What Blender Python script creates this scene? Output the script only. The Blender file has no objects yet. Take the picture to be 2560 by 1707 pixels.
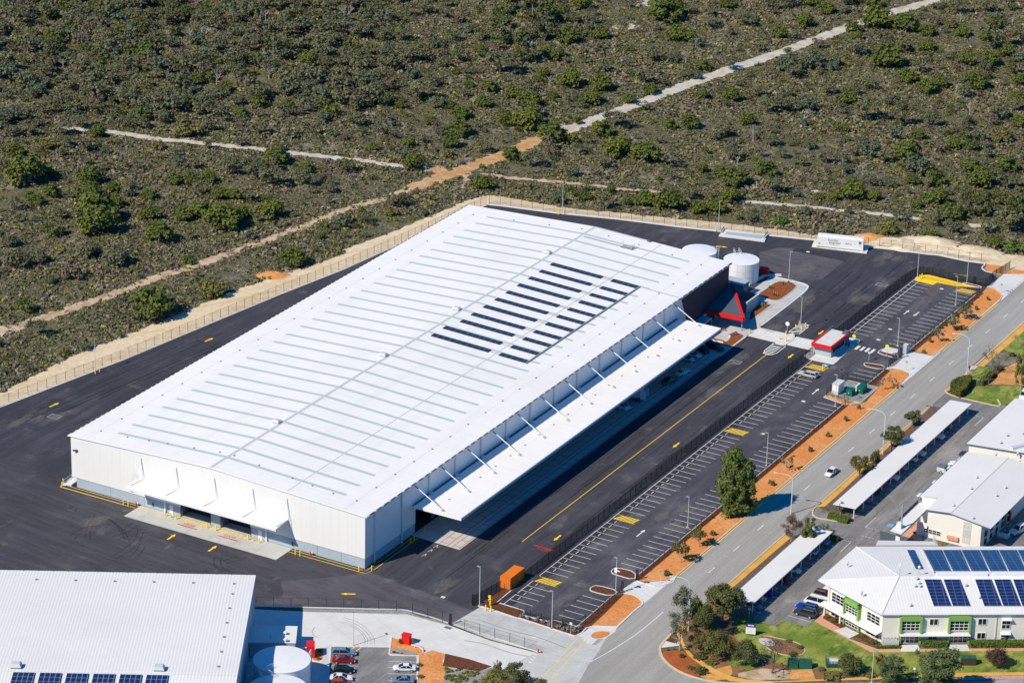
import bpy, math, random, bmesh
import numpy as np
from mathutils import Vector, Matrix
from mathutils.geometry import tessellate_polygon
R = math.radians
SC = bpy.context.scene
COL = SC.collection
# ---------------- camera ----------------
F_, PIT, ROL, YAW = 7926.615, .39576493, .02389134, -.50805033
CAM = np.array([316.77637, -507.59354, 302.40955])
FWD = np.array([math.sin(YAW)*math.cos(PIT), math.cos(YAW)*math.cos(PIT), -math.sin(PIT)])
_r = np.array([math.cos(YAW), -math.sin(YAW), 0.]); _u = np.cross(_r, FWD)
RT = math.cos(ROL)*_r + math.sin(ROL)*_u; UP = -math.sin(ROL)*_r + math.cos(ROL)*_u
cd = bpy.data.cameras.new('camera'); cam = bpy.data.objects.new('camera', cd); COL.objects.link(cam)
cd.sensor_width = 36; cd.lens = F_/2560*36; cd.clip_start = 5; cd.clip_end = 8000
cam.matrix_world = Matrix(((RT[0], UP[0], -FWD[0], CAM[0]), (RT[1], UP[1], -FWD[1], CAM[1]), (RT[2], UP[2], -FWD[2], CAM[2]), (0, 0, 0, 1)))
SC.camera = cam
# ---------------- light ----------------
SDIR = Vector((.426, 1.0, -1.0)).normalized()
w = bpy.data.worlds.new('World'); SC.world = w; w.use_nodes = True
nt = w.node_tree; nt.nodes.clear()
sky = nt.nodes.new('ShaderNodeTexSky'); sky.sky_type = 'NISHITA'; sky.sun_disc = False
sky.sun_elevation = math.asin(-SDIR.z); sky.sun_rotation = math.atan2(-SDIR.x, -SDIR.y)
sky.air_density = 1.0; sky.dust_density = .1; sky.ozone_density = 9.0
bg = nt.nodes.new('ShaderNodeBackground'); bg.inputs[1].default_value = .115
wo = nt.nodes.new('ShaderNodeOutputWorld'); hs_ = nt.nodes.new('ShaderNodeHueSaturation'); hs_.inputs['Saturation'].default_value = 1.62; nt.links.new(sky.outputs[0], hs_.inputs['Color']); nt.links.new(hs_.outputs[0], bg.inputs[0]); nt.links.new(bg.outputs[0], wo.inputs[0])
sl = bpy.data.lights.new('sun', 'SUN'); sl.energy = 4.75; sl.angle = R(.5); sl.color = (1, .895, .715)
so = bpy.data.objects.new('sun', sl); COL.objects.link(so); so.rotation_euler = SDIR.to_track_quat('-Z', 'Y').to_euler()
so.location = (0, 0, 400)
SC.view_settings.view_transform = 'Standard'; SC.view_settings.look = 'None'; SC.view_settings.exposure = .12; SC.view_settings.gamma = 1
# ---------------- photo frames used to measure places on the ground ----------------
VW = {'r1':(0,0,.36565),'r2':(850,0,.36565),'r3':(1700,0,.36565),'r4':(0,560,.36565),'r5':(850,480,.36565),'r6':(1700,520,.36565),'r7':(0,1130,.36799),'r8':(850,1130,.36799),'q1':(1640,1130,.39116),'q2':(1640,560,.19583),'q3':(2100,560,.19583),'q4':(1800,760,.17029),'q5':(2100,860,.19583),'q6':(600,1400,.19583),'q7':(300,1150,.19583),'q8':(980,1200,.19583),'A':(1180,1300,.19583),'B':(1400,1050,.19583),'C':(1700,900,.19583),'D':(2160,560,.17029),'E':(160,1080,.17029),'F6':(2000,1400,.2381),'F7':(2200,1130,.17217),'F8':(1640,1400,.19583),'g1':(1560,780,.12755),'g2':(1380,900,.12755),'g3':(1000,1100,.12755),'g4':(1820,560,.16156),'g5':(2020,1380,.11479),'g6':(1680,1240,.16579),'g7':(2300,820,.20093),'g8':(1080,1480,.26786),'f':(0,0,1.08844),'px':(0,0,1)}
def ray(v, x, y):
    a, b, k = VW[v]; X = a+x*k; Y = b+y*k
    return FWD*F_ + RT*(X-1280) + UP*(853.5-Y)
def g(v, x, y, z=0.):
    d = ray(v, x, y); t = (z-CAM[2])/d[2]; p = CAM+t*d
    return (float(p[0]), float(p[1]))
def gs(v, *c):
    return [g(v, c[i], c[i+1]) for i in range(0, len(c), 2)]
def onpl(v, x, y, P, n):
    d = ray(v, x, y); n = np.array([n[0], n[1], 0.]); P = np.array([P[0], P[1], 0.])
    t = ((P-CAM)@n)/(d@n); return CAM+t*d
def pxof(x, y, z=0):
    d = np.array([x, y, z])-CAM; zz = d@FWD
    return (1280+F_*(d@RT)/zz, 853.5-F_*(d@UP)/zz)
def mpp(x, y):   # metres per photo pixel at a place
    return float((np.array([x, y, 0])-CAM)@FWD)/F_
def lin(r, gg, b, k=.92):
    return tuple(k*((c/255)/12.92 if c/255 < .04 else ((c/255+.055)/1.055)**2.4) for c in (r, gg, b))
# ---------------- materials ----------------
def mk(name, base, rough=.7, var=(), metal=0, spec=.3, bump=None, wave=None, coord='Object', rnd=None, alpha=None, transl=0, vcol=False, grid=None):
    m = bpy.data.materials.new(name); m.use_nodes = True; t = m.node_tree; N = t.nodes; L = t.links
    b = N['Principled BSDF']; b.inputs['Roughness'].default_value = rough; b.inputs['Metallic'].default_value = metal
    b.inputs['Specular IOR Level'].default_value = spec
    tc = N.new('ShaderNodeTexCoord')
    def mp(sc, rz=0):
        q = N.new('ShaderNodeMapping'); q.inputs['Scale'].default_value = sc if isinstance(sc, tuple) else (sc,)*3
        if rz:
            q0 = N.new('ShaderNodeMapping'); q0.inputs['Rotation'].default_value = (0, 0, rz); L.new(tc.outputs[coord], q0.inputs[0]); L.new(q0.outputs[0], q.inputs[0])
        else: L.new(tc.outputs[coord], q.inputs[0])
        return q.outputs[0]
    rgb = N.new('ShaderNodeRGB'); rgb.outputs[0].default_value = (*base, 1); cur = rgb.outputs[0]
    if vcol:
        a = N.new('ShaderNodeAttribute'); a.attribute_name = 'tint'; cur = a.outputs['Color']
    if rnd:
        oi = N.new('ShaderNodeObjectInfo'); mx = N.new('ShaderNodeMix'); mx.data_type = 'RGBA'
        L.new(oi.outputs['Random'], mx.inputs[0]); L.new(cur, mx.inputs[6]); mx.inputs[7].default_value = (*rnd, 1); cur = mx.outputs[2]
    for v in var:   # (scale, color, lo, hi, amount[, rz, detail])
        sc, c2, lo, hi, am = v[:5]
        nz = N.new('ShaderNodeTexNoise'); nz.inputs['Scale'].default_value = 1; nz.inputs['Detail'].default_value = v[6] if len(v) > 6 else 5
        nz.inputs['Roughness'].default_value = .62
        L.new(mp(sc, v[5] if len(v) > 5 else 0), nz.inputs[0])
        mr = N.new('ShaderNodeMapRange'); mr.inputs[1].default_value = lo; mr.inputs[2].default_value = hi; mr.inputs[4].default_value = am
        L.new(nz.outputs[0], mr.inputs[0])
        mx = N.new('ShaderNodeMix'); mx.data_type = 'RGBA'; L.new(mr.outputs[0], mx.inputs[0]); L.new(cur, mx.inputs[6]); mx.inputs[7].default_value = (*c2, 1); cur = mx.outputs[2]
    if grid:  # (sx, sy, mortar, color) panel grid in object space
        br = N.new('ShaderNodeTexBrick'); br.offset = 0; br.inputs['Scale'].default_value = 1; br.inputs['Brick Width'].default_value = grid[0]; br.inputs['Row Height'].default_value = grid[1]
        br.inputs['Mortar Size'].default_value = grid[2]; br.inputs['Mortar Smooth'].default_value = .1
        q = mp(1.0)
        if len(grid) > 4:
            q = N.new('ShaderNodeMapping'); q.inputs['Rotation'].default_value = grid[4]; L.new(tc.outputs[coord], q.inputs[0]); q = q.outputs[0]
        L.new(q, br.inputs[0]); L.new(cur, br.inputs['Color1']); L.new(cur, br.inputs['Color2']); br.inputs['Mortar'].default_value = (*grid[3], 1); cur = br.outputs[0]
    hs = []
    if wave:  # (scale per metre vector dir, strength, color darken)
        wv = N.new('ShaderNodeTexWave'); wv.wave_type = 'BANDS'; wv.bands_direction = wave[0]; wv.inputs['Scale'].default_value = wave[1]
        L.new(mp(1.0, wave[3] if len(wave) > 3 else 0), wv.inputs[0])
        bp = N.new('ShaderNodeBump'); bp.inputs['Strength'].default_value = wave[2]; bp.inputs['Distance'].default_value = .05; L.new(wv.outputs['Fac'], bp.inputs['Height']); hs.append(bp)
    if bump:
        nz = N.new('ShaderNodeTexNoise'); nz.inputs['Scale'].default_value = 1; nz.inputs['Detail'].default_value = 4; L.new(mp(bump[0]), nz.inputs[0])
        bp = N.new('ShaderNodeBump'); bp.inputs['Strength'].default_value = bump[1]; bp.inputs['Distance'].default_value = bump[2]; L.new(nz.outputs[0], bp.inputs['Height'])
        if hs: L.new(hs[-1].outputs[0], bp.inputs['Normal'])
        hs.append(bp)
    if hs: L.new(hs[-1].outputs[0], b.inputs['Normal'])
    L.new(cur, b.inputs['Base Color'])
    out = N['Material Output']
    if transl:
        tr = N.new('ShaderNodeBsdfTranslucent'); L.new(cur, tr.inputs[0]); mx = N.new('ShaderNodeMixShader'); mx.inputs[0].default_value = transl
        L.new(b.outputs[0], mx.inputs[1]); L.new(tr.outputs[0], mx.inputs[2]); L.new(mx.outputs[0], out.inputs[0])
    if alpha is not None:
        b.inputs['Alpha'].default_value = alpha
    return m
K = {}
K['heath'] = mk('heath_soil', (.15, .125, .088), .95, [((.03, .03, .1), (.14, .13, .05), .42, .58, .85), ((.07, .07, .1), (.30, .26, .20), .53, .62, .85), ((.3, .3, .3), (.075, .082, .032), .48, .58, .8), ((1.1, 1.1, .9), (.05, .052, .028), .5, .6, .75), ((2.6, 2.6, 2.), (.20, .175, .14), .52, .64, .6)], bump=(1.2, .8, .5))
def asph(name, c, sx, sy, rz=0, pale=.16, kp=.55):
    pc = (pale, pale*.96, pale*.98)
    return mk(name, c, .85, [((sx, sy, 1), tuple(x*1.9 for x in c), .44, .64, .6, rz), ((sx*2.6, sy*1.6, 1), tuple(x*.55 for x in c), .5, .66, .6, rz), ((.05, .045, 1), pc, .54, .72, kp, rz, 8), ((1.6, 1.6, 1), tuple(x*1.5 for x in c), .45, .65, .5), ((.03, .03, 1), tuple(x*.7 for x in c), .45, .6, .5), ((.2, .18, 1), (pale*1.2, pale*1.08, pale*.94), .6, .72, .45, 0, 9)], spec=.25)
K['asphY'] = asph('dark_asphalt_lengthwise', (.046, .047, .058), .55, .035)
K['asphX'] = asph('dark_asphalt_crosswise', (.053, .053, .063), .04, .5, R(6))
K['asphOld'] = asph('worn_asphalt', (.085, .08, .093), .05, .4, R(8), .2)
K['asphBay'] = asph('bay_asphalt', (.066, .066, .078), .35, .07, 0, .24, .7)
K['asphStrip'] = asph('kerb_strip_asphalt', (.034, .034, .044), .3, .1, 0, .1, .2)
K['cpark'] = asph('office_asphalt', (.19, .185, .18), .4, .07, 0, .36, .5)
K['road'] = mk('road_asphalt', (.34, .33, .30), .9, [((.6, .018, 1), (.43, .42, .385), .4, .6, .7), ((.25, .012, 1), (.265, .26, .24), .48, .62, .6), ((.05, .04, 1), (.34, .32, .29), .5, .7, .5), ((2., 2., 1), (.26, .255, .24), .4, .6, .4)], spec=.2)
K['conc'] = mk('concrete', lin(196, 198, 194), .85, [((.08, .12, 1), lin(165, 165, 160), .5, .75, .7), ((.5, .4, 1), lin(214, 214, 210), .45, .7, .5), ((.35, .08, 1), lin(150, 148, 142), .62, .8, .6)], grid=(6, 6, .03, lin(150, 150, 146)))
K['concL'] = mk('pale_concrete', lin(222, 222, 218), .85, [((.07, .1, 1), lin(198, 197, 190), .45, .75, .7), ((.6, .5, 1), lin(232, 231, 228), .5, .7, .5)], grid=(7, 9, .03, lin(188, 186, 180), (0, 0, R(28))))
K['kerb'] = mk('kerb_concrete', lin(222, 222, 220), .85, [(.8, lin(190, 188, 182), .5, .7, .6)])
K['kerbY'] = mk('ochre_stained_kerb', lin(222, 196, 150), .85, [(.5, lin(200, 190, 170), .4, .6, .8)])
K['sand'] = mk('sand', lin(224, 205, 170), .95, [((.05, .3, 1), lin(198, 170, 125), .45, .65, .6, R(-62)), ((.6, .6, 1), lin(236, 222, 196), .45, .65, .6), ((.15, 1.6, 1), lin(176, 150, 112), .56, .68, .6, R(-62)), ((.05, .05, 1), lin(214, 160, 110), .6, .72, .4)], bump=(.8, .5, .3))
K['sandX'] = mk('sand_bank', lin(224, 208, 178), .95, [((.3, .06, 1), lin(198, 172, 130), .45, .65, .6, R(-15)), ((.6, .6, 1), lin(238, 226, 204), .45, .65, .6), ((1.4, .14, 1), lin(176, 150, 116), .58, .68, .5, R(70))], bump=(.8, .5, .3))
K['sandO'] = mk('orange_sand', lin(214, 150, 82), .95, [(.4, lin(232, 190, 130), .45, .65, .7), (2., lin(180, 116, 60), .5, .7, .6)], bump=(2., .4, .1))
K['trackS'] = mk('white_sand_track', lin(205, 198, 184), .95, [((.3, .3, 1), lin(170, 158, 138), .45, .65, .8), (1.6, lin(222, 216, 204), .5, .7, .6)], bump=(1.2, .5, .2))
K['trackO'] = mk('orange_sand_track', lin(196, 146, 88), .95, [((.25, .25, 1), lin(205, 176, 138), .42, .6, .9), (1.5, lin(140, 105, 72), .52, .7, .7)], bump=(1.2, .6, .25))
K['trackP'] = mk('pinkish_sand_track', lin(204, 180, 152), .95, [((.3, .3, 1), lin(160, 134, 104), .46, .6, .8), (1.5, lin(212, 190, 165), .5, .7, .7)], bump=(1.2, .6, .25))
K['mulchO'] = mk('orange_mulch', lin(224, 142, 74), .95, [((.09, .09, 1), lin(228, 168, 108), .44, .6, .85), ((1.6, 1.6, 1), lin(190, 108, 52), .5, .64, .75), ((.4, .4, 1), lin(206, 132, 74), .5, .62, .7), ((4., 4., 1), lin(240, 176, 112), .54, .66, .7)], bump=(3., .7, .12))
K['mulchB'] = mk('brown_mulch', lin(112, 66, 40), .95, [((2., 2., 1), lin(60, 36, 26), .48, .62, .8), ((3.5, 3.5, 1), lin(150, 96, 60), .58, .7, .7)], bump=(3., .8, .12))
K['mulchR'] = mk('red_bark_mulch', lin(150, 84, 42), .95, [((2., 2., 1), lin(96, 50, 28), .48, .62, .8), ((3.5, 3.5, 1), lin(176, 112, 60), .56, .7, .7)], bump=(3., .8, .12))
K['mulchG'] = mk('grey_bark_mulch', lin(118, 98, 92), .95, [((2., 2., 1), lin(70, 58, 56), .46, .6, .8), ((3.2, 3.2, 1), lin(165, 145, 135), .58, .7, .7)], bump=(3., .8, .12))
K['path'] = mk('ochre_path', lin(226, 176, 88), .9, [((.3, .3, 1), lin(208, 152, 64), .45, .65, .8), ((1.2, 1.2, 1), lin(232, 194, 124), .55, .7, .6)])
K['brickP'] = mk('salmon_paving', lin(222, 165, 132), .9, [((2., 2., 1), lin(200, 142, 112), .45, .65, .7)])
K['pinkP'] = mk('pink_brick_pavement', lin(205, 168, 160), .9, [((2.5, 2.5, 1), lin(184, 146, 138), .45, .65, .8)], grid=(3, 3, .05, lin(170, 136, 130)))
K['grass'] = mk('lawn', lin(116, 136, 52), .95, [((.12, .12, 1), lin(164, 166, 84), .42, .58, .9), ((.5, .3, 1), lin(82, 112, 30), .5, .66, .8), ((3., 3., 1), lin(96, 118, 40), .45, .65, .6), ((.5, .12, 1), lin(72, 104, 30), .54, .64, .8), ((.3, .22, 1), lin(176, 170, 104), .56, .68, .7)], bump=(4., .6, .1))
K['soil'] = mk('garden_soil', lin(150, 104, 70), .95, [((.25, .25, 1), lin(120, 92, 64), .42, .6, .9), ((1., 1., 1), lin(180, 150, 118), .58, .7, .8), ((.6, .6, 1), lin(74, 82, 44), .56, .66, .8)], bump=(2., .7, .15))
K['redsoil'] = mk('red_earth', lin(176, 92, 44), .95, [((.4, .4, 1), lin(150, 80, 44), .45, .6, .8), ((2., 2., 1), lin(200, 130, 80), .56, .7, .6)], bump=(2., .5, .1))
K['gravel'] = mk('grey_gravel', lin(150, 154, 150), .95, [((3., 3., 1), lin(110, 114, 112), .48, .6, .8), ((.5, .5, 1), lin(172, 174, 170), .45, .65, .6)], bump=(4., .8, .1))
K['roof'] = mk('white_roof_sheet', lin(250, 248, 244), .55, [((.02, .6, 1), lin(243, 242, 239), .4, .65, .8), ((.08, 2.2, 1), lin(252, 250, 247), .4, .65, .6), ((.05, .03, 1), lin(240, 238, 233), .5, .66, .6), ((.25, .015, 1), lin(238, 237, 233), .52, .66, .5)], spec=.3, wave=('Y', 2.6, .22))
K['roofN'] = mk('ribbed_pale_roof_sheet', lin(238, 237, 233), .5, [((.05, .05, 1), lin(230, 230, 226), .4, .7, .8)], spec=.35, wave=('X', .5, .45))
K['roofG'] = mk('pale_grey_roof_sheet', lin(232, 231, 227), .55, [((.06, .06, 1), lin(222, 222, 219), .4, .7, .7), ((.5, .5, 1), lin(236, 235, 232), .45, .7, .4)], wave=('X', .5, .28, R(-32.5)))
K['roofW'] = mk('plain_pale_roof_sheet', lin(233, 232, 228), .55, [((.08, .08, 1), lin(225, 224, 220), .4, .7, .7)], wave=('Y', 1.8, .18))
K['clad'] = mk('white_ribbed_cladding', lin(244, 245, 246), .5, [((.05, .05, .3), lin(236, 239, 241), .4, .7, .7)], wave=('DIAGONAL', 3.6, .6))
K['cladX'] = mk('white_ribbed_cladding_front', lin(234, 233, 229), .5, [((.1, .1, .05), lin(228, 227, 224), .4, .7, .7), ((1.1, 1, .01), lin(224, 225, 224), .46, .6, .5)], wave=('X', .5, .3))
K['dado'] = mk('grey_precast_panel', lin(172, 186, 198), .8, [((.3, .3, .3), lin(160, 175, 188), .4, .7, .7)])
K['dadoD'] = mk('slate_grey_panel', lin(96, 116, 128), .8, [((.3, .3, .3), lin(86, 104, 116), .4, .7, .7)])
K['char'] = mk('charcoal_cladding', lin(56, 60, 72), .6, [((.3, .3, .3), lin(46, 50, 62), .4, .7, .7)], wave=('Y', 1.5, .3))
K['skyl'] = mk('translucent_skylight_sheet', lin(190, 208, 201), .45, [((.4, 1, 1), lin(196, 216, 210), .5, .75, .7)])
K['seam'] = mk('grey_flashing', lin(204, 207, 209), .6)
K['seamL'] = mk('pale_flashing', lin(212, 214, 214), .6)
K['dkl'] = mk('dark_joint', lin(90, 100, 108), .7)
K['pv'] = mk('solar_cells', lin(20, 28, 46), .22, [((.8, .8, 1), lin(28, 38, 60), .4, .65, .8)], spec=.5, grid=(1.6, .87, .1, lin(92, 104, 124)))
K['pvB'] = mk('blue_solar_cells', lin(22, 40, 84), .2, [((.5, .5, 1), lin(34, 56, 108), .4, .65, .8)], spec=.6, grid=(1.0, 1.62, .05, lin(150, 160, 176)))
K['alu'] = mk('galvanised_steel', lin(205, 210, 214), .45, metal=0, spec=.5)
K['steel'] = mk('mid_grey_steel', lin(150, 156, 160), .5)
K['white'] = mk('white_paint', lin(240, 240, 240), .5)
K['whiteM'] = mk('white_line_paint', lin(232, 232, 230), .8, [((1.5, 1.5, 1), lin(190, 190, 190), .55, .7, .6)])
K['yel'] = mk('yellow_paint', lin(252, 212, 20, 1), .7, [((1.5, 1.5, 1), lin(225, 180, 30), .5, .7, .6)])
K['yelM'] = mk('yellow_line_paint', lin(252, 208, 34, 1), .8, [((1.5, 1.5, 1), lin(215, 172, 60), .55, .7, .5)])
K['red'] = mk('red_paint', lin(225, 30, 30), .5, [((1., 1., 1), lin(235, 50, 40), .4, .7, .5)])
K['redM'] = mk('red_line_paint', lin(200, 40, 36), .8)
K['black'] = mk('black_steel', lin(30, 33, 38), .6)
K['rust'] = mk('rusty_brown_post', lin(92, 74, 62), .7)
K['screen'] = mk('dark_mesh_screen', lin(40, 43, 48), .8, alpha=.62)
K['chain'] = mk('chainlink_mesh', lin(96, 96, 96), .8, alpha=.13)
K['chainD'] = mk('dark_chainlink_mesh', lin(44, 52, 56), .8, alpha=.3)
K['orange'] = mk('orange_container_paint', lin(240, 125, 18), .5, [((.6, .6, .6), lin(225, 110, 20), .5, .7, .6)])
K['glass'] = mk('dark_window_glass', lin(30, 36, 46), .12, [((.4, .4, .4), lin(52, 60, 74), .45, .65, .7)], spec=.6)
K['cream'] = mk('cream_render', lin(240, 235, 224), .85, [((.2, .2, .2), lin(230, 225, 214), .4, .7, .7)])
K['greyW'] = mk('grey_render', lin(196, 196, 190), .85)
K['lime'] = mk('lime_green_paint', lin(134, 182, 92), .6)
K['green'] = mk('green_cabinet_paint', lin(16, 104, 88), .5, [((1., 1., 1.), lin(20, 88, 78), .4, .7, .6)])
K['dgreen'] = mk('dark_green_cabinet', lin(40, 86, 74), .6, [((1., 1., 1.), lin(70, 110, 98), .4, .7, .7)])
K['brownB'] = mk('brown_cabinet', lin(72, 58, 48), .7)
K['tyre'] = mk('tyre_rubber', lin(28, 28, 30), .8)
K['rim'] = mk('alloy_rim', lin(170, 174, 178), .4)
K['lamp'] = mk('tail_lamp', lin(190, 30, 25), .3)
K['hl'] = mk('headlight_glass', lin(225, 230, 235), .2)
K['limeS'] = mk('fluorescent_sign', lin(225, 240, 20), .6)
K['blueS'] = mk('blue_symbol_paint', lin(120, 175, 225), .8)
K['navy'] = mk('navy_sign_paint', lin(48, 44, 130), .6)
K['terra'] = mk('terracotta_slats', lin(170, 86, 66), .7)
K['bark'] = mk('grey_bark', lin(150, 138, 124), .9, [((2., 2., .6), lin(100, 90, 80), .45, .65, .8)], rnd=lin(105, 92, 78))
K['barkP'] = mk('pale_bark', lin(190, 182, 172), .9, [((2., 2., .6), lin(150, 140, 130), .45, .65, .8)], rnd=lin(160, 142, 128))
def foli(n, c, c2, c3, tr=.12):
    K[n] = mk('foliage_'+n, c, .6, [((.22, .22, .22), c3, .45, .62, .6), ((1.1, 1.1, 1.1), tuple(x*.6 for x in c), .52, .66, .6)], rnd=c2, spec=.25, transl=tr)
foli('domed', (.125, .15, .024), (.085, .115, .024), (.20, .205, .036))
foli('greygreen', (.175, .175, .085), (.12, .132, .06), (.22, .205, .115))
foli('bluegreen', (.105, .14, .078), (.12, .145, .088), (.16, .185, .11))
foli('olive', (.19, .185, .045), (.165, .145, .05), (.25, .205, .045))
foli('pale', (.12, .125, .06), (.15, .15, .075), (.17, .17, .09))
foli('brown', (.19, .15, .095), (.15, .125, .08), (.24, .18, .11))
foli('midgreen', (.11, .155, .055), (.10, .14, .055), (.15, .19, .07))
foli('bright', (.10, .155, .024), (.10, .16, .03), (.15, .18, .03))
foli('dark', (.095, .115, .034), (.10, .112, .04), (.15, .16, .05))
foli('maroon', (.10, .05, .04), (.08, .055, .04), (.15, .075, .06))
foli('tuft', (.14, .15, .035), (.17, .15, .04), (.20, .18, .05))
foli('hedge', (.08, .10, .018), (.10, .11, .02), (.14, .13, .022), .05)
K['scrub'] = mk('scrub_foliage', (.08, .08, .05), .7, vcol=True, spec=.15, transl=.1)
# ---------------- mesh builder ----------------
class MB:
    def __init__(s): s.v = []; s.f = []; s.mi = []; s.mats = []; s.c = 0
    def mat(s, k):
        m = K[k] if isinstance(k, str) else k
        if m not in s.mats: s.mats.append(m)
        s.c = s.mats.index(m); return s
    def add(s, v, f):
        n = len(s.v); s.v += [tuple(map(float, p)) for p in v]; s.f += [tuple(i+n for i in q) for q in f]; s.mi += [s.c]*len(f); return s
    def box(s, x0, x1, y0, y1, z0, z1):
        return s.add([(x0, y0, z0), (x1, y0, z0), (x1, y1, z0), (x0, y1, z0), (x0, y0, z1), (x1, y0, z1), (x1, y1, z1), (x0, y1, z1)], [(0, 3, 2, 1), (4, 5, 6, 7), (0, 1, 5, 4), (1, 2, 6, 5), (2, 3, 7, 6), (3, 0, 4, 7)])
    def obox(s, c, d, a=0, M=None):   # centre, full dims, angle about z
        h = [x/2 for x in d]; ca, sa = math.cos(a), math.sin(a); v = []
        for x, y, z in ((-1, -1, -1), (1, -1, -1), (1, 1, -1), (-1, 1, -1), (-1, -1, 1), (1, -1, 1), (1, 1, 1), (-1, 1, 1)):
            X, Y, Z = x*h[0], y*h[1], z*h[2]
            if M is not None: X, Y, Z = M @ Vector((X, Y, Z)); v.append((c[0]+X, c[1]+Y, c[2]+Z))
            else: v.append((c[0]+X*ca-Y*sa, c[1]+X*sa+Y*ca, c[2]+Z))
        return s.add(v, [(0, 3, 2, 1), (4, 5, 6, 7), (0, 1, 5, 4), (1, 2, 6, 5), (2, 3, 7, 6), (3, 0, 4, 7)])
    def prism(s, pts, z0, z1, top=True, bot=False):
        a = sum(pts[i][0]*pts[(i+1) % len(pts)][1]-pts[(i+1) % len(pts)][0]*pts[i][1] for i in range(len(pts)))
        if a < 0: pts = pts[::-1]
        n = len(pts); zz0 = z0 if isinstance(z0, (list, tuple)) else [z0]*n; zz1 = z1 if isinstance(z1, (list, tuple)) else [z1]*n
        v = [(p[0], p[1], zz0[i]) for i, p in enumerate(pts)]+[(p[0], p[1], zz1[i]) for i, p in enumerate(pts)]
        f = [(i, (i+1) % n, (i+1) % n+n, i+n) for i in range(n)]
        if top:
            for t in tessellate_polygon([[Vector((p[0], p[1], 0)) for p in pts]]):
                A, B, C = [pts[i] for i in t]
                if (B[0]-A[0])*(C[1]-A[1])-(B[1]-A[1])*(C[0]-A[0]) < 0: t = t[::-1]
                f.append(tuple(i+n for i in t))
                if bot: f.append(tuple(t[::-1]))
        return s.add(v, f)
    def sheet(s, pts, z):
        f = []
        for t in tessellate_polygon([[Vector((p[0], p[1], 0)) for p in pts]]):
            A, B, C = [pts[i] for i in t]
            if (B[0]-A[0])*(C[1]-A[1])-(B[1]-A[1])*(C[0]-A[0]) < 0: t = t[::-1]
            f.append(tuple(t))
        return s.add([(p[0], p[1], z) for p in pts], f)
    def face(s, *p): return s.add(p, [tuple(range(len(p)))])
    def tube(s, a, b, r, n=6, r2=None, cap=True):
        a = Vector(a); b = Vector(b); d = (b-a).normalized(); r2 = r if r2 is None else r2
        u = d.cross(Vector((0, 0, 1))); u = Vector((1, 0, 0)) if u.length < 1e-3 else u.normalized(); w_ = d.cross(u)
        v = []
        for P, rr in ((a, r), (b, r2)):
            for i in range(n): t = 2*math.pi*i/n; v.append(P+u*math.cos(t)*rr+w_*math.sin(t)*rr)
        f = [(i, (i+1) % n, n+(i+1) % n, n+i) for i in range(n)]
        if cap: f += [tuple(range(n))[::-1], tuple(range(n, 2*n))]
        return s.add(v, f)
    def path(s, pts, r, n=6):
        for i in range(len(pts)-1): s.tube(pts[i], pts[i+1], r, n)
        return s
    def strip(s, pts, wd, z, z1=None, closed=False):   # flat band, or box band when z1
        P = [Vector((p[0], p[1])) for p in pts]; n = len(P); Lp = []; Rp = []
        for i in range(n):
            if closed: d = (P[(i+1) % n]-P[i-1])
            else: d = P[min(i+1, n-1)]-P[max(i-1, 0)]
            d.normalize(); nn = Vector((-d.y, d.x))
            if 0 < i < n-1 or closed:
                e = (P[i]-P[i-1]).normalized(); m = Vector((-e.y, e.x)); k = 1/max(.5, nn.dot(m))
            else: k = 1
            Lp.append(P[i]+nn*wd/2*k); Rp.append(P[i]-nn*wd/2*k)
        m = n if closed else n-1
        if z1 is None:
            return s.add([(p.x, p.y, z) for p in Lp]+[(p.x, p.y, z) for p in Rp], [(n+i, n+(i+1) % n, (i+1) % n, i) for i in range(m)])
        v = [(p.x, p.y, z) for p in Lp]+[(p.x, p.y, z) for p in Rp]+[(p.x, p.y, z1) for p in Lp]+[(p.x, p.y, z1) for p in Rp]
        f = []
        for i in range(m):
            j = (i+1) % n; f += [(3*n+i, 3*n+j, 2*n+j, 2*n+i), (i, j, 2*n+j, 2*n+i)[::-1], (n+i, n+j, 3*n+j, 3*n+i)]
        if not closed: f += [(0, n, 3*n, 2*n)[::-1], (n-1, 2*n-1, 4*n-1, 3*n-1)]
        return s.add(v, f)
    def disc(s, x, y, z, r, n=24, a=0): return s.add([(x+r*math.cos(2*math.pi*i/n), y+r*math.sin(2*math.pi*i/n), z) for i in range(n)], [tuple(range(n))])
    def cyl(s, x, y, z0, z1, r, n=24, r1=None): return s.tube((x, y, z0), (x, y, z1), r, n, r1)
    def xf(s, M):
        s.v = [tuple(M @ Vector(p)) for p in s.v]; return s
    def build(s, name, parent=None, smooth=False, world=True):
        me = bpy.data.meshes.new(name); V = s.v
        o = bpy.data.objects.new(name, me)
        if parent is not None:
            o.parent = parent
            if world:
                c = parent.location.copy(); q = parent.parent
                while q: c += q.location; q = q.parent
                V = [(p[0]-c.x, p[1]-c.y, p[2]-c.z) for p in V]
        me.from_pydata(V, [], s.f)
        for m in s.mats: me.materials.append(m)
        me.polygons.foreach_set('material_index', s.mi)
        if smooth: me.polygons.foreach_set('use_smooth', [True]*len(s.f))
        me.update(); COL.objects.link(o); return o
def tag(o, label=None, cat=None, group=None, kind=None):
    if label: o['label'] = label
    if cat: o['category'] = cat
    if group: o['group'] = group
    if kind: o['kind'] = kind
    return o
def thing(name, label, cat, loc=(0, 0, 0), rz=0, group=None):
    o = bpy.data.objects.new(name, None); COL.objects.link(o); o.location = loc; o.rotation_euler = (0, 0, rz); o.empty_display_size = .5
    return tag(o, label, cat, group)
def copy_tree(o, parent=None):
    c = o.copy(); COL.objects.link(c); c.parent = parent
    for ch in list(o.children): copy_tree(ch, c)
    return c
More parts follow.
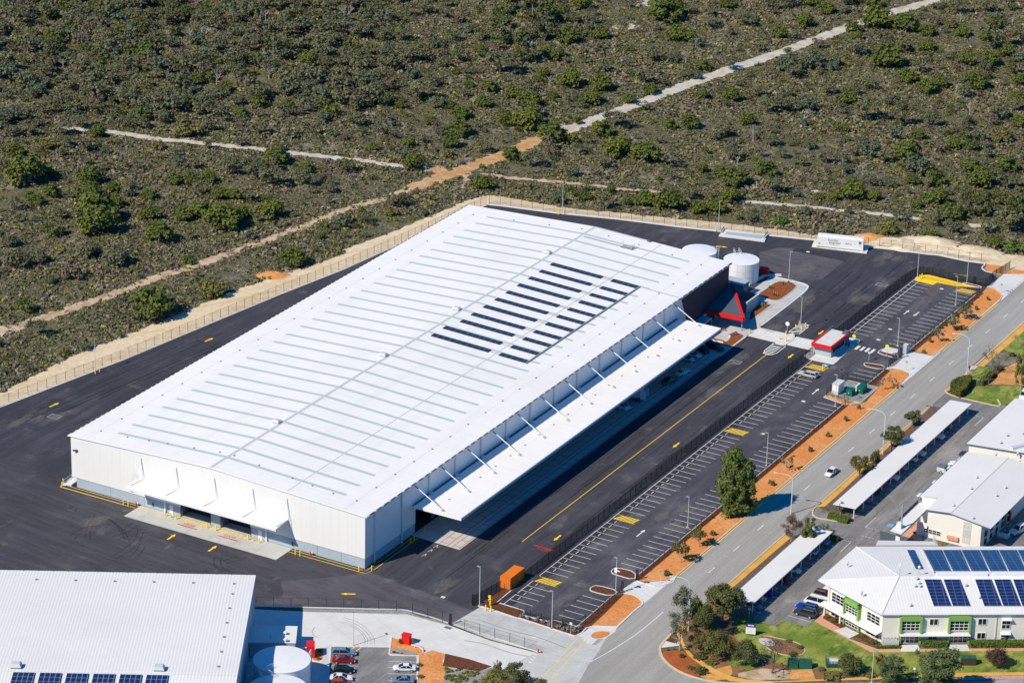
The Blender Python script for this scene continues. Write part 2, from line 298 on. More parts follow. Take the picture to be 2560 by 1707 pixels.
ORD = ['first', 'second', 'third', 'fourth', 'fifth', 'sixth', 'seventh', 'eighth', 'ninth', 'tenth', 'eleventh', 'twelfth']
def nth(i): return ORD[i] if i < 12 else (str(i+1)+('th' if (i+1) % 10 not in (1, 2, 3) or i+1 in (11, 12, 13) else {1: 'st', 2: 'nd', 3: 'rd'}[(i+1) % 10]))
def text(mb, s, size, M):
    cu = bpy.data.curves.new('t', 'FONT'); cu.body = s; cu.size = size; cu.align_x = 'CENTER'; cu.resolution_u = 2
    o = bpy.data.objects.new('t', cu); COL.objects.link(o); dg = bpy.context.evaluated_depsgraph_get()
    me = o.evaluated_get(dg).to_mesh(); mb.add([M @ v.co for v in me.vertices], [tuple(p.vertices) for p in me.polygons])
    bpy.data.objects.remove(o); bpy.data.curves.remove(cu)
def struct(name, mb): return tag(mb.build(name), kind='structure')
def smooth(pts, it=2, closed=False):
    for _ in range(it):
        q = []
        n = len(pts)
        for i in range(n if closed else n-1):
            a, b = pts[i], pts[(i+1) % n]
            q += [(a[0]*.75+b[0]*.25, a[1]*.75+b[1]*.25), (a[0]*.25+b[0]*.75, a[1]*.25+b[1]*.75)]
        pts = q if closed else [pts[0]]+q+[pts[-1]]
    return pts
# ================= SETTING =================
random.seed(7)
m = MB().mat('heath'); m.add([(-2500, -900, 0), (1800, -900, 0), (1800, 3600, 0), (-2500, 3600, 0)], [(0, 1, 2, 3)]); struct('ground', m)
def rough(pts, amp, step=3.):
    q = []
    for i in range(len(pts)-1):
        a, b = pts[i], pts[i+1]; L = math.hypot(b[0]-a[0], b[1]-a[1]); n = max(1, int(L/step))
        for j in range(n): t = j/n; q.append((a[0]+(b[0]-a[0])*t+random.gauss(0, amp), a[1]+(b[1]-a[1])*t+random.gauss(0, amp)))
    return q+[pts[-1]]
# kerb line of the yard and the sand band outside it
leftk = [(-118.5, -60), (-117.6, 5)]+gs('r4', 0, 1255, 850, 928, 1480, 665, 1900, 490, 2352, 312)+gs('r5', 985, 100, 1015, 88)
backk = gs('r5', 1100, 96, 1500, 148, 1900, 187)+gs('r6', 0, 131, 260, 160, 600, 188, 930, 222, 1290, 268, 1450, 285, 1700, 318)+gs('D', 1100, 460, 1500, 545, 1790, 585)
sandout = [(-127, -60), (-124, 5)]+gs('r4', 0, 1150, 200, 1050, 500, 900, 850, 760, 1200, 620, 1650, 440, 1900, 350, 2200, 260, 2352, 205)+gs('r5', 20, 400, 400, 255, 740, 110, 880, 50, 960, 28, 1050, 22, 1150, 40, 1350, 75, 1600, 115, 2000, 150, 2352, 190)+gs('r6', 0, 75, 400, 112, 700, 150, 930, 185, 1280, 195, 1400, 212, 1530, 225, 1700, 215, 1820, 245, 1950, 268, 2100, 295, 2352, 330)
m = MB().mat('sand')
so_ = rough(sandout, .22, 1.5)
nL = len(leftk)
pl = leftk+backk
m.sheet(so_+[(130, 238), (64, 222), (53, 228)]+pl[::-1], .012); struct('sand_strip', m)
# yard asphalt
yard = leftk+backk+gs('D', 1730, 660, 1890, 720)+[(51, 229), (51, 219), (50.6, 168), (50.3, 2), (31, -2.2), (27.9, -11.0), (17.7, -12)]+gs('q6', 1800, 630, 210, 590)+[(-54, -54), (-116, -92)]
m = MB().mat('asphY'); m.sheet(yard, .02); struct('yard_asphalt', m)
m = MB().mat('asphX'); m.sheet([(-118, -92), (-117.4, 4), (-77, 1.5), (-76.4, 0), (0, 0), (1.6, -.3), (29.5, -3.8), (27.9, -11.0), (17.7, -12)]+gs('q6', 1800, 630, 210, 590)+[(-54, -54), (-100, -80)], .026); struct('front_yard_asphalt', m)
m = MB().mat('asphOld'); m.sheet([(1.6, -.6), (29.4, -4.2), (28, -10.9), (17.7, -11.9)]+gs('q6', 1800, 628, 210, 586)+[(-8, -19), (-12, -14), (-4, -7)], .032)
m.sheet(gs('g4', 1030, 380, 1010, 415, 1800, 577, 1440, 867, 600, 900, 500, 640, 480, 440, 760, 370), .027); struct('worn_asphalt', m)
# dark and pale patches, pit lids
m = MB().mat('asphStrip')
m.sheet(gs('g4', 1035, 378, 1400, 400, 1930, 450, 1890, 485, 1800, 575, 990, 415), .031)
struct('asphalt_patch', m)
m = MB().mat('dkl')
for v, x, y, a, b in (('r6', 378, 1052, 2.6, 1.8), ('r6', 1378, 526, 2.6, 1.8), ('r4', 372, 1316, 2.4, 2.), ('g8', 150, 330, 1.2, .6), ('q5', 1195, 182 if False else 170, .0, .0)):
    if a:
        c = g(v, x, y); m.mat('steel').box(c[0]-a/2-.25, c[0]+a/2+.25, c[1]-b/2-.2, c[1]+b/2+.2, .03, .036); m.mat('dkl').box(c[0]-a/2, c[0]+a/2, c[1]-b/2, c[1]+b/2, .03, .04)
m.mat('whiteM')
for v, x, y in (('C', 1575, 527), ('C', 1060, 942), ('C', 2065, 128), ('D', 1140, 953), ('D', 500 if 0 else 385, 1360 if 0 else 1545), ('g4', 1238, 433), ('q5', 25, 332), ('q3', 490, 1478), ('r8', 700, 984)):
    c = g(v, x, y); m.box(c[0]-.45, c[0]+.45, c[1]-.4, c[1]+.4, .03, .044)
struct('drain_covers', m)
# kerbs of the yard
m = MB().mat('kerb'); m.strip([(p[0], p[1]) for p in leftk], .35, 0, .15); m.strip([leftk[-1]]+backk, .7, 0, .16)
m.strip(smooth(gs('D', 1790, 585, 1735, 635, 1728, 660, 1790, 700, 1890, 720, 2000, 745, 2180, 748, 2349, 742), 2), .35, 0, .16)
struct('yard_kerb', m)
# car park surface (paler bays) and strips
m = MB().mat('asphBay'); m.sheet([(33.2, 1.0), (50.2, 1.2), (50.5, 158), (50.6, 219), (33.2, 219)], .032); struct('car_park_asphalt', m)
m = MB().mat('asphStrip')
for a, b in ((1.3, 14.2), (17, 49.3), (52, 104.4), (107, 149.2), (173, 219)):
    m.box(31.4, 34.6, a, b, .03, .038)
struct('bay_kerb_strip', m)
# main concrete driveway + lower service yard
m = MB().mat('conc'); drv = [(29.3, -1.6), (31.1, .1)]+gs('A', 590, 1245, 1000, 1375, 1310, 1475, 1380, 1475)+gs('r8', 1680, 1300, 1740, 1310)+[(57.3, 1.5)]+gs('r8', 1760, 1350, 1690, 1440, 1620, 1568)+[(60, -34), (44, -33)]+gs('g8', 985, 557, 550, 440, 175, 298)
m.sheet(drv, .036); struct('concrete_driveway', m)
m = MB().mat('concL'); m.sheet(gs('q6', 190, 625, 790, 655, 2130, 690, 2349, 745)+gs('g8', 160, 308, 550, 452, 975, 565, 1340, 660)+[(58, -33), (58, -60), (20, -90), (-8, -50), (-12, -40)], .03); struct('service_yard_concrete', m)
m = MB().mat('kerb'); m.sheet([(50.6, -7), (57.8, -7), (57.8, 6), (57.8, 222), (56.4, 222), (56.4, 30), (51.5, 24), (50.6, 2)], .018); struct('verge_edging', m)
m = MB().mat('concL')
m.sheet(gs('g8', 450, 122, 570, 160, 810, 240, 790, 250, 430, 135), .045)
m.sheet(gs('A', 1310, 1475, 1400, 1440, 1470, 1370, 1560, 1350, 1850, 1365, 1830, 1420, 1700, 1510, 1500, 1520, 1370, 1480), .046)
m.sheet(gs('q8', 2049, 0, 2049, 0, 2049, 0), .04) if False else None
# parking entries
m.sheet([(50.4, 19.8), (50.9, 25.4)]+gs('A', 2349, 845)+[(57.2, 26.6), (57.2, 15.2)]+gs('A', 2190, 1040, 2100, 970, 1940, 935), .042)
m.sheet([(50.1, 158.4), (50.6, 173)]+gs('q5', 960, 105, 1180, 155, 1140, 205, 890, 400, 870, 370, 680, 310), .042)
m.sheet(gs('D', 1810, 920, 2050, 745, 2349, 752, 2349, 815, 2060, 1060, 2025, 1050, 1960, 975, 1880, 930)+[], .042)
struct('entry_concrete', m)
# road
m = MB().mat('road')
rl = [(57.5, 420), (57.4, 219), (57.3, 60), (57.3, 5.3)]+gs('A', 1850, 1365, 1740, 1480, 1600, 1520)+gs('r8', 1660, 1350, 1620, 1440, 1560, 1568)+[(53.5, -24), (48, -40), (40, -60)]
rr = [(96, -75), (150, -10)]+gs('F6', 2352, 1235, 1720, 1275)+gs('F8', 1500, 1568, 1000, 1590, 700, 1550, 400, 1470, 200, 1370, 80, 1250, 45, 1150, 60, 1080, 250, 880, 405, 740)+[(68.2, 34), (68.3, 64), (68.2, 77), (68.2, 155), (67.6, 207), (67.6, 420)]
m.sheet(rl+rr, .024); struct('road', m)
# office car park asphalt
m = MB().mat('cpark')
m.sheet([(68.2, 64.5), (68.3, 77)]+[(73, 77), (73, 144.5)]+gs('q5', 1180, 790, 1100, 800)+[(68.2, 144), (68.2, 154)]+gs('q5', 1335, 600, 1400, 660, 2050, 800, 2010, 710)+[(92, 148), (92, 110), (98, 76), (92, 62), (90, 34)]+gs('F8', 2020, 770, 1925, 850, 1610, 765, 1525, 835, 1225, 745, 1230, 650)+[(73.2, 25.5), (73.2, 62)], .026)
m.sheet([(92, 58), (128, 78), (140, 110), (110, 120), (100, 76)], .022)
struct('office_car_park', m)
# ---- planting beds
def bed(name, kind, pts, z=.06, kerb=None):
    m = MB().mat(kind); m.sheet(pts, z)
    if kerb: m.mat(kerb).strip(pts, .2, 0, .15, closed=True)
    return struct(name, m)
bed('orange_mulch_verge', 'mulchO', [(51.4, 25.8), (51.2, 134), (52.9, 134.7), (54.2, 138), (53.2, 148.4), (50.4, 158)]+smooth(gs('q5', 680, 312, 790, 330, 865, 370, 880, 400), 1)+[(57.1, 152), (57.1, 60), (57.1, 32), (56.2, 29), (54, 27)], .05)
bed('orange_mulch_verge', 'mulchO', [(51.2, 173.2), (51.2, 220.5)]+smooth(gs('D', 1810, 925, 1900, 950, 2010, 1020, 2025, 1070), 1)+[(57.1, 176)]+gs('q5', 1175, 150), .05)
bed('orange_mulch_verge', 'mulchO', gs('A', 1510, 1360, 1560, 1350, 1850, 1358)+smooth(gs('A', 1850, 1358, 2090, 1130, 2180, 1060, 2150, 1000, 2060, 950), 2)+gs('A', 1950, 938), .05)
bed('orange_mulch_island', 'mulchO', smooth(gs('A', 1510, 1460, 1600, 1415, 1760, 1420, 1765, 1450, 1690, 1500, 1540, 1515), 2, True), .07)
m = MB().mat('kerb'); m.strip(smooth(gs('A', 1930, 935, 2060, 950, 2150, 1000, 2190, 1070, 2090, 1140), 2)+gs('A', 1990, 1235, 1850, 1365), .35, 0, .15)
m.strip(smooth(gs('A', 2100, 775, 2230, 820, 2330, 845), 1)+gs('r8', 2190, 905, 2260, 885)+[(57.2, 32)], .3, 0, .15)
m.mat('kerbY').strip([(57.2, 32), (57.2, 152)], .3, 0, .15); m.strip([(57.2, 176), (57.2, 216)]+smooth(gs('D', 2025, 1055, 1960, 975, 1810, 920), 1), .3, 0, .15)
m.strip(smooth(gs('q5', 1380, 0, 1170, 160, 1130, 210, 960, 240, 880, 240), 1)[:1]+gs('q5', 1180, 155), .3, 0, .15)
m.mat('yelM').strip([(57.6, 33), (57.6, 151)], .16, .03); m.strip([(57.6, 177), (57.6, 214)], .16, .03)
m.mat('kerbY')
m.strip(smooth([(68.2, 77.5)]+gs('q1', 1000, 385, 1003, 410, 1060, 430, 1250, 452), 1), .35, 0, .15); m.strip([(68.2, 77.3), (68.2, 144)]+gs('q5', 1100, 795, 1190, 790), .3, 0, .15)
m.strip([(68.2, 34), (68.2, 63)]+gs('g6', 1760, 525, 1830, 515), .3, 0, .15)
m.strip(smooth(gs('F8', 405, 745, 250, 880, 60, 1080, 45, 1150, 80, 1250, 200, 1370, 400, 1470, 700, 1550, 1000, 1575, 1500, 1562), 1), .5, 0, .15)
m.strip(smooth([(67.8, 206), (68.2, 156)]+gs('q5', 1335, 595, 1380, 640, 1500, 680, 1700, 725, 2030, 800, 2050, 780, 2010, 710), 1), .4, 0, .15)
struct('street_kerb', m)
# car park islands
isl = [gs('A', 2090, 665, 1850, 605, 1795, 630, 1775, 660, 1800, 690, 2080, 770), gs('A', 1880, 905, 1600, 832, 1530, 850, 1500, 885, 1525, 912, 1780, 975),
       gs('D', 1720, 920, 1470, 862, 1440, 885, 1720, 945), gs('q5', 740, 150, 600, 110, 560, 60, 500, 90, 480, 120, 740, 190), gs('q5', 590, 285, 340, 240, 298, 255, 330, 290, 540, 330)]
for p in isl: bed('mulched_island', 'mulchB', smooth(p, 1, True), .09, 'kerb')
m = MB().mat('concL'); m.prism(gs('q5', 590, 38, 740, 70, 740, 150, 520, 95), 0, .14); struct('island_pavement', m)
bed('mulch_bed', 'mulchB', gs('A', 320, 1050, 650, 1155, 665, 1185, 630, 1205, 640, 1235, 1000, 1300, 1040, 1275, 1350, 1360, 1420, 1300, 1560, 1170, 1790, 985, 1960, 925, 1700, 1190, 1500, 1370, 1440, 1420, 1310, 1475, 590, 1245, 250, 1130, 100, 1085, 180, 1040, 360, 870, 500, 890), .055)
bed('mulch_bed', 'mulchB', [(50.2, 26), (51.5, 26), (51.4, 134), (50.4, 134)], .056)
bed('mulch_bed', 'mulchB', [(50.5, 147.8), (50.4, 158.5), (51.6, 158.5), (52, 148)], .056)
bed('mulch_bed', 'mulchB', [(50.6, 173.4), (50.6, 219), (51.8, 219), (51.9, 173.4)], .056)
m = MB().mat('kerb')
m.strip([(50.2, 28.8), (50.2, 134.2)], .22, 0, .15); m.strip([(50.2, 148), (50.2, 157.8)], .22, 0, .15); m.strip([(50.4, 174), (50.4, 216.5)], .22, 0, .15)
m.strip(gs('A', 500, 900, 320, 1050, 650, 1150)+smooth(gs('A', 650, 1150, 678, 1175, 640, 1200, 640, 1215), 1)+gs('A', 1010, 1305, 1020, 1285, 1060, 1280, 1340, 1358, 1500, 1220, 1780, 975), .2, 0, .15)
m.strip(gs('A', 590, 1245, 1000, 1378, 1310, 1478, 1400, 1440, 1460, 1375, 1560, 1350, 1850, 1362), .3, 0, .12)
struct('car_park_kerb', m)
# wheel-stop chicane kinks are part of the bed edge; transformer pad
bed('orange_mulch_apron', 'mulchO', [(44.6, 134.9), (44.6, 139), (50, 136.6), (53.4, 136.4), (50.8, 133.6), (48, 134.2)], .07, 'kerb')
bed('gravel_pad', 'gravel', [(45.3, 136.2), (45.2, 147.4), (53.2, 147.4), (53.4, 136.2)], .12, 'kerbY')
# back corner island, orange heap ground
bed('orange_gravel_island', 'mulchO', gs('D', 1800, 590, 2060, 625, 2040, 740, 1900, 715, 1770, 670), .06)
bed('orange_gravel_island', 'mulchO', gs('D', 2060, 740, 2180, 660, 2349, 690, 2349, 745, 2180, 745), .06)
# east entrance gardens beside the warehouse
m = MB().mat('conc'); m.sheet([(0, 144), (0, 200), (3, 201.8)]+gs('q2', 1490, 675)+smooth(gs('q2', 1490, 675, 1900, 760, 1965, 820, 1700, 1030), 2)+gs('q2', 1320, 1320)+[(12.4, 160.3), (12.4, 151)], .05); struct('entry_pavement', m)
bed('red_mulch_bed', 'mulchR', smooth(gs('q2', 1310, 890, 1380, 850, 1540, 735, 1660, 735, 1790, 770, 1790, 820, 1620, 950, 1540, 985, 1430, 970, 1330, 920), 1, True), .075, 'seam')
bed('red_mulch_bed', 'mulchR', gs('q2', 1200, 1130, 1330, 1000, 1490, 1035, 1200, 1240, 1190, 1200), .075, 'seam')
bed('red_mulch_bed', 'mulchR', smooth(gs('g1', 2130, 400, 2352, 450, 2330, 500, 2080, 690, 1930, 650, 1750, 610, 1800, 590, 1950, 600, 2050, 560, 2090, 480), 1, True), .075)
bed('red_mulch_bed', 'mulchR', smooth(gs('g1', 1720, 470, 1860, 380, 1960, 320, 1995, 340, 1930, 390, 1800, 450), 1, True), .075)
m = MB().mat('kerb'); m.strip(gs('q2', 1490, 675)+smooth(gs('q2', 1490, 675, 1900, 760, 1965, 820, 1700, 1030), 2)+gs('q2', 1320, 1320), .4, 0, .16)
m.strip([(12.4, 144), (12.4, 158.8)], .3, 0, .16); m.strip([(2, 201.6), (-1.5, 199), (-2.2, 190.5)], .8, 0, .4); struct('entry_kerb', m)
# crossing slabs
m = MB().mat('concL'); m.sheet([(12.5, 159.6), (12.3, 166.2), (20, 166.3), (20.2, 159.4)], .045); m.sheet([(23.2, 159.6), (23.0, 165.8), (30.5, 166), (30.8, 159.7)], .045)
m.prism(smooth([(20.1, 166.8), (22.9, 166.6), (23.3, 159.4), (22.4, 158.8), (20.6, 158.8), (20, 159.6)], 1, True), 0, .15)
m.mat('concL').prism(smooth(gs('q4', 1200, 790, 1330, 690)+[(31.2, 167.8)]+gs('q4', 1900, 490, 2050, 530, 2062, 550, 2010, 590, 1800, 770, 1680, 890, 1620, 885), 1, True), 0, .14)
struct('crossing_slab', m)
m = MB().mat('whiteM')
for i in range(6): x = 13.5+i*1.05; m.box(x, x+.6, 162.1, 164.8, .052, .056); m.box(24+i*1.05, 24.6+i*1.05, 162.1, 164.8, .052, .056)
for i in range(13): m.box(12.9+i*.55, 13.15+i*.55, 159.9, 160.5, .05, .058); m.box(23.6+i*.55, 23.85+i*.55, 159.9, 160.5, .05, .058)
is1 = [(20.1, 167.6), (20.2, 172.8), (21, 174.4), (22.2, 174.4), (22.9, 173), (22.9, 167.4)]; is2 = [(20.1, 158.6), (20.1, 153.6), (20.6, 151.9), (21.7, 151.2), (22.8, 151.9), (23.4, 153.4), (23.4, 158.6)]
for q in (is1, is2):
    m.strip(q, .22, .045, closed=True)
    ys = [p[1] for p in q]; y = min(ys)+.4
    while y < max(ys)-.6: m.add([(20.4, y, .044), (22.8, y+(.9 if q is is1 else 0), .044), (22.8, y+(1.3 if q is is1 else .42), .044), (20.4, y+.42, .044)], [(0, 1, 2, 3)]); y += .92
# bay lines
def bl(x0, x1, y): m.box(x0, x1, y-.06, y+.06, .04, .046)
y0 = 19.45
for yy in [4.2, 6.7, 9.2, 11.7]+[y0+2.5*k for k in list(range(0, 12))+list(range(14, 34))+list(range(36, 51))]:
    bl(32.7, 38.2, yy); m.box(34.1, 34.25, yy+.7, yy+2.0, .042, .048)
for k in range(13): bl(32.7, 38.2, 216.1-2.5*k); m.box(34.1, 34.25, 216.1-2.5*k+.1, 216.1-2.5*k+2.4, .042, .048)
for k in range(13, 17): bl(32.7, 38.2, 216.1-2.5*k); m.box(34.1, 34.25, 216.1-2.5*k+.1, 216.1-2.5*k+2.4, .042, .048)
m.box(32.62, 32.76, 1.4, 14.2, .042, .048); m.box(32.62, 32.76, 16.9, 154, .042, .048); m.box(32.62, 32.76, 173.5, 219.2, .042, .048)
for k in range(5): bl(44.7, 50, 3.6+2.55*k)
for k in range(41): bl(44.5, 49.9, 31.4+2.5*k)
for k in range(3): bl(44.5, 49.9, 150.1+2.45*k)
for k in range(18): bl(44.4, 49.9, 215.9-2.44*k)
# zebra at car park gate, give-way dashes, road centre line
for i in range(4): m.box(38.5+i*1.35, 39.2+i*1.35, 166.2, 168.9, .042, .048)
for i in range(9): m.box(57.15, 57.45, 157.5+i*1.5, 158.4+i*1.5, .046, .05)
for i in range(12): m.box(57.15, 57.45, 217.6+i*1.5, 218.6+i*1.5, .046, .05)
y = 13.
while y < 330: m.box(62.2, 62.4, y, y+3.1, .034, .038); y += 12.05
m.strip(smooth([(62.3, 13), (62.2, 4), (60.5, -8), (57.5, -20)], 2), .2, .034)
def arrow(mb, a, b, wd=.3, hw=.9, hl=1.3, z=.046):
    a = Vector(a); b = Vector(b); d = (b-a).normalized(); n = Vector((-d.y, d.x)); c = b-d*hl
    P = [a+n*wd/2, a-n*wd/2, c-n*wd/2, c+n*wd/2, c-n*hw/2, b, c+n*hw/2]
    mb.add([(p.x, p.y, z) for p in P], [(0, 1, 2, 3), (4, 5, 6)])
for a, b in (((41.4, 44.3), (41.4, 48.4)), ((41.4, 135.1), (41.4, 139.1)), ((39.9, 194.1), (40, 197.5)), ((42.6, 197.7), (42.5, 194.2))): arrow(m, a, b)
for v, *c in (('q6', 595, 765, 840, 772), ('q6', 2110, 855, 2320, 912), ('A', 930, 1535, 735, 1480)): arrow(m, g(v, *c[:2]), g(v, *c[2:]), .16, .6, 1.5)
p = gs('A', 2035, 870, 2270, 930); m.strip(p, .15, .047)
# lower car park lines
for i, yy in enumerate((1182, 1345, 1430, 1520)): m.strip(gs('q6', 1160, yy, 1510, yy+5), .12, .05)
for yy in (1290, 1370, 1450, 1535): m.strip(gs('q6', 1890, yy-3, 2265, yy+10), .12, .05)
for i in range(4): c = g('g8', 970-18*i, 580+25*i); m.obox((c[0], c[1], .05), (.8, .35, .004), R(-10))
# office car park lines
m.strip(gs('F8', 1690, 705, 1980, 790), .12, .04); m.strip(gs('F7', 250, 1235, 250, 1235), .1, .04) if False else None
for v, *c in (('q1', 1338, 480, 1405, 418), ('q1', 1175, 640, 1245, 575), ('q5', 1720, 1045, 1830, 940)): m.strip(gs(v, *c), .12, .04)
for v, *c in (('q1', 1315, 535, 1400, 555), ('q1', 1338, 480, 1415, 497), ('q1', 1205, 563, 1250, 573), ('q5', 1700, 905, 1835, 940)):
    a, b = g(v, *c[:2]), g(v, *c[2:])
    for i in range(4): t = i/4; m.strip([(a[0]+(b[0]-a[0])*t, a[1]+(b[1]-a[1])*t), (a[0]+(b[0]-a[0])*(t+.15), a[1]+(b[1]-a[1])*(t+.15))], .14, .04)
for k in range(15): m.box(74, 79.4, 26.5+2.6*k, 26.6+2.6*k, .032, .036); m.box(79.2, 79.6, 26.3+2.6*k, 26.8+2.6*k, .032, .037)
for k in range(25): m.box(73.6, 79., 80+2.6*k, 80.1+2.6*k, .032, .036); m.box(78.8, 79.2, 79.8+2.6*k, 80.3+2.6*k, .032, .037)
for k in range(12): m.box(88.2, 89.0, 77+2.9*k, 77.15+2.9*k, .032, .037)
struct('white_line_markings', m)
# yellow markings
m = MB().mat('yelM'); m.box(21.55, 21.72, 29, 151.2, .03, .036)
for a, b in (((-43.2, -10.6), (-43.2, -7.5)), ((-32.6, -10.6), (-32.6, -7.4)), ((4.4, -10.7), (1.7, -12.3)), ((27.2, 36.2), (27.2, 33)), ((-106.9, 31.8), (-106.5, 35)), ((-99, 83.8), (-98.5, 86.9)), ((27.1, 93), (27.1, 89.8)), ((27.1, 173), (27.1, 169.9)), ((27.1, 155.1), (27.1, 152)), ((39.8, 227.5), (44, 228.1)), ((-21.9, 211.8), (-18.8, 212.5))): arrow(m, a, b, .42, 1., 1.3)
m.strip([(-79.2, .3), (-78.4, -1.7), (-58.1, -1.7)], .14, .04); m.strip([(-76.6, -.5), (-57.9, -.5)], .14, .04); m.strip([(-24, -.6), (.4, -.6), (.7, .3), (.7, 18.5)], .14, .04); m.strip([(-24, -1.7), (1.0, -1.7), (1.8, .2), (1.8, 18.5)], .14, .04)
m.strip([(-57.5, -1.5), (-51, -1.5)], .12, .062); m.strip([(-57.5, -.7), (-51, -.7)], .12, .062)
for i in range(14): m.box(-46.6+i*1.28, -45.9+i*1.28, -1.3, -.3, .058, .064)
def hatch(x0, x1, y0, y1, step=.72, skew=1.3):
    m.mat('yelM'); m.box(x0, x1, y0, y0+.12, .05, .056); m.box(x0, x1, y1-.12, y1, .05, .056)
    x = x0-skew*0
    while x < x1-.5:
        xa, xb = x, min(x+.42, x1); m.add([(xa, y0, .053), (xb, y0, .053), (min(xb+skew, x1), y1, .053), (min(xa+skew, x1), y1, .053)], [(0, 1, 2, 3)]); x += step
for y in (14.2, 49.45, 104.45): hatch(32.9, 38.2, y, y+2.5)
hatch(32.9, 38.2, 149.3, 151.8); m.box(32.9, 38.2, 146.8, 146.95, .045, .05)
hatch(44.6, 49.8, 216.6, 219)
m.sheet([(32.4, 219.4), (33.2, 222.2), (34.6, 223.2), (39.5, 222.9), (48.6, 221.6), (44.4, 219.6), (38.6, 219.2), (38.3, 217.0), (33, 217.4)], .06)
m.mat('asphStrip')
for i in range(21): x = 34.2+.62*i; m.strip([(x, 219.9), (x+.9, 221.9-.07*max(0, x-38))], .13, .064)
m.mat('yelM')
for a in (-.35, .9): m.strip([(g('g8', 1340, 455+70*a+25)), g('g8', 1040, 790+60*a-20)], .18, .05) if False else None
m.strip(gs('A', 1350, 1505, 1290, 1568)+gs('g8', 1190, 620, 1040, 795), .16, .05); m.strip(gs('A', 1470, 1525, 1420, 1568)+gs('g8', 1270, 640, 1095, 835), .16, .05)
for i in range(4): m.strip([g('q6', 1200+90*i, 1180 if i < 2 else 1165), g('q6', 1260+90*i if 0 else 1290+85*i, 1112)], .22, .05)
struct('yellow_line_markings', m)
m = MB().mat('blueS')
for c in (g('C', 1745, 157), g('C', 1855, 70)): m.box(c[0]-.7, c[0]+.7, c[1]-.65, c[1]+.65, .046, .05)
m.mat('whiteM')
for c in (g('C', 1745, 157), g('C', 1855, 70)):
    m.disc(c[0]+.1, c[1]-.1, .053, .28, 12); m.box(c[0]-.25, c[0]-.05, c[1]-.1, c[1]+.45, .05, .053)
c = g('F7', 160, 1065); m.mat('blueS').box(c[0]-.8, c[0]+.8, c[1]-.8, c[1]+.8, .03, .036); struct('blue_bay_symbols', m)
# red markings
m = MB().mat('redM')
for xs in ((7.0, 9.0), (10.2, 11.9)):
    x0, x1 = xs
    m.box(x0, x0+.14, 18.7, 143, .058, .062); m.box(x1, x1+.14, 18.7, 143, .058, .062)
    y = 19.5
    while y < 143: m.strip([(x0+.14, y), (x1, y+.25)], .16, .0605); y += 3.1
m.box(-45.7, -40.6, -3.45, -3.15, .058, .064); m.box(-35.3, -30.1, -3.45, -3.15, .058, .064)
for cx in (-43.3, -32.7): text(m, 'STOP', 1.25, Matrix.Translation((cx, -2.9, .064)))
a, b = g('A', 790, 315), g('A', 1060, 395); m.strip([a, b], .45, .036); text(m, 'STOP', 1.1, Matrix.Translation(((a[0]+b[0])/2, a[1]-1.6, .036)))
m.mat('seamL')
for i in range(3):
    c = g('q8', 590-75*i, 830+55*i); m.strip([(c[0], c[1]), (c[0]+.3, c[1]-1.1)], .12, .036); m.strip([(c[0], c[1]), (c[0]-.1, c[1]+.1), (c[0]-.3, c[1]-1.6)], .08, .037)
struct('red_line_markings', m)
# tyre marks, joints and dust
K['tyreM'] = mk('tyre_mark_on_asphalt', (.022, .022, .028), .8, alpha=.3); K['tyreC'] = mk('tyre_mark_on_concrete', (.2, .2, .19), .9, alpha=.3); K['dust'] = mk('pale_dust', (.34, .32, .29), .95, alpha=.09); K['joint'] = mk('paving_joint', (.13, .13, .14), .9, alpha=.5)
m = MB().mat('tyreC')
for dx in (0, 45, 90, 120):
    m.strip(smooth(gs('q6', 1330-dx*.4, 735+dx*.5, 1480-dx, 775+dx*.35, 1600-dx, 850+dx*.2, 1680-dx, 940, 1720-dx, 1010, 1715-dx, 1070), 2), .16, .048)
m.strip(smooth(gs('q6', 960, 850, 920, 900, 930, 950, 990, 985), 2), .2, .048); m.strip(smooth(gs('g8', 300, 450, 500, 480, 700, 560, 900, 600), 2), .35, .048); m.strip(smooth(gs('g8', 420, 250, 700, 350, 1000, 420, 1250, 520), 2), .3, .048)
m.mat('tyreM')
for dx in (0, 45): m.strip(smooth(gs('r7', 1460+dx, 715, 1450+dx, 750, 1470+dx, 785, 1520+dx, 810), 2), .28, .034)
for i in range(26):
    c = g('r7', random.uniform(0, 1500), random.uniform(380, 760)); r = random.uniform(8, 30); a0 = random.uniform(0, 6.28); da = random.uniform(.3, 1.0)
    P = [(c[0]+r*math.cos(a0+da*t/8), c[1]+r*math.sin(a0+da*t/8)) for t in range(9)]
    P = [p for p in P if p[1] < -8 and p[1] > -24 and -110 < p[0] < 0]
    if len(P) > 2: m.strip(P, .28, .034); m.strip([(p[0]*1.0+1.6, p[1]-.5) for p in P], .28, .034)
for i in range(34):
    x = random.uniform(14, 29.5); y = random.uniform(5, 200); L_ = random.uniform(15, 60); w1 = random.uniform(-.6, .6); m.strip([(x, y), (x+w1*.5, y+L_/2), (x+w1, min(y+L_, 215))], .3, .033)
for i in range(26):
    x = random.uniform(-113, -82); y = random.uniform(10, 60); L_ = random.uniform(20, 70); k_ = .135; m.strip([(x, y), (x+k_*L_/2, y+L_/2), (x+k_*L_, y+L_)], .3, .033) if x+k_*L_ < -79 and x > -114+k_*(y-25) else None
m.mat('joint')
for x in (16.2, 25.4): m.strip([(x, 2), (x, 200)], .07, .0335)
m.strip([(-116, -20), (-76, -13), (-20, -12)], .08, .034); m.strip([(-110, -38), (-60, -26), (-12, -20)], .08, .034); m.strip([(41, 3), (41, 216)], .06, .041)
m.mat('dust')
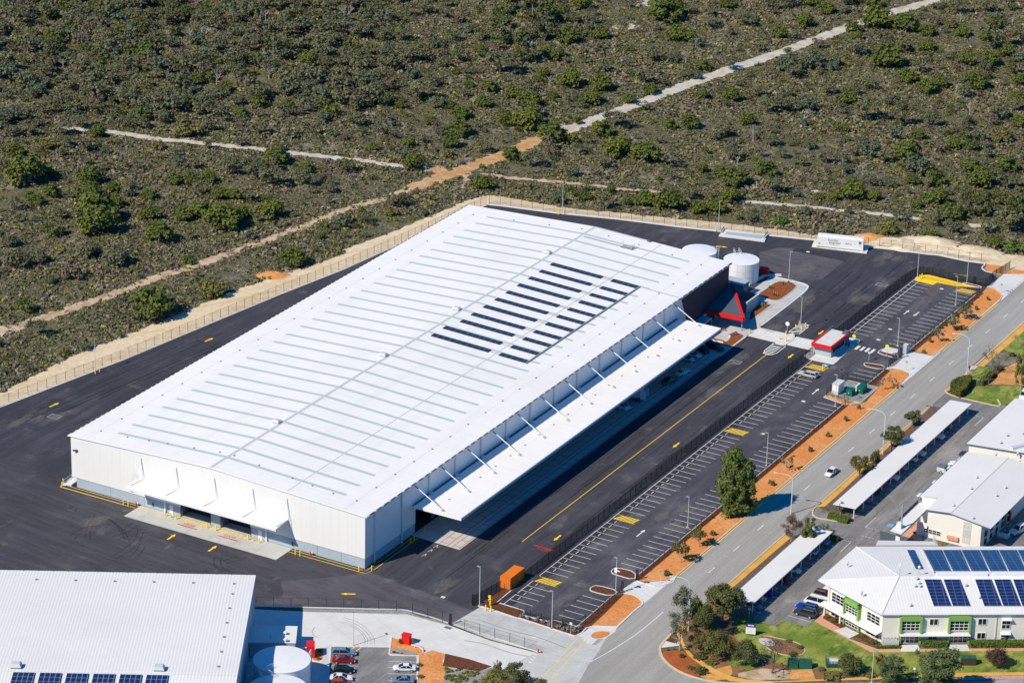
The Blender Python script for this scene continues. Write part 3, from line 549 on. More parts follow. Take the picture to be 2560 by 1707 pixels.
for v, x, y, r in (('r4', 145, 1345, 2.6), ('r4', 260, 1330, 1.6), ('r4', 400, 1310, 2.6), ('r6', 1378, 526, 3.0), ('r6', 1235, 618, 3.4), ('r6', 1400, 335, 3.), ('r6', 1500, 345, 2), ('r6', 370, 1052, 3.2), ('r6', 840, 640, 4), ('r6', 650, 820, 4), ('r6', 840, 410, 4), ('D', 1000, 1010, 3), ('D', 850, 1130, 2.4), ('D', 760, 1210, 2), ('D', 1080, 950, 2.5), ('q3', 420, 1370, 3), ('q3', 540, 1420, 2), ('B', 1430, 1180, 3), ('B', 1520, 1340, 3), ('B', 870, 960, 1.6), ('q8', 620, 1350, 2.4), ('q8', 2100, 580, 2), ('r7', 640, 470, 2.6), ('r7', 1150, 640, .9), ('A', 1230, 740, 3), ('A', 1200, 1000, 3.4), ('C', 1060, 930, 1.6), ('C', 300, 480, 2), ('r8', 700, 930, 2.6)):
    c0_ = g(v, x, y)
    for q in range(12):
        c = (c0_[0]+random.gauss(0, r*.35), c0_[1]+random.gauss(0, r*1.0)); n = 14; rr = r*random.uniform(.2, .95)
        m.add([(c[0]+rr*.6*math.cos(2*math.pi*i/n)*random.uniform(.5, 1.2), c[1]+rr*1.3*math.sin(2*math.pi*i/n)*random.uniform(.4, 1.2), .0405+.0006*q) for i in range(n)], [tuple(range(n))])
struct('ground_wear_marks', m)
# aprons of the warehouse
m = MB().mat('conc'); m.sheet([(-57.8, -6.3), (-57.8, 0), (-18.2, 0), (-18.2, -6.4)], .05); m.sheet([(0, 18.9), (0, 151), (12.3, 151), (12.3, 18.4), (6, 18.6)], .052); struct('warehouse_apron', m)
# tracks through the bush
TZ = .02
def track(name, kind, pts, wd, amp=.5):
    global TZ; TZ += .012; m = MB().mat(kind); P = [Vector(p) for p in rough(smooth(pts, 1), .12, 1.1)]
    A = []; B = []
    for i, q in enumerate(P):
        d = (P[min(i+1, len(P)-1)]-P[max(i-1, 0)]).normalized(); n = Vector((-d.y, d.x)); w1 = wd/2+random.gauss(0, amp); w2 = wd/2+random.gauss(0, amp)
        A.append((q.x+n.x*w1, q.y+n.y*w1, TZ)); B.append((q.x-n.x*w2, q.y-n.y*w2, TZ))
    n = len(A); m.add(A+B, [(n+i, n+i+1, i+1, i) for i in range(n-1)]); struct(name, m); return [(q.x, q.y, wd/2+.8) for q in P]
TR = []
TR += track('white_sand_track', 'trackS', gs('r3', 1800, -20, 1700, 20, 1350, 110, 1130, 195, 800, 320, 560, 405, 270, 500, 0, 600)+gs('r2', 2200, 650, 1850, 780, 1540, 895), 4.9, .35)
TR += track('orange_sand_track', 'trackO', gs('r2', 1540, 895, 1330, 960, 1150, 1050, 940, 1130, 760, 1190, 600, 1245, 500, 1285), 5.6, .6)
TR += track('sand_track', 'trackP', gs('r2', 500, 1285, 340, 1345, 150, 1400, 0, 1445)+gs('r4', 2060, 25, 1850, 105, 1600, 190, 1350, 280, 1150, 340, 920, 425, 650, 525, 450, 590, 250, 660, 60, 720, 0, 745), 3.5, .4)
TR += track('white_sand_track', 'trackS', gs('r1', 360, 870, 530, 885, 700, 895, 900, 925, 1100, 955, 1300, 970, 1500, 995, 1700, 1015, 1950, 1040, 2200, 1070, 2352, 1090)+gs('r2', 140, 1098, 380, 1135, 460, 1150), 3.0, .35)
TR += track('orange_sand_track', 'trackO', gs('r2', 560, 1140, 650, 1160, 720, 1195), 5, .7)
TR += track('sand_track', 'trackP', gs('r2', 960, 1190, 1130, 1215, 1400, 1240, 1700, 1265, 1900, 1298, 2080, 1305, 2240, 1320), 2., .3)
TR += track('white_sand_track', 'trackS', gs('r3', 420, 1378, 650, 1395, 900, 1420, 1150, 1445, 1400, 1470, 1640, 1500), 2.2, .3)
TR += track('white_sand_track', 'trackS', gs('r3', 1980, 1540, 2080, 1545, 2160, 1555), 3.)
TR += track('sand_track', 'trackP', gs('r2', 880, 1180, 850, 1230, 840, 1290), 1.6)
m = MB().mat('trackS')
for v, x, y, r in (('r4', 30, 740, 5), ('r3', 2170, 560, 2), ('r2', 2100, 10, 6), ('r2', 1950, 180, 5), ('r2', 1900, 560, 2.4), ('r2', 900, 260, 3), ('r2', 870, 300, 3), ('r2', 1470, 870, 3), ('r3', 930, 1310, 1.5), ('r1', 740, 20, 2), ('r2', 540, 250, 2.5)):
    c = g(v, x, y); n = 18; ph = random.random()*6
    m.add([(c[0]+r*math.cos(2*math.pi*i/n)*random.uniform(.6, 1.2), c[1]+r*1.2*math.sin(2*math.pi*i/n)*random.uniform(.5, 1.2), .02) for i in range(n)], [tuple(range(n))])
struct('bare_sand_patch', m)
# sand heaps with height
def heap(name, kind, cx, cy, rx, ry, h, rot, label):
    m = MB().mat(kind); n = 22; rings = 7; V = [(cx, cy, h)]
    for j in range(1, rings+1):
        t = j/rings
        for i in range(n):
            a = 2*math.pi*i/n; k = random.uniform(.85, 1.15); x = rx*t*math.cos(a)*k; y = ry*t*math.sin(a)*k
            V.append((cx+x*math.cos(rot)-y*math.sin(rot), cy+x*math.sin(rot)+y*math.cos(rot), max(0, h*(1-t**1.4)*random.uniform(.75, 1.2)) if j < rings else 0))
    f = [(0, 1+i, 1+(i+1) % n) for i in range(n)]
    for j in range(rings-1):
        for i in range(n): a = 1+j*n+i; b = 1+j*n+(i+1) % n; f.append((a, a+n, b+n, b))
    m.add(V, f); o = m.build(name, smooth=True); tag(o, label, 'heap')
c = g('r4', 1865, 350); heap('orange_sand_heap', 'sandO', *c, 4.5, 3.2, .8, .5, 'orange sand heap beside the left outer fence')
c = g('r6', 1310, 210); heap('orange_sand_heap', 'sandO', *c, 5, 4, 1.2, .3, 'orange sand heap behind the white fuel tank, outside the rear fence')
c = g('r6', 1500, 250); heap('sand_heap', 'sandX', *c, 9, 5, 1.6, .25, 'pale sand mound outside the rear fence, right of the orange heap')
c = g('D', 1010, 300); heap('sand_heap', 'sandX', *c, 10, 5.5, 1.9, .25, 'largest pale sand mound outside the rear fence above the tall light pole')
c = g('D', 1600, 400); heap('sand_heap', 'sandX', *c, 9, 4.5, 1.3, .25, 'low pale sand mound outside the rear fence right of the rubble')
m = MB().mat('dkl')
for i in range(40): c = g('D', random.uniform(1290, 1690), 0); t = random.random(); c = g('D', 1300+t*390, 330+t*80+random.uniform(-25, 25)); s_ = random.uniform(.2, .7); m.mat('seamL' if i % 4 == 0 else 'dkl'); m.obox((c[0], c[1], .1+s_/4+.5), (s_*1.6, s_, s_/2), random.random()*3)
tag(m.build('rubble_heap'), 'scattered grey rubble on the sand outside the rear fence', 'rubble')
# lawns and gardens of the corner block
bed('lawn', 'grass', gs('F8', 1010, 760, 1225, 745, 1525, 838, 1610, 765, 1925, 852, 2020, 780)+gs('F6', 150, 640, 470, 810, 750, 965, 1050, 965, 2352, 945, 2352, 1180, 1720, 1180, 1250, 1200, 800, 1200)+gs('F8', 1990, 1390, 1700, 1340, 1340, 1270, 1100, 1150, 1000, 950), .05)
bed('garden_soil', 'soil', gs('F8', 440, 750, 620, 700, 800, 640, 1010, 740, 1050, 900, 1150, 1000, 1300, 1180, 1650, 1260, 1990, 1380, 2349, 1430, 2349, 1530, 1500, 1520, 1100, 1500, 900, 1430, 500, 1200, 330, 1000), .045)
bed('garden_soil', 'soil', [(73, 16), (79, 18.5), (79, 25), (73, 25.5), (68.8, 30), (68.8, 22)], .044)
bed('lawn', 'grass', gs('F8', 880, 1280, 1320, 1250, 1330, 1330, 1200, 1400, 1000, 1360), .05)
bed('red_earth', 'redsoil', smooth(gs('F8', 75, 1160, 280, 1150, 420, 1180, 640, 1340, 700, 1400, 560, 1480, 400, 1460, 200, 1360, 90, 1250), 1, True), .05)
bed('orange_sand_patch', 'sandO', gs('F8', 700, 1400, 950, 1340, 980, 1440, 900, 1520, 700, 1545, 560, 1480), .052)
bed('orange_sand_patch', 'sandO', gs('F8', 1700, 1400, 1990, 1390, 2040, 1530, 1700, 1520), .052)
bed('bare_soil_patch', 'trackP', gs('F8', 1050, 1440, 1350, 1380, 1690, 1400, 1700, 1520, 1300, 1530, 1050, 1490), .051)
bed('footpath', 'path', [(68.3, 34), (69.6, 34.4)]+smooth([(69.6, 34.4)]+gs('F8', 440, 760, 350, 900, 330, 1000, 400, 1150, 560, 1270, 800, 1420, 1050, 1510, 1500, 1545), 1)+gs('F6', 1700, 1180, 2352, 1175)+gs('F6', 2352, 1205, 1700, 1222)+smooth(gs('F8', 1500, 1560, 1000, 1560, 800, 1490, 560, 1330, 380, 1190, 290, 1000, 240, 900, 400, 745), 1), .058)
bed('footpath', 'path', [(68.3, 34), (68.3, 62.5), (70, 61.5), (69.7, 34)], .057); bed('footpath', 'path', [(68.3, 78.5), (68.3, 143), (70, 142), (69.8, 80)], .057)
bed('footpath', 'path', gs('q5', 1335, 600, 1610, 370, 1650, 380, 1390, 600)+[], .057); bed('footpath', 'path', [(68.4, 173), (68, 207), (68, 260), (70, 260), (70, 207), (70, 173)], .057)
bed('pink_pavement', 'pinkP', gs('F6', 1700, 1225, 2352, 1208, 2352, 1240, 1700, 1262), .06)
bed('grey_bark_bed', 'mulchG', [(70, 27), (73.2, 25.5), (75, 62), (73.5, 64.2), (70.2, 61.5)], .06); bed('grey_bark_bed', 'mulchG', [(70, 79.5), (73, 78), (77, 77.6), (73.3, 144.5)]+gs('q5', 1180, 795, 1130, 830), .06)
bed('kerb_ramp', 'concL', gs('F8', 50, 1110, 170, 985, 290, 1000, 300, 1090, 60, 1120), .075); bed('mulched_island', 'mulchB', gs('F8', 120, 1030, 180, 985, 290, 1010, 230, 1060), .09)
bed('salmon_paving', 'brickP', gs('F6', 290, 515, 240, 610, 410, 705, 500, 815, 820, 935, 1050, 930, 1050, 965, 740, 965, 450, 800, 150, 640), .06)
bed('salmon_paving', 'brickP', gs('F6', 1050, 932, 2352, 922, 2352, 950, 1050, 962), .059)
bed('doorstep_slab', 'concL', gs('F6', 485, 700, 620, 770, 515, 822, 360, 735), .07); bed('doorstep_slab', 'concL', gs('F6', 1070, 890, 1235, 885, 1268, 955, 1055, 960), .07); bed('doorstep_slab', 'concL', gs('F6', 1570, 885, 1755, 885, 1782, 952, 1560, 955), .07)
bed('mulch_bed', 'mulchB', gs('F6', 240, 590, 300, 570, 470, 660, 465, 695, 415, 705), .065); bed('mulch_bed', 'mulchB', gs('F6', 580, 790, 640, 760, 850, 880, 840, 930, 800, 920), .065)
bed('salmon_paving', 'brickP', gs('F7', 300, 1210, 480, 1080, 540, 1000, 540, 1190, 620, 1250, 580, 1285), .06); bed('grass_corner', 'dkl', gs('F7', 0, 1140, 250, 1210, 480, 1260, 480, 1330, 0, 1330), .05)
bed('garden_bed', 'soil', smooth(gs('F8', 1310, 990, 1400, 960, 1560, 1000, 1780, 1040, 1900, 1120, 1900, 1190, 1780, 1230, 1560, 1200, 1400, 1110), 1, True), .07, 'kerbY')
bed('stone_slab', 'greyW', smooth(gs('F8', 1310, 1000, 1450, 1010, 1515, 1060, 1510, 1110, 1400, 1110, 1310, 1060), 1, True), .3)
bed('lawn', 'grass', gs('q5', 1560, 670, 1730, 540, 2349, 530, 2349, 700, 2030, 795, 1700, 720), .05); bed('lawn', 'grass', gs('q5', 1600, 440, 1620, 395, 1770, 290, 1930, 300, 1910, 400, 1740, 500, 1720, 560, 1560, 480), .05)
bed('lawn', 'grass', [(70, 186), (70, 260), (100, 260), (92, 200), (80, 182)], .05)
bed('kerb_ramp', 'concL', gs('q5', 1600, 370, 1680, 285, 1770, 285, 1650, 370), .065); bed('side_road', 'cpark', gs('q5', 1690, 275, 1870, 110, 1960, 160, 1930, 300, 1780, 285), .03)
bed('sandy_court', 'sandO', gs('q5', 1880, 520, 2110, 300, 2349, 200, 2349, 525), .05); bed('sandy_court', 'sand', [(79, 180), (92, 200), (110, 215), (125, 180), (95, 165)], .046)
bed('mulch_bed', 'mulchB', gs('q5', 1780, 520, 1900, 400, 2050, 310, 2090, 320, 1900, 520), .056)
# lower car park planting
m = MB().mat('cpark'); m.sheet(gs('q6', 1160, 1105, 1915, 1112, 1905, 1205, 2268, 1222, 2262, 1568)+gs('q6', 2250, 1750, 1100, 1750, 1130, 1568), .04); struct('lower_car_park', m)
m = MB().mat('kerb'); m.strip(gs('q6', 1125, 1568, 1160, 1105, 1505, 1108), .25, 0, .15); m.strip(gs('q6', 1935, 985, 1905, 1190)+smooth(gs('q6', 1905, 1190, 1915, 1212, 1960, 1215), 1)+gs('q6', 2270, 1222, 2262, 1568, 2250, 1750), .28, 0, .15); struct('lower_kerb', m)
m = MB().mat('seam'); m.sheet(gs('q6', 1060, 1120, 1150, 1080, 1160, 1100, 1120, 1568, 1000, 1568, 1040, 1300), .05); struct('lower_footpath', m)
bed('orange_mulch_bed', 'mulchO', gs('q6', 970, 1125, 1065, 1120, 1055, 1260, 1000, 1290, 930, 1270), .07)
bed('planter_bed', 'mulchO', gs('q6', 1940, 985, 2200, 1060, 2349, 1110, 2349, 1260, 2275, 1225, 1912, 1190), .06)
bed('orange_mulch_bed', 'mulchO', gs('q6', 2270, 1225)+gs('g8', 0, 540, 128, 575, 95, 640, 120, 720, 110, 847)+gs('q6', 2262, 1568, 2250, 1750), .058)
bed('dark_mulch_bed', 'mulchB', gs('g8', 125, 572, 350, 625, 560, 692, 440, 740, 100, 690), .06)
bed('gravel_bed', 'gravel', gs('g8', 105, 700, 450, 740, 560, 700, 900, 800, 1000, 900, 110, 900), .055); bed('gravel_bed', 'gravel', gs('q6', 2030, 1120, 2260, 1190, 2265, 1215, 1920, 1190, 1960, 1130), .075)
bed('gravel_strip', 'gravel', gs('q6', 800, 620, 2130, 645, 2300, 720)+gs('g8', 0, 250, 160, 300, 160, 310, 0, 268)+gs('q6', 2130, 690, 800, 655), .045)
m = MB().mat('kerb'); m.strip(gs('q6', 190, 590, 800, 605, 2060, 635, 2140, 645)+gs('g8', 0, 237, 150, 288), .25, 0, .2); m.strip(gs('g8', 185, 290, 985, 556), .25, 0, .15); struct('boundary_kerb', m)
# ================= WAREHOUSE =================
W, L, H, HR, XR = 76.4, 173.6, 12.43, 14.05, -38.9
Wh = thing('warehouse', 'huge white warehouse with long low gable roof and wide side canopy', 'warehouse', (0, 0, 0))
hz = lambda x: H+(HR-H)*(1-abs(x-XR)/(XR if x > XR else (W+XR))*(1 if x < XR else -1)) if False else (H+(HR-H)*((x+W)/(W+XR) if x < XR else (-x)/(-XR)))
m = MB().mat('roof'); o = .35
hx = {-W-o: hz(-W), XR: HR, o: hz(0)}
m.add([(-W-o, -o, H), (XR, -o, HR), (XR, L+o, HR), (-W-o, L+o, H), (o, -o, H), (o, L+o, H), (-W-o, -o, H-.22), (XR, -o, HR-.22), (XR, L+o, HR-.22), (-W-o, L+o, H-.22), (o, -o, H-.22), (o, L+o, H-.22)], [(0, 1, 2, 3), (1, 4, 5, 2), (0, 6, 7, 1), (1, 7, 10, 4), (4, 10, 11, 5), (0, 3, 9, 6), (3, 2, 8, 9), (2, 5, 11, 8), (9, 8, 7, 6), (8, 11, 10, 7)])
rf = m.build('roof', Wh)
ys = [5.9, 11.2, 17.3, 22.6, 28.0, 33.9, 39.4, 44.8, 50.8, 56.1, 61.5, 67.6, 73, 79, 84.4, 89.9, 95.6, 101, 106.2, 112.2, 117.5, 122.9, 128.9, 134.2, 139.5, 145.6, 150.8, 156.2, 162.2, 167.7]
for y in ys:
    m = MB().mat('skyl')
    for x0, x1 in ((-67.8, XR-.45), (XR+.45, -8.4)):
        m.add([(x0, y-.47, hz(x0)+.03), (x1, y-.47, hz(x1)+.03), (x1, y+.47, hz(x1)+.03), (x0, y+.47, hz(x0)+.03)], [(0, 1, 2, 3)])
    m.mat('seamL')
    for x in (-58, -48, -29, -20): m.add([(x, y-.49, hz(x)+.035), (x+.25, y-.49, hz(x+.25)+.035), (x+.25, y+.49, hz(x+.25)+.035), (x, y+.49, hz(x)+.035)], [(0, 1, 2, 3)])
    m.build('skylight_strip', rf)
m = MB().mat('seam'); m.add([(XR-.35, -.3, HR-.02+.03), (XR, -.3, HR+.06), (XR+.35, -.3, HR+.01), (XR-.35, L+.3, HR+.01), (XR, L+.3, HR+.06), (XR+.35, L+.3, HR+.01)], [(0, 1, 4, 3), (1, 2, 5, 4)]); m.build('ridge_capping', rf)
m = MB().mat('dkl'); x = -19.5; m.add([(x, 0, hz(x)+.02), (x+.1, 0, hz(x)+.02), (x+.1, L, hz(x)+.02), (x, L, hz(x)+.02)], [(0, 1, 2, 3)]); x = -72.; m.mat('seamL').add([(x, 0, hz(x)+.02), (x+.08, 0, hz(x)+.02), (x+.08, L, hz(x)+.02), (x, L, hz(x)+.02)], [(0, 1, 2, 3)])
x = -5.2; m.add([(x, 0, hz(x)+.02), (x+.08, 0, hz(x)+.02), (x+.08, L, hz(x)+.02), (x, L, hz(x)+.02)], [(0, 1, 2, 3)])
m.mat('dkl'); m.add([(-10.8, 145.2, hz(-10.8)+.03), (-.1, 145.2, H+.03), (-.1, 145.4, H+.03), (-10.8, 145.4, hz(-10.8)+.03)], [(0, 1, 2, 3)]); m.build('sheet_joint', rf)
# fascia gutter with overflow slots
m = MB().mat('seamL'); m.box(.36, .62, -.3, L+.3, H-.34, H-.05); m.mat('black')
y = 1.
while y < L: m.box(.4, .66, y, y+1.9, H-.04, H+.0); y += 2.8
m.build('gutter', Wh)
m = MB().mat('seamL'); m.box(-W-.62, -W-.36, -.3, L+.3, H-.34, H-.05); m.mat('black')
y = 1.
while y < L: m.box(-W-.6, -W-.37, y, y+1.2, H-.05, H+.01); y += 1.9
m.build('gutter', Wh)
# front wall with openings
zc = 2.4
def wallpoly(mb, pts, Y):
    mb.add([(p[0], Y, p[1]) for p in pts], [tuple(range(len(pts)))])
m = MB().mat('cladX')
ops = [(-47.2, -39.4), (-36.7, -29.0)]; oz = 4.6
xs = [-W, -47.2, -39.4, -36.7, -29.0, 0]
def colw(x0, x1, z0):
    q = [(x0, z0), (x1, z0), (x1, hz(x1)-.2)]
    if x0 < XR < x1: q.append((XR, HR-.2))
    q.append((x0, hz(x0)-.2)); wallpoly(m, q, 0)
colw(-W, -47.2, zc); colw(-47.2, -39.4, oz); colw(-39.4, -36.7, zc+.9); colw(-36.7, -29, oz); colw(-29, 0, zc)
m.build('front_wall', Wh)
m = MB().mat('dado'); m.box(-W+1.2, -47.25, .12, .5, 0, zc); m.box(-39.35, -36.75, .12, .5, 0, zc+.9); m.box(-28.95, -.12, .12, .5, 0, zc)
m.box(-.62, -.12, .5, 20.4, 0, zc-.1); m.mat('dkl')
for x in (-66, -57, -12, -6): m.box(x, x+.05, .1, .12, 0, zc)
m.mat('dkl').box(-W, -47.25, .02, .14, zc-.06, zc); m.box(-28.9, 0, .02, .14, zc-.06, zc)
m.build('precast_dado', Wh)
m = MB().mat('clad'); m.add([(0, 0, zc-.1), (0, 20.4, zc-.1), (0, 20.4, H-.2), (0, 0, H-.2)], [(0, 1, 2, 3)]); m.add([(0, 20.4, 5.6), (0, 146, 5.6), (0, 146, H-.2), (0, 20.4, H-.2)], [(0, 1, 2, 3)]); m.build('side_wall', Wh)
m = MB().mat('clad'); m.add([(-W, 0, zc), (-W, 0, H-.2), (-W, L, H-.2), (-W, L, zc)], [(0, 1, 2, 3)]); m.add([(-W, L, 0), (-W, L, H-.2), (XR, L, HR-.2), (0, L, H-.2), (0, L, 0)], [(0, 1, 2, 3, 4)]); m.mat('dado').add([(-W+1.2, .12, 0), (-W+1.2, .12, zc), (-W+1.2, L, zc), (-W+1.2, L, 0)], [(0, 1, 2, 3)]); m.build('far_walls', Wh)
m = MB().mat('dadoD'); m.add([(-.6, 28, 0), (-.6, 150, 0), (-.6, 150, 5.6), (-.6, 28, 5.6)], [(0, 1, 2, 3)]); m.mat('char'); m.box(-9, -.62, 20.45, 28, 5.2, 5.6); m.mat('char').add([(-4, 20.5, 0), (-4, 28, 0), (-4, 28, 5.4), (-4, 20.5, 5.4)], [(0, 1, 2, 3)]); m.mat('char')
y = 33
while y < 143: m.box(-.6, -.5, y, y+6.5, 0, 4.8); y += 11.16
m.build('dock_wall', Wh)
m = MB().mat('char'); m.add([(0, 150.8, 0), (0, L, 0), (0, L, H-.2), (0, 145.8, H-.2)], [(0, 1, 2, 3)]); m.mat('clad').add([(.01, 146, 5.6), (.01, 149.5, 4.2), (.01, 145.8, H-.25)], [(0, 1, 2)]); m.build('charcoal_wall', Wh)
m = MB().mat('clad').add([(.05, 144.5, 4.), (.05, 150.2, 4.1), (.05, 146.2, H-.3), (.05, 144.6, H-.3)], [(0, 1, 2, 3)]); m.build('slanted_fin', Wh)
for (x0, x1) in ops:
    m = MB().mat('char'); m.add([(x0, 3.2, 0), (x1, 3.2, 0), (x1, 3.2, oz+.5), (x0, 3.2, oz+.5)], [(0, 1, 2, 3)]); m.mat('dadoD').box(x0-.1, x0, .02, 3.2, 0, oz+.4); m.box(x1, x1+.1, .02, 3.2, 0, oz+.4); m.mat('char').add([(x0, 0, oz+.02), (x1, 0, oz+.02), (x1, 3.2, oz+.02), (x0, 3.2, oz+.02)], [(0, 3, 2, 1)]); m.mat('conc').box(x0, x1, 0, 3.2, 0, .06); m.build('loading_bay', Wh)
for x in (-50.15, -27.0): m = MB().mat('white'); m.box(x, x+.95, .02, .11, .05, 2.15); m.mat('alu').box(x+.75, x+.85, -.04, .02, 1, 1.1); m.build('door', Wh)
for x in (-51.3, -24.9): m = MB().mat('white'); m.box(x, x+.28, -.32, -.04, 0, 6.4); m.build('downpipe', Wh)
for x, z in ((-48.9, 4.0), (-26.3, 3.8), (-60.2, 3.3)): MB().mat('char').obox((x, -.25, z), (.5, .4, .3)).build('wall_light', Wh)
MB().mat('char').obox((-75, -.4, 9.2), (1.0, .35, .25), .6).build('wall_light', Wh)
for x in (-54.5, -18.2): MB().mat('char').obox((x, -.12, 1.2), (.15, .2, .9)).build('wall_bracket', Wh)
# side wall downpipes / mullions
y = 3.4
for y in [3.4, 14.4]+[25.6+11.16*k for k in range(11)]:
    m = MB().mat('seamL'); m.box(.02, .3, y, y+.3, 0 if y < 20 else 7.4, H-.3)
    if y > 20: m.box(.3, 1.1, y-.3, y+.5, 7.35, 7.75)
    m.build('downpipe', Wh)
# side canopy
CZ = 7.35
m = MB().mat('roof'); m.box(.75, 12.15, 19.0, 144.2, CZ-.12, CZ); m.mat('seamL').box(12.15, 12.4, 18.9, 144.4, CZ-.35, CZ+.02); m.mat('alu').box(12.4, 12.46, 18.9, 144.4, CZ-.5, CZ-.3); m.mat('white').box(.6, 12.4, 18.7, 19.0, CZ-.55, CZ+.02); m.box(.75, 12.4, 144.2, 144.4, CZ-.4, CZ+.02)
m.mat('dkl')
for k in range(12): y = 19.6+11.16*k; m.box(.3, 12.1, y-.1, y+.1, CZ-.5, CZ-.13)
cn = m.build('side_canopy', Wh)
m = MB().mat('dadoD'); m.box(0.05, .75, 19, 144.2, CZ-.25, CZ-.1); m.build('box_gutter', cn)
for k in range(12):
    y = 19.7+11.16*k; m = MB().mat('steel'); m.tube((.1, y, 11.7), (1.0, y, 11.15), .16, 8); m.mat('white').tube((1.0, y, 11.15), (7.2, y, CZ+.25), .105, 8); m.mat('steel').box(6.9, 7.5, y-.1, y+.1, CZ, CZ+.45); m.build('canopy_stay', cn)
for k in range(18): y = 25.4+6.65*k; MB().mat('dkl').obox((5.5, y, CZ+.06), (.38, .28, .12)).build('roof_anchor', cn)
for xx in (.3, 1.9):
    m = MB().mat('white')
    m.path([(xx, 20.6, CZ), (xx, 20.6, CZ+1.1), (xx, 23.2, CZ+1.1), (xx, 23.2, CZ)], .04, 5); m.path([(xx, 20.6, CZ+.6), (xx, 23.2, CZ+.6)], .03, 5)
    m.build('guard_rail', cn)
for y in (21.5, 27.9, 28.8, 29.8, 35): 
    pass
# front canopy
m = MB().mat('roofW'); m.add([(-58.2, 0, 6.75), (-19.2, 0, 6.75), (-19.2, -4.9, 6.35), (-58.2, -4.9, 6.35), (-58.2, 0, 6.45), (-19.2, 0, 6.45), (-19.2, -4.9, 6.05), (-58.2, -4.9, 6.05)], [(0, 3, 2, 1), (4, 5, 6, 7), (3, 7, 6, 2), (2, 6, 5, 1), (0, 4, 7, 3)]); m.mat('white').box(-58.3, -19.1, -5.1, -4.9, 5.95, 6.42)
fc = m.build('front_canopy', Wh)
for x in (-57.4, -48.1, -38.1, -28.2, -19.5):
    m = MB().mat('alu'); m.tube((x, -.05, 11.6), (x+.5, -.3, 6.85), .055, 6); m.tube((x, -.05, 11.6), (x-.1, -4.0, 6.5), .055, 6); m.mat('steel').tube((x-.1, -4.0, 6.5), (x+.4, -.4, 6.8), .035, 5); m.build('canopy_stay', fc)
m = MB().mat('alu')
for z in (.6, 1.1): m.path([(-58.5, -.4, 6.7+z), (-58.5, -1.8, 6.6+z), (-56.2, -1.8, 6.6+z), (-55.0, -.8, 6.7+z)], .035, 5)
for q in ((-58.5, -.4), (-58.5, -1.8), (-56.2, -1.8), (-55.0, -.8)): m.path([(*q, 6.6), (*q, 7.8)], .035, 5)
m.build('guard_rail', fc)
# roof furniture
for i, (x, y) in enumerate(((-40, 26.9), (-40, 71.8), (-40.1, 105.5), (-40, 150.5))):
    z = hz(x); t = thing('roof_ventilator', 'grey box ventilator astride the warehouse ridge, '+nth(i)+' from the front gable', 'ventilator', (x, y, z), 0, 'ventilators along the warehouse ridge')
    m = MB().mat('alu'); m.add([(-1, -.8, .35), (1, -.8, .35), (1, .8, .35), (-1, .8, .35), (-.6, -.5, .75), (.6, -.5, .75), (.6, .5, .75), (-.6, .5, .75)], [(0, 1, 5, 4), (1, 2, 6, 5), (2, 3, 7, 6), (3, 0, 4, 7), (4, 5, 6, 7), (3, 2, 1, 0)]); m.build('cowl', t, world=False)
    m = MB().mat('steel'); m.box(-.75, .75, -.6, .6, -.1, .35); m.build('base', t, world=False)
t = thing('roof_access_platform', 'galvanised railed access platform on the warehouse roof near the back', 'platform', (-25.4, 166.2, hz(-25.4)))
m = MB().mat('alu')
for sx in (-1.6, 1.6):
    for sy in (-.9, .9): m.path([(sx, sy, 0), (sx, sy, 1.25)], .045, 5)
for z in (.7, 1.25): m.path([(-1.6, -.9, z), (1.6, -.9, z), (1.6, .9, z), (-1.6, .9, z), (-1.6, -.9, z)], .04, 5)
m.build('railing', t, world=False); m = MB().mat('steel'); m.box(-1.6, 1.6, -.9, .9, .12, .2); m.build('deck', t, world=False)
m = MB().mat('seam'); x = -38
while x < -26.9: m.box(x, x+.22, 165.6, 166.4, hz(x)+.03, hz(x)+.09); x += .36
tag(m.build('roof_walkway'), 'grated walkway strip leading from the ridge to the railed platform', 'walkway')
m = MB().mat('seam'); m.add([(-38.3, 173.4, HR+.02), (-23, 173.4, hz(-23)+.06), (-23, 174, hz(-23)+.06), (-38.3, 174, HR+.02)], [(0, 1, 2, 3)]); m.mat('dkl').box(-23.2, -22.4, 173, 173.5, hz(-23), hz(-23)+.4); tag(m.build('edge_walkway'), 'narrow grey walkway along the far gable edge of the warehouse roof', 'walkway')
for k in range(22):
    y = 4.8+7.75*k
    for x in (-71.7, -5.1): MB().mat('dkl').obox((x, y, hz(x)+.08), (.32, .32, .14)).build('roof_anchor', rf)
for x, y in ((-64.5, 4.8), (-59.1, 5.3), (-54.5, 5.9), (-48, 6.6), (-41.7, 7.3), (-38, 7.4), (-31.1, 6.7), (-21.9, 5.7), (-16.5, 5.2), (-10.9, 4.7), (-60, 168.5), (-50, 169.5), (-41, 170.5), (-33, 170.2), (-24, 169.8), (-14, 169)): MB().mat('dkl').obox((x, y, hz(x)+.08), (.32, .28, .14)).build('roof_anchor', rf)
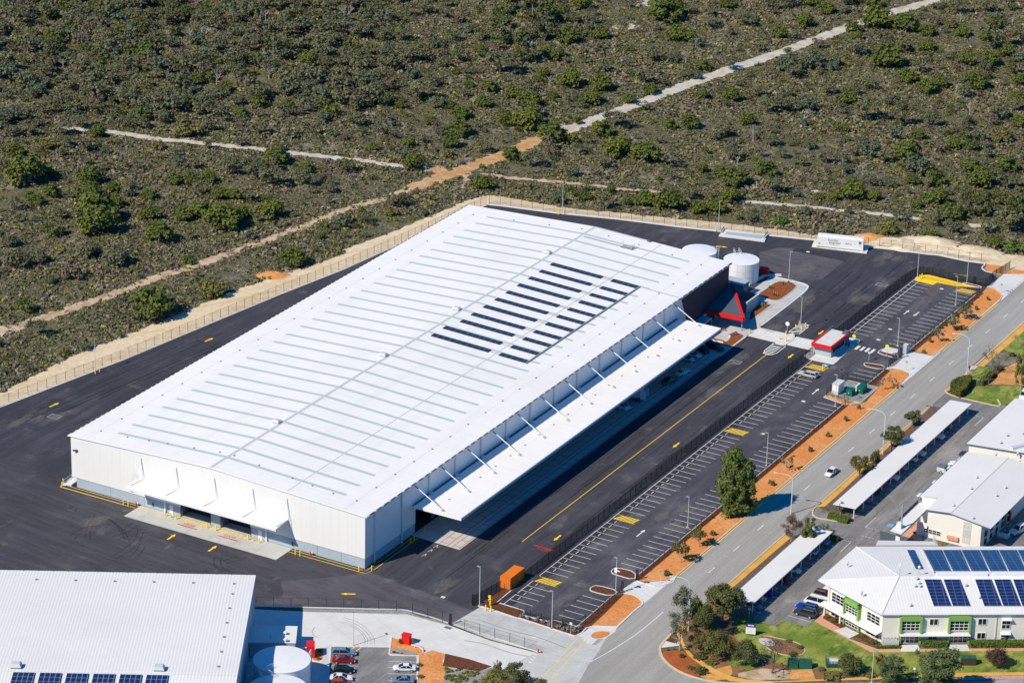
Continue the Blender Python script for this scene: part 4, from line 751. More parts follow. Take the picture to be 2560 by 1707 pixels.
# solar rows
yl = [87.9, 93.4, 99.2, 104.4, 110.2, 115.8, 121.3, 126.9, 132.5, 138.0, 143.7]
for i, y in enumerate(yl):
    x0 = -36.9 if i < 2 else -35.6
    for (a, b, nm, lab) in ((x0, -21.25, 'long', 'long'), (-18.4, -11.2, 'short', 'short')):
        t = thing('solar_panel_row', '%s dark solar panel row on the warehouse roof, %s from the front' % (lab, nth(i)), 'solar panel', (a, y, hz(a)), 0, 'solar panel rows on the warehouse roof')
        m = MB().mat('pv'); m.add([(a, y, hz(a)+.2), (b, y, hz(b)+.2), (b, y+1.75, hz(b)+.2), (a, y+1.75, hz(a)+.2)], [(0, 1, 2, 3)]); m.build('cells', t)
        m = MB().mat('dkl'); 
        for yy in (y+.05, y+1.65): m.add([(a, yy, hz(a)+.05), (b, yy, hz(b)+.05), (b, yy+.05, hz(b)+.19), (a, yy+.05, hz(a)+.19)], [(0, 1, 2, 3)])
        m.build('rack', t)
    m = MB().mat('dkl'); m.add([(-21.2, y+.8, hz(-21.2)+.05), (-18.4, y+.8, hz(-18.4)+.05), (-18.4, y+.95, hz(-18.4)+.05), (-21.2, y+.95, hz(-21.2)+.05)], [(0, 1, 2, 3)]); tag(m.build('conduit'), 'thin grey cable conduit linking the solar rows, %s from the front' % nth(i), 'conduit', 'conduits between the solar rows')
m = MB().mat('steel'); m.obox((-11, 116.6, hz(-11)+.12), (.35, 57.5, .16)); m.mat('dkl').obox((-10.75, 116.6, hz(-11)+.05), (.2, 57.5, .06)); tag(m.build('cable_tray'), 'long dark cable tray beside the short solar rows', 'cable tray')
# ================= OBJECTS ON THE SITE =================
def bollards(lst, cat='bollard'):
    pr = None
    for (x, y, lab) in lst:
        if pr is None:
            pr = thing('bollard', lab, cat, (x, y, 0), 0, 'yellow steel bollards'); m = MB().mat('yel'); m.cyl(0, 0, 0, 1.25, .13, 10); m.build('post', pr, world=False); m = MB().mat('yel'); m.cyl(0, 0, 1.25, 1.32, .135, 10, .07); m.build('cap', pr, world=False); o = pr
        else: o = copy_tree(pr); o.location = (x, y, 0); o['label'] = lab
B = []
for i, x in enumerate((-50.2, -48.8, -47.3, -39.2, -36.9, -28.6, -27.2, -25.7)): B.append((x, -1.5, 'yellow bollard on the slab under the front canopy, %s from the left' % nth(i)))
for i, x in enumerate((-47.3, -36.8)): B.append((x, .5, 'yellow bollard at the left jamb of the %s front loading bay' % ('left' if i == 0 else 'right')))
for i, (x, y) in enumerate(((-61.1, -1.9), (-59.8, -1.9))): B.append((x, y, 'yellow bollard guarding the left hydrant on the front wall, %s' % ('outer' if i == 0 else 'inner')))
for i, (x, y) in enumerate(((-16.1, -2.1), (-14.9, -2.1))): B.append((x, y, 'yellow bollard guarding the right hydrant on the front wall, %s' % ('left one' if i == 0 else 'right one')))
B += [(-78.8, -.1, 'yellow bollard at the top of the ramp beyond the left front corner'), (-77.9, -1.8, 'yellow bollard at the foot of the ramp by the left front corner'), (-.4, -1.7, 'yellow bollard just left of the near warehouse corner'), (1.7, 0, 'yellow bollard just right of the near warehouse corner')]
for i, y in enumerate((15.5, 17)): B.append((1.8, y, 'yellow bollard in shade before the side dock, %s' % ('nearer' if i == 0 else 'farther')))
for i, y in enumerate((21.8, 28.2, 29.3, 31)): B.append((1.6, y, 'yellow bollard under the side canopy end, %s along' % nth(i)))
for i, (x, y) in enumerate(((12.2, 161.2), (12.4, 166.3))): B.append((x, y, 'yellow bollard at the warehouse end of the crossing, %s' % ('nearer' if i == 0 else 'farther')))
for i, (v, x, y) in enumerate((('q4', 872, 528), ('q4', 968, 462), ('q4', 968, 555), ('q4', 1068, 480))): B.append((*g(v, x, y), 'yellow bollard on the crossing refuge, %s' % ('left', 'rear', 'front', 'right')[i]))
for i, (v, x, y) in enumerate((('q4', 1110, 370), ('q4', 1163, 320), ('q4', 1203, 385), ('q4', 1255, 345))): B.append((*g(v, x, y), 'yellow bollard around the light pole on the hatched island, %s' % ('left', 'rear', 'front', 'right')[i]))
B += [(*g('C', 1823, 120), 'lone yellow bollard in the disabled bay hatching'), (*g('D', 818, 812), 'yellow bollard on the yellow paint by the far light pole, left one'), (*g('D', 850, 795), 'yellow bollard on the yellow paint by the far light pole, right one'),
      (*g('A', 175, 1150), 'short yellow bollard left of the intercom by the gate'), (*g('A', 240, 1165), 'short yellow bollard right of the intercom by the gate'), (*g('q6', 2200, 1060), 'yellow bollard beside the red pump cabinet'),
      (*g('r4', 652, 1025), 'yellow bollard left of the pole on the left fence line'), (*g('r4', 682, 1015), 'yellow bollard right of the pole on the left fence line'), (*g('r5', 1495, 155), 'yellow bollard left of the pole on the rear fence line'), (*g('r5', 1530, 155), 'yellow bollard right of the pole on the rear fence line'), (*g('r6', 245, 162), 'yellow bollard by the pole left of the weighbridge slab')]
bollards(B)
# intercom post
c = g('A', 232, 1090); t = thing('intercom_post', 'tall yellow intercom post beside the near gate', 'intercom', (*c, 0)); m = MB().mat('yel'); m.box(-.12, .12, -.12, .12, 0, 2.2); m.build('post', t, world=False); m = MB().mat('yel'); m.box(-.3, .25, -.3, .1, 1.1, 1.6); m.box(-.35, .2, -.3, .1, 1.95, 2.35); m.mat('black').box(-.2, .1, -.32, -.3, 1.2, 1.5); m.build('panel', t, world=False)
# hydrants
for x, lab in ((-58.6, 'left'), (-13.2, 'right')):
    t = thing('fire_hydrant', 'red and white wall hydrant on the %s half of the front wall' % lab, 'hydrant', (x, -.6, 0)); m = MB().mat('red'); m.tube((0, 0, 0), (0, 0, .8), .12, 8); m.tube((-.3, 0, .8), (.3, 0, .8), .1, 8); m.build('standpipe', t, world=False); m = MB().mat('white'); m.tube((.3, 0, .8), (.55, -.2, .75), .12, 8); m.mat('alu').tube((0, 0, .4), (0, .5, .4), .08, 6); m.build('valve', t, world=False)
c = g('g8', 993, 565); t = thing('fire_hydrant', 'small red hydrant at the right end of the driveway fence', 'hydrant', (*c, 0)); m = MB().mat('red'); m.tube((0, 0, 0), (0, 0, .9), .14, 8); m.tube((-.25, 0, .8), (.25, 0, .6), .12, 8); m.build('standpipe', t, world=False); m = MB().mat('white'); m.tube((.25, 0, .6), (.45, -.1, .5), .1, 8); m.build('valve', t, world=False)
# ramp with rail at left corner
t = thing('access_ramp', 'small concrete access ramp with handrail at the left front warehouse corner', 'ramp', (-77.5, 3, 0)); m = MB().mat('concL'); m.prism([(-78.6, -1), (-76.4, -.3), (-76.2, 6), (-78.6, 6)], 0, [.1, .5, .9, .9][:4]); m.build('slab', t); m = MB().mat('alu')
for z in (.9, 1.5): m.path([(-78.5, 5.5, z+.1), (-78.5, -.5, z-.4)], .04, 5)
for y in (5.5, 2.5, -.5): m.path([(-78.5, y, 0), (-78.5, y, 1.35)], .04, 5)
m.build('handrail', t)
# shipping container
t = thing('shipping_container', 'bright orange shipping container standing by the dark car park fence', 'container', (29.45, 11, 0))
m = MB().mat('orange'); x0, x1, y0, y1, hh = -1.22, 1.22, -3.03, 3.03, 2.6
def corr(mb, a, b, nrm, z0, z1, n, dp=.05):
    P = []
    for i in range(n*4+1):
        k = [0, 1, 1, 0][(i) % 4]; tt = i/(n*4); P.append((a[0]+(b[0]-a[0])*tt+nrm[0]*dp*k, a[1]+(b[1]-a[1])*tt+nrm[1]*dp*k))
    mb.add([(p[0], p[1], z0) for p in P]+[(p[0], p[1], z1) for p in P], [(i, i+1, len(P)+i+1, len(P)+i) for i in range(len(P)-1)])
corr(m, (x1-.06, y0), (x1-.06, y1), (1, 0), .15, hh-.1, 20); corr(m, (x0+.06, y1), (x0+.06, y0), (-1, 0), .15, hh-.1, 20); corr(m, (x1, y1-.06), (x0, y1-.06), (0, 1), .15, hh-.1, 8)
m.box(x0, x1, y0, y1, hh-.06, hh); m.box(x0, x1, y0, y1, .05, .16); m.build('walls', t, world=False)
m = MB().mat('orange')
for x in (x0, x1-.12):
    for y in (y0, y1-.12): m.box(x-.01, x+.13, y-.01, y+.13, 0, hh+.01)
m.build('corner_posts', t, world=False)
for s in (-1, 1):
    m = MB().mat('orange'); m.box(min(0, s*1.1)+.02, max(0, s*1.1)-.02, y0-.02, y0+.05, .2, hh-.12); m.mat('steel'); m.tube((s*.35, y0-.06, .2), (s*.35, y0-.06, hh-.2), .025, 5); m.tube((s*.8, y0-.06, .2), (s*.8, y0-.06, hh-.2), .025, 5); m.build('door', t, world=False)
# white sliding step of container
# ---- fences
def fence(name, label, pts, hgt, sp, pk, mk_, post_r=.045, top=True, z0=0., seg=None):
    t = thing(name, label, 'fence', (pts[0][0], pts[0][1], 0)); pm = MB().mat(mk_); rm = MB().mat(pk); n = 0; acc = 0.
    for i in range(len(pts)-1):
        a = Vector(pts[i]); b = Vector(pts[i+1]); d = b-a; Lh = d.length
        pm.add([(a.x, a.y, z0+.05), (b.x, b.y, z0+.05), (b.x, b.y, z0+hgt-.05), (a.x, a.y, z0+hgt-.05)], [(0, 1, 2, 3)])
        if top: rm.tube((a.x, a.y, z0+hgt-.03), (b.x, b.y, z0+hgt-.03), .025, 4)
        k = sp-acc if i else 0.
        while k <= Lh and n < 99:
            q = a+d*(k/Lh); m = MB().mat(pk); m.tube((q.x, q.y, z0), (q.x, q.y, z0+hgt+.08), post_r, 5); m.build('post', t); n += 1; k += sp
        acc = (Lh-(k-sp)) if Lh > 0 else 0
    pm.build('mesh_panel', t); rm.build('rail', t); return t
off = lambda pts, d: [(p[0]+d[0], p[1]+d[1]) for p in pts]
fence('chain_fence', 'long rust-coloured chain fence along the left side of the yard', off(leftk[1:], (-.7, .3)), 2.35, 2.95, 'rust', 'chain', .055)
fence('chain_fence', 'long rust-coloured chain fence along the rear of the yard', off([leftk[-1]]+backk, (-.3, .9)), 2.35, 3.1, 'rust', 'chain', .055)
fence('mesh_fence', 'dark screened fence between the truck lane and the long car park, near part', [(27.6, -2.2), (31, 13.6), (31, 159)] if False else [(31, 13.8), (31, 158.5)], 2.1, 2.5, 'black', 'screen', .06)
fence('mesh_fence', 'dark screened fence behind the orange container at the near gate', [(27.4, -2.2), (28.9, 7.2)], 2.1, 1.6, 'black', 'screen', .06)
fence('mesh_fence', 'dark screened fence beside the far car park beyond the kiosk, bending right', [(31.2, 168.5), (31, 217)]+gs('D', 710, 780, 825, 735, 970, 745, 1110, 790, 1245, 820, 1380, 832, 1605, 890, 1795, 920), 2.1, 2.5, 'black', 'screen', .06)
fence('mesh_fence', 'low dark fence along the orange verge, near parking section', gs('A', 600, 1190, 735, 1225, 875, 1265, 1010, 1290, 1140, 1350, 1310, 1340, 1420, 1345, 1500, 1285, 1640, 1165, 1780, 1040, 1900, 930), 1.5, 2.6, 'black', 'chainD', .05)
fence('mesh_fence', 'low dark fence along the orange verge, long middle section', [(51, 26), (50.9, 133.5)], 1.5, 2.55, 'black', 'chainD', .05)
fence('mesh_fence', 'low dark fence between transformer pad and exit gate', [(50.6, 147.5), (50.5, 158.6)], 1.5, 2.5, 'black', 'chainD', .05)
fence('mesh_fence', 'dark fence around two sides of the transformer pad', gs('C', 1870, 455, 2115, 245)+[(50.4, 147.9)], 1.9, 2.4, 'black', 'chainD', .05)
fence('mesh_fence', 'short dark fence in front of the white transformer cabinet', gs('C', 1875, 455, 2100, 520, 2150, 555), 1.7, 1.6, 'black', 'chainD', .05)
fence('mesh_fence', 'low dark fence along the orange verge, far section', [(50.5, 174), (50.5, 219)], 1.5, 2.5, 'black', 'chainD', .05)
fence('mesh_fence', 'dark sliding gate fence across the far truck exit', gs('D', 1795, 920, 1900, 800, 2005, 740, 2140, 655), 2.2, 2.6, 'black', 'screen', .07)
fence('sliding_gate', 'dark sliding gate at the car park exit beside the road', gs('q5', 620, 300, 745, 180), 2., 1.4, 'black', 'screen', .09)
fence('chain_fence', 'dark chain fence between the front yard and the lower concrete yard', gs('q6', 205, 590, 800, 603, 1350, 615, 2060, 640, 2135, 655)+gs('g8', 60, 262, 130, 290), 2.2, 3.6, 'black', 'chain', .05)
fence('chain_fence', 'dark chain fence running down the concrete driveway to the hydrant', gs('g8', 170, 300, 240, 325, 725, 470, 850, 512, 985, 552), 2.2, 3.55, 'black', 'chain', .05)
fence('garden_fence', 'thin dark fence by the lawn across the road', gs('q5', 1735, 525, 1800, 450, 1920, 355), 1.6, 2.2, 'black', 'chain', .04)
fence('garden_fence', 'thin dark fence along the sandy court across the road', gs('q5', 1740, 528, 1900, 525, 2150, 520, 2349, 518), 1.6, 3., 'steel', 'chain', .04)
# heavy gate posts
for i, (v, x, y, lab) in enumerate((('g8', 380, 122, 'thick black gate post at the near end of the screened fence'), ('g8', 168, 302, 'pair of black gate posts at the foot of the driveway fence'), ('A', 1912, 920, 'tall black gate post beside the near car park entry, lower side'), ('A', 2098, 768, 'tall black gate post beside the near car park entry, upper side'), ('D', 1605, 892, 'black gate post at the far right end of the yellow paint'), ('q5', 765, 178, 'bulky black gate motor post at the car park exit'))):
    c = g(v, x, y); t = thing('gate_post', lab, 'gate post', (*c, 0), 0, 'black gate posts'); m = MB().mat('black'); m.box(-.14, -.02, -.1, .1, 0, 2.6); m.box(.22, .34, -.1, .1, 0, 2.6)
    m.build('post', t, world=False); m = MB().mat('black'); m.box(-.02, .22, -.08, .08, 2.3, 2.5); m.box(-.02, .22, -.08, .08, .4, .55); m.box(-.02, .22, -.08, .08, 1.3, 1.4); m.build('bracket', t, world=False)
c = g('q5', 835, 118); t = thing('gate_cabinet', 'light grey upright cabinet beside the car park exit gate', 'cabinet', (*c, 0)); m = MB().mat('dado'); m.box(-.45, .45, -.6, .6, 0, 2.3); m.build('case', t, world=False); m = MB().mat('seamL'); m.box(-.5, .5, -.65, .65, 2.3, 2.4); m.build('lid', t, world=False)
# ---- light poles
def pole(lab, x, y, h, kind='flat', az=0, grp='yard light poles'):
    t = thing('light_pole', lab, 'light pole', (x, y, 0), az, grp)
    if kind == 'flat':
        m = MB().mat('alu'); m.tube((0, 0, 0), (0, 0, h), .085, 8, .055); m.build('pole', t, world=False); m = MB().mat('steel'); m.box(-.1, .7, -.2, .2, h, h+.1); m.build('lamp_head', t, world=False)
        m = MB().mat('conc'); m.cyl(0, 0, 0, .12, .3, 12); m.build('footing', t, world=False)
    else:
        m = MB().mat('alu'); P = [(0, 0, 0), (0, 0, h*.86)]+[(-2.6*(1-math.cos(a)), 0, h*.86+h*.14*math.sin(a)) for a in (.35, .7, 1.05, 1.35, 1.57)]+[(-3.6, 0, h)]
        for i in range(len(P)-1): m.tube(P[i], P[i+1], .13-.01*i, 8, .12-.01*i)
        m.build('pole', t, world=False); m = MB().mat('alu'); m.box(-4.3, -3.5, -.17, .17, h-.08, h+.1); m.build('lamp_head', t, world=False)
for v, x, y, h, az, lab in (('r6', 742, 520, 9, 0, 'light pole in the red mulch bed right of the white tank'), ('q4', 1180, 352, 8.2, 2.6, 'light pole on the white hatched island'), ('D', 783, 780, 8.6, 3, 'light pole on the yellow paint at the far fence corner'), ('D', 1508, 870, 8.4, 0, 'light pole on the mulched island at the far gate'), ('D', 1345, 1190, 7.8, 3.1, 'light pole among the far right parking bays'), ('D', 515, 1600, 4, 0, '')):
    if lab: pole(lab, *g(v, x, y), h, 'flat', az)
pole('light pole by the crossing stripes of the car park exit', *g('r6', 1488, 945), 7.4, 'flat', 3.1)
pole('tall light pole beside the near gate of the screened fence', 28.9, -1.7, 9, 'flat', 3.1); pole('light pole in front of the near left parking bays', *g('A', 1018, 1380), 8.4, 'flat', 3.1); pole('light pole with white box on the island by the near entry', *g('A', 1833, 940), 8.3, 'flat', 3.1)
pole('light pole among the right bays left of the big weeping tree', *g('B', 1630, 1365), 7.2, 'flat', 3.1); pole('light pole just above the big weeping tree', *g('C', 1103, 1345), 8., 'flat', 3.1); pole('light pole beside the transformer pad', *g('q4', 1690, 1500), 8., 'flat', 3.1)
pole('tall light pole behind the left outer fence with two bollards', *g('r4', 652, 1000), 8, 'flat', 1); pole('tall light pole at the rear fence above the warehouse', *g('r5', 1520, 150), 8.4, 'flat', 1); pole('tall light pole at the rear fence left of the weighbridge slab', *g('r6', 262, 152), 8.3, 'flat', 1)
pole('dark light pole beside the lower car park on the concrete yard', *g('q6', 1450, 1088), 7.6, 'flat', 2.6)
c = g('A', 1842, 640); t = thing('pole_camera', 'white camera box on the pole at the near entry', 'camera', (c[0], c[1], 0)); 
cp = g('A', 1833, 940); t.location = (cp[0], cp[1], 5.6); m = MB().mat('white'); m.box(-.3, .3, -.35, -.12, -.5, .5); m.build('housing', t, world=False); m = MB().mat('alu'); m.tube((.3, -.2, 0), (.9, -.2, -.1), .15, 8); m.build('camera', t, world=False)
for v, x, y, h, az, lab in (('F8', 410, 900, 12, .35, 'curved street light in front of the dense dark corner trees'), ('q1', 862, 395, 9.5, .3, 'curved street light over the road beside the red-brown tree'), ('q5', 545, 1410, 11, .3, 'curved street light standing beside the long carport tree'), ('q5', 1615, 445, 11.5, .3, 'curved street light by the clipped hedge across the road'), ('F6', 752, 1285, 7.2, 0, 'plain white street light at the bottom edge before the lawn')):
    pole(lab, *g(v, x, y), h, 'flat' if 'plain' in lab else 'curve', az, 'curved street lights along the road')
# small signs
def sign(lab, x, y, h, kind, k='steel', s=.5):
    t = thing('road_sign', lab, 'sign', (x, y, 0), 0); m = MB().mat('alu'); m.tube((0, 0, 0), (0, 0, h), .05, 6); m.build('post', t, world=False); m = MB().mat(k)
    if kind == 'disc': m.tube((0, -.08, h), (0, -.04, h), s, 16)
    else: m.box(-s, s, -.08, -.04, h-s, h+s*.6)
    m.build('plate', t, world=False); return t
sign('round white sign on the crossing refuge', *g('q4', 985, 408), 2.2, 'disc', 'white', .55); sign('fluorescent round sign left of the car park zebra', *g('q4', 1962, 590), 2.2, 'disc', 'limeS', .5); sign('fluorescent round sign right of the car park zebra', *g('q3', 595, 1690), 2.7, 'disc', 'limeS', .5)
sign('small grey sign plate on the far concrete driveway', *g('D', 2012, 1010), 2.4, 'sq', 'steel', .3); sign('small grey sign plate on the car park exit driveway', *g('q5', 845, 340), 2.4, 'sq', 'steel', .3); sign('small pale sign on the bed at the driveway corner', *g('A', 1260, 1450), 2.5, 'sq', 'seamL', .3); sign('small sign on the exit lane before the mulched islands', *g('q5', 368, 215), 2.3, 'sq', 'alu', .35)
sign('white information plate on a post at the edge of the lawn', *g('F8', 1187, 738), 2.2, 'sq', 'white', .3); sign('small white sign on a post between the front garden trees', *g('F6', 1198, 1255), 2.6, 'sq', 'white', .3); sign('thin sign on the orange verge left of the corner', *g('F8', 62, 290), 2.2, 'sq', 'steel', .25)
# clinic-type sign board on the lawn
t = thing('sign_board', 'white billboard with navy heading on the lawn by the corner trees', 'sign board', (*g('F8', 1205, 960), 0), R(20)); m = MB().mat('white'); m.box(-1.0, 1.0, -.08, .08, .4, 1.9); m.mat('orange').box(-1.0, 1.0, -.085, .08, 1.9, 2.0); m.mat('navy').box(-1.0, 1.0, -.08, .08, 2.0, 2.7); m.build('panel', t, world=False)
m = MB().mat('white'); m.box(-.62, -.06, -.1, -.08, 2.25, 2.5); m.box(.06, .6, -.1, -.08, 2.25, 2.5); m.mat('seam'); 
for z in (.7, 1.0, 1.3, 1.6): m.box(-.7, .5, -.09, -.08, z, z+.08)
m.build('lettering', t, world=False); m = MB().mat('steel'); m.box(-.9, -.8, .08, .16, 0, 2.6); m.box(.8, .9, .08, .16, 0, 2.6); m.build('frame', t, world=False)
# ---- weighbridge slab & fuel tank
t = thing('weighbridge_slab', 'low concrete bund slab with end rails by the rear fence', 'slab', (-19, 222, 0)); P = gs('q2', 800, 162, 1385, 235, 1428, 155, 865, 78); m = MB().mat('concL'); m.prism(P, 0, .35); m.build('slab', t)
m = MB().mat('dado'); Q = gs('q2', 880, 150, 1335, 205, 1370, 165, 900, 118); m.prism(Q, .3, .45); m.build('trough', t)
for v, a, b in (('l', (830, 130), (865, 75)), ('r', (1375, 205), (1420, 140))):
    A_ = g('q2', *a); B_ = g('q2', *b); m = MB().mat('steel'); m.path([(*A_, 1.), (*B_, 1.)], .12, 6); m.path([(*A_, .3), (*A_, 1.)], .1, 5); m.path([(*B_, .3), (*B_, 1.)], .1, 5); m.path([(*A_, .65), (*B_, .65)], .08, 5); m.build('end_rail', t)
t = thing('tank_slab', 'pale concrete slab under the white fuel tank container', 'slab', (7, 228, 0)); m = MB().mat('concL'); m.prism(gs('g4', 1295, 360, 2145, 464, 2190, 345, 1340, 252), 0, .25); m.build('slab', t)
A_ = g('g4', 1375, 345, .4); B_ = g('g4', 2085, 415, .4); ang = math.atan2(B_[1]-A_[1], B_[0]-A_[0]); Ld = math.hypot(B_[0]-A_[0], B_[1]-A_[1])
t = thing('fuel_tank_container', 'long white self-bunded fuel tank with black lettering beside the rear fence', 'fuel tank', (A_[0], A_[1], .3), ang)
m = MB().mat('white'); m.box(0, Ld, 0, 2.5, .25, 3.0); m.add([(0, 0, 3.0), (Ld, 0, 3.0), (Ld, .35, 3.2), (0, .35, 3.2), (0, 2.2, 3.2), (Ld, 2.2, 3.2), (Ld, 2.5, 3), (0, 2.5, 3)], [(0, 1, 2, 3), (3, 2, 5, 4), (4, 5, 6, 7), (1, 6, 5, 2), (0, 3, 4, 7)]); m.build('body', t, world=False)
m = MB().mat('steel'); m.box(.2, Ld-.1, .05, .15, .0, .25); m.box(.2, Ld-.1, 2.3, 2.4, 0, .25); m.build('skid', t, world=False)
m = MB().mat('yel')
for x in (-.15, Ld-.45): m.box(x, x+.6, -.15, .25, -.0, .45)
m.build('corner_guard', t, world=False)
m = MB().mat('black'); RX = Matrix.Rotation(R(90), 4, 'X'); text(m, 'border', 1.0, Matrix.Translation((4.3, -.02, 1.95)) @ RX); text(m, 'express', 1.0, Matrix.Translation((4.75, -.02, 1.25)) @ RX); text(m, 'AFL', .75, Matrix.Translation((8.2, -.02, 1.4)) @ RX); m.mat('orange'); text(m, 'B', .75, Matrix.Translation((9.05, -.02, 1.4)) @ RX); m.mat('redM').box(3.6, 5.7, -.02, -.005, .85, .92); m.mat('seam').box(8.4, 9.4, -.02, 0, 2.3, 2.4); m.box(9.8, 10.5, -.02, 0, 2.3, 2.4); m.box(9.8, 10.5, -.02, 0, 1.6, 1.7); m.mat('black').box(.3, .9, -.02, 0, .9, 1.1); m.build('lettering', t, world=False)
m = MB().mat('dadoD'); m.box(Ld-1.2, Ld-.5, -.03, 0, 1.9, 2.6); m.mat('seam')
for z in (.8, 1.1, 1.4, 1.7): m.box(Ld-1.2, Ld-.6, -.03, 0, z, z+.08)
m.build('control_panel', t, world=False); m = MB().mat('alu'); m.path([(Ld-2.5, .8, 3.2), (Ld-2.5, .8, 4), (Ld-.4, .8, 4), (Ld-.4, .8, 3.2)], .05, 5); m.path([(Ld-1.4, 1.8, 3.2), (Ld-1.4, 1.8, 4.1)], .12, 6); m.path([(Ld-.3, .4, 0.4), (Ld-.3, .4, 4)], .05, 5); m.path([(Ld-.3, 2.2, 3), (Ld-.3, 2.2, 4)], .05, 5); m.build('roof_rails', t, world=False)
# ---- water tanks
def tank(lab, cx, cy, r, h, roofk='white', seams=3, rail=None):
    t = thing('water_tank', lab, 'water tank', (cx, cy, 0)); m = MB().mat('tankw'); m.cyl(0, 0, 0, h, r, 48); m.build('shell', t, smooth=False, world=False)
    m = MB().mat('seam')
    for z in [h*k/seams for k in range(1, seams)]:
        n = 48; m.add([((r+.03)*math.cos(2*math.pi*i/n), (r+.03)*math.sin(2*math.pi*i/n), z-.03) for i in range(n)]+[((r+.03)*math.cos(2*math.pi*i/n), (r+.03)*math.sin(2*math.pi*i/n), z+.03) for i in range(n)], [(i, (i+1) % n, n+(i+1) % n, n+i) for i in range(n)])
    for i in range(14): a = 2*math.pi*i/14; m.tube(((r+.01)*math.cos(a), (r+.01)*math.sin(a), 0), ((r+.01)*math.cos(a), (r+.01)*math.sin(a), h), .02, 4)
    m.build('seam_ring', t, world=False)
    m = MB().mat('tankw'); m.tube((0, 0, h), (0, 0, h+.25), r+.06, 48, r*.25); m.build('lid', t, smooth=False, world=False)
    if rail is not None:
        a = rail; m = MB().mat('alu'); bx, by = r*math.cos(a), r*math.sin(a)
        for da in (-.16, .16):
            x, y = (r-.15)*math.cos(a+da), (r-.15)*math.sin(a+da); x2, y2 = (r-1.5)*math.cos(a+da*1.6), (r-1.5)*math.sin(a+da*1.6); xo, yo = (r+.6)*math.cos(a+da*.8), (r+.6)*math.sin(a+da*.8)
            for z in (.6, 1.15): m.path([(xo, yo, h+z), (x, y, h+z), (x2, y2, h+z)], .045, 5)
            for q in ((xo, yo), (x, y), (x2, y2)): m.path([(*q, h-.2), (*q, h+1.15)], .045, 5)
            m.path([(xo, yo, 1.5), (xo, yo, h+1.1)], .05, 5)
        for k in range(int(h/.4)): z = .8+k*.4; m.path([((r+.6)*math.cos(a-.13), (r+.6)*math.sin(a-.13), z), ((r+.6)*math.cos(a+.13), (r+.6)*math.sin(a+.13), z)], .03, 4)
        m.build('ladder', t, world=False)
    return t
K['tankw'] = mk('white_tank_steel', lin(240, 242, 243), .45, [((.3, .3, .3), lin(232, 235, 237), .4, .7, .7)], spec=.4)
tank('white steel water tank nearer the charcoal wall, right of its twin', -5.8, 193.3, 4.6, 5.7, rail=2.3)
tank('white steel water tank partly hidden behind the warehouse roof', -17.9, 193.1, 4.5, 5.7, rail=.3)
c1 = g('q6', 535, 1262, 5.4); tank('large white water tank in the lower yard, fully visible', *c1, 5.6, 5.4, rail=4.6)
c2 = g('q6', 480, 1640, 5.4); tank('large white water tank cut by the bottom edge of the picture', *c2, 5.8, 5.4, rail=2.6)
c = g('q2', 1385, 650); t = thing('pump_cabinet', 'dark red pump cabinet in the shadow of the white tank', 'cabinet', (*c, 0), R(5)); m = MB().mat('red'); m.box(-1.1, 1.1, -.7, .7, .1, 1.9); m.build('case', t, world=False); m = MB().mat('red'); m.box(-1.2, 1.2, -.8, .8, 1.9, 2.0); m.build('lid', t, world=False)
c = g('q6', 2125, 1060); t = thing('pump_cabinet', 'bright red pump cabinet in the planted island of the lower yard', 'cabinet', (*c, 0), R(8)); m = MB().mat('red'); m.box(-.85, .85, -.6, .6, .1, 2.0); m.build('case', t, world=False); m = MB().mat('red'); m.box(-.95, .95, -.7, .7, 2.0, 2.12); m.build('lid', t, world=False)
P = [g('q6', x, y, .5) for x, y in ((2190, 1075), (2230, 1085), (2290, 1105), (2340, 1140))]; m = MB().mat('alu'); m.path([(*p, .5) for p in P], .16, 8); m.path([(*P[1], 0), (*P[1], .5)], .16, 8); m.path([(*P[3], 0), (*P[3], .5)], .16, 8); tag(m.build('water_pipe'), 'thick pale water pipe beside the bright red cabinet', 'pipe')
# ---- annexes at the charcoal end
t = thing('plant_room', 'small grey plant room with pale flat roof below the white tank', 'plant room', (-1.5, 184, 0)); m = MB().mat('dadoD'); m.box(-5.2, .1, 182.2, 185.8, 0, 3.4); m.build('walls', t); m = MB().mat('dado'); m.box(-5.4, .3, 182.0, 186, 3.4, 3.55); m.build('roof', t); m = MB().mat('steel'); m.box(.1, .16, 182.8, 184.6, .1, 2.4); m.build('door', t)
t = thing('bin_enclosure', 'open-topped grey walled enclosure beside the red-edged entrance roof', 'enclosure', (3, 176, 0)); m = MB().mat('dadoD')
m.box(0, 5.9, 179.6, 179.9, 0, 3.0); m.mat('dado').box(5.6, 5.9, 172.8, 179.6, 0, 3.0); m.mat('dadoD').box(3.0, 5.6, 172.8, 173.1, 0, 3.0); m.mat('seamL').box(5.55, 5.95, 172.75, 179.95, 3.0, 3.08); m.mat('dkl').box(0, 5.6, 173.1, 179.6, .5, .8); m.build('walls', t)
t = thing('entrance_roof', 'triangular dark entrance roof with bright red edge on a slim column', 'entrance roof', (5, 166, 0))
W1, Bp, Dp = (0.05, 160.2, 4.0), (10.6, 160.8, 3.9), (0.05, 175.5, 6.3)
m = MB().mat('slateroof' if False else 'char'); K['slate'] = mk('slate_grey_roof', lin(86, 94, 108), .6); m = MB().mat('slate'); m.add([W1, Bp, Dp], [(0, 1, 2)]); m.add([(W1[0], W1[1], 3.6), (Bp[0]-.3, Bp[1]+.2, 3.5), (Dp[0], Dp[1]-.4, 5.9)], [(2, 1, 0)]); m.build('roof_plane', t)
m = MB().mat('red')
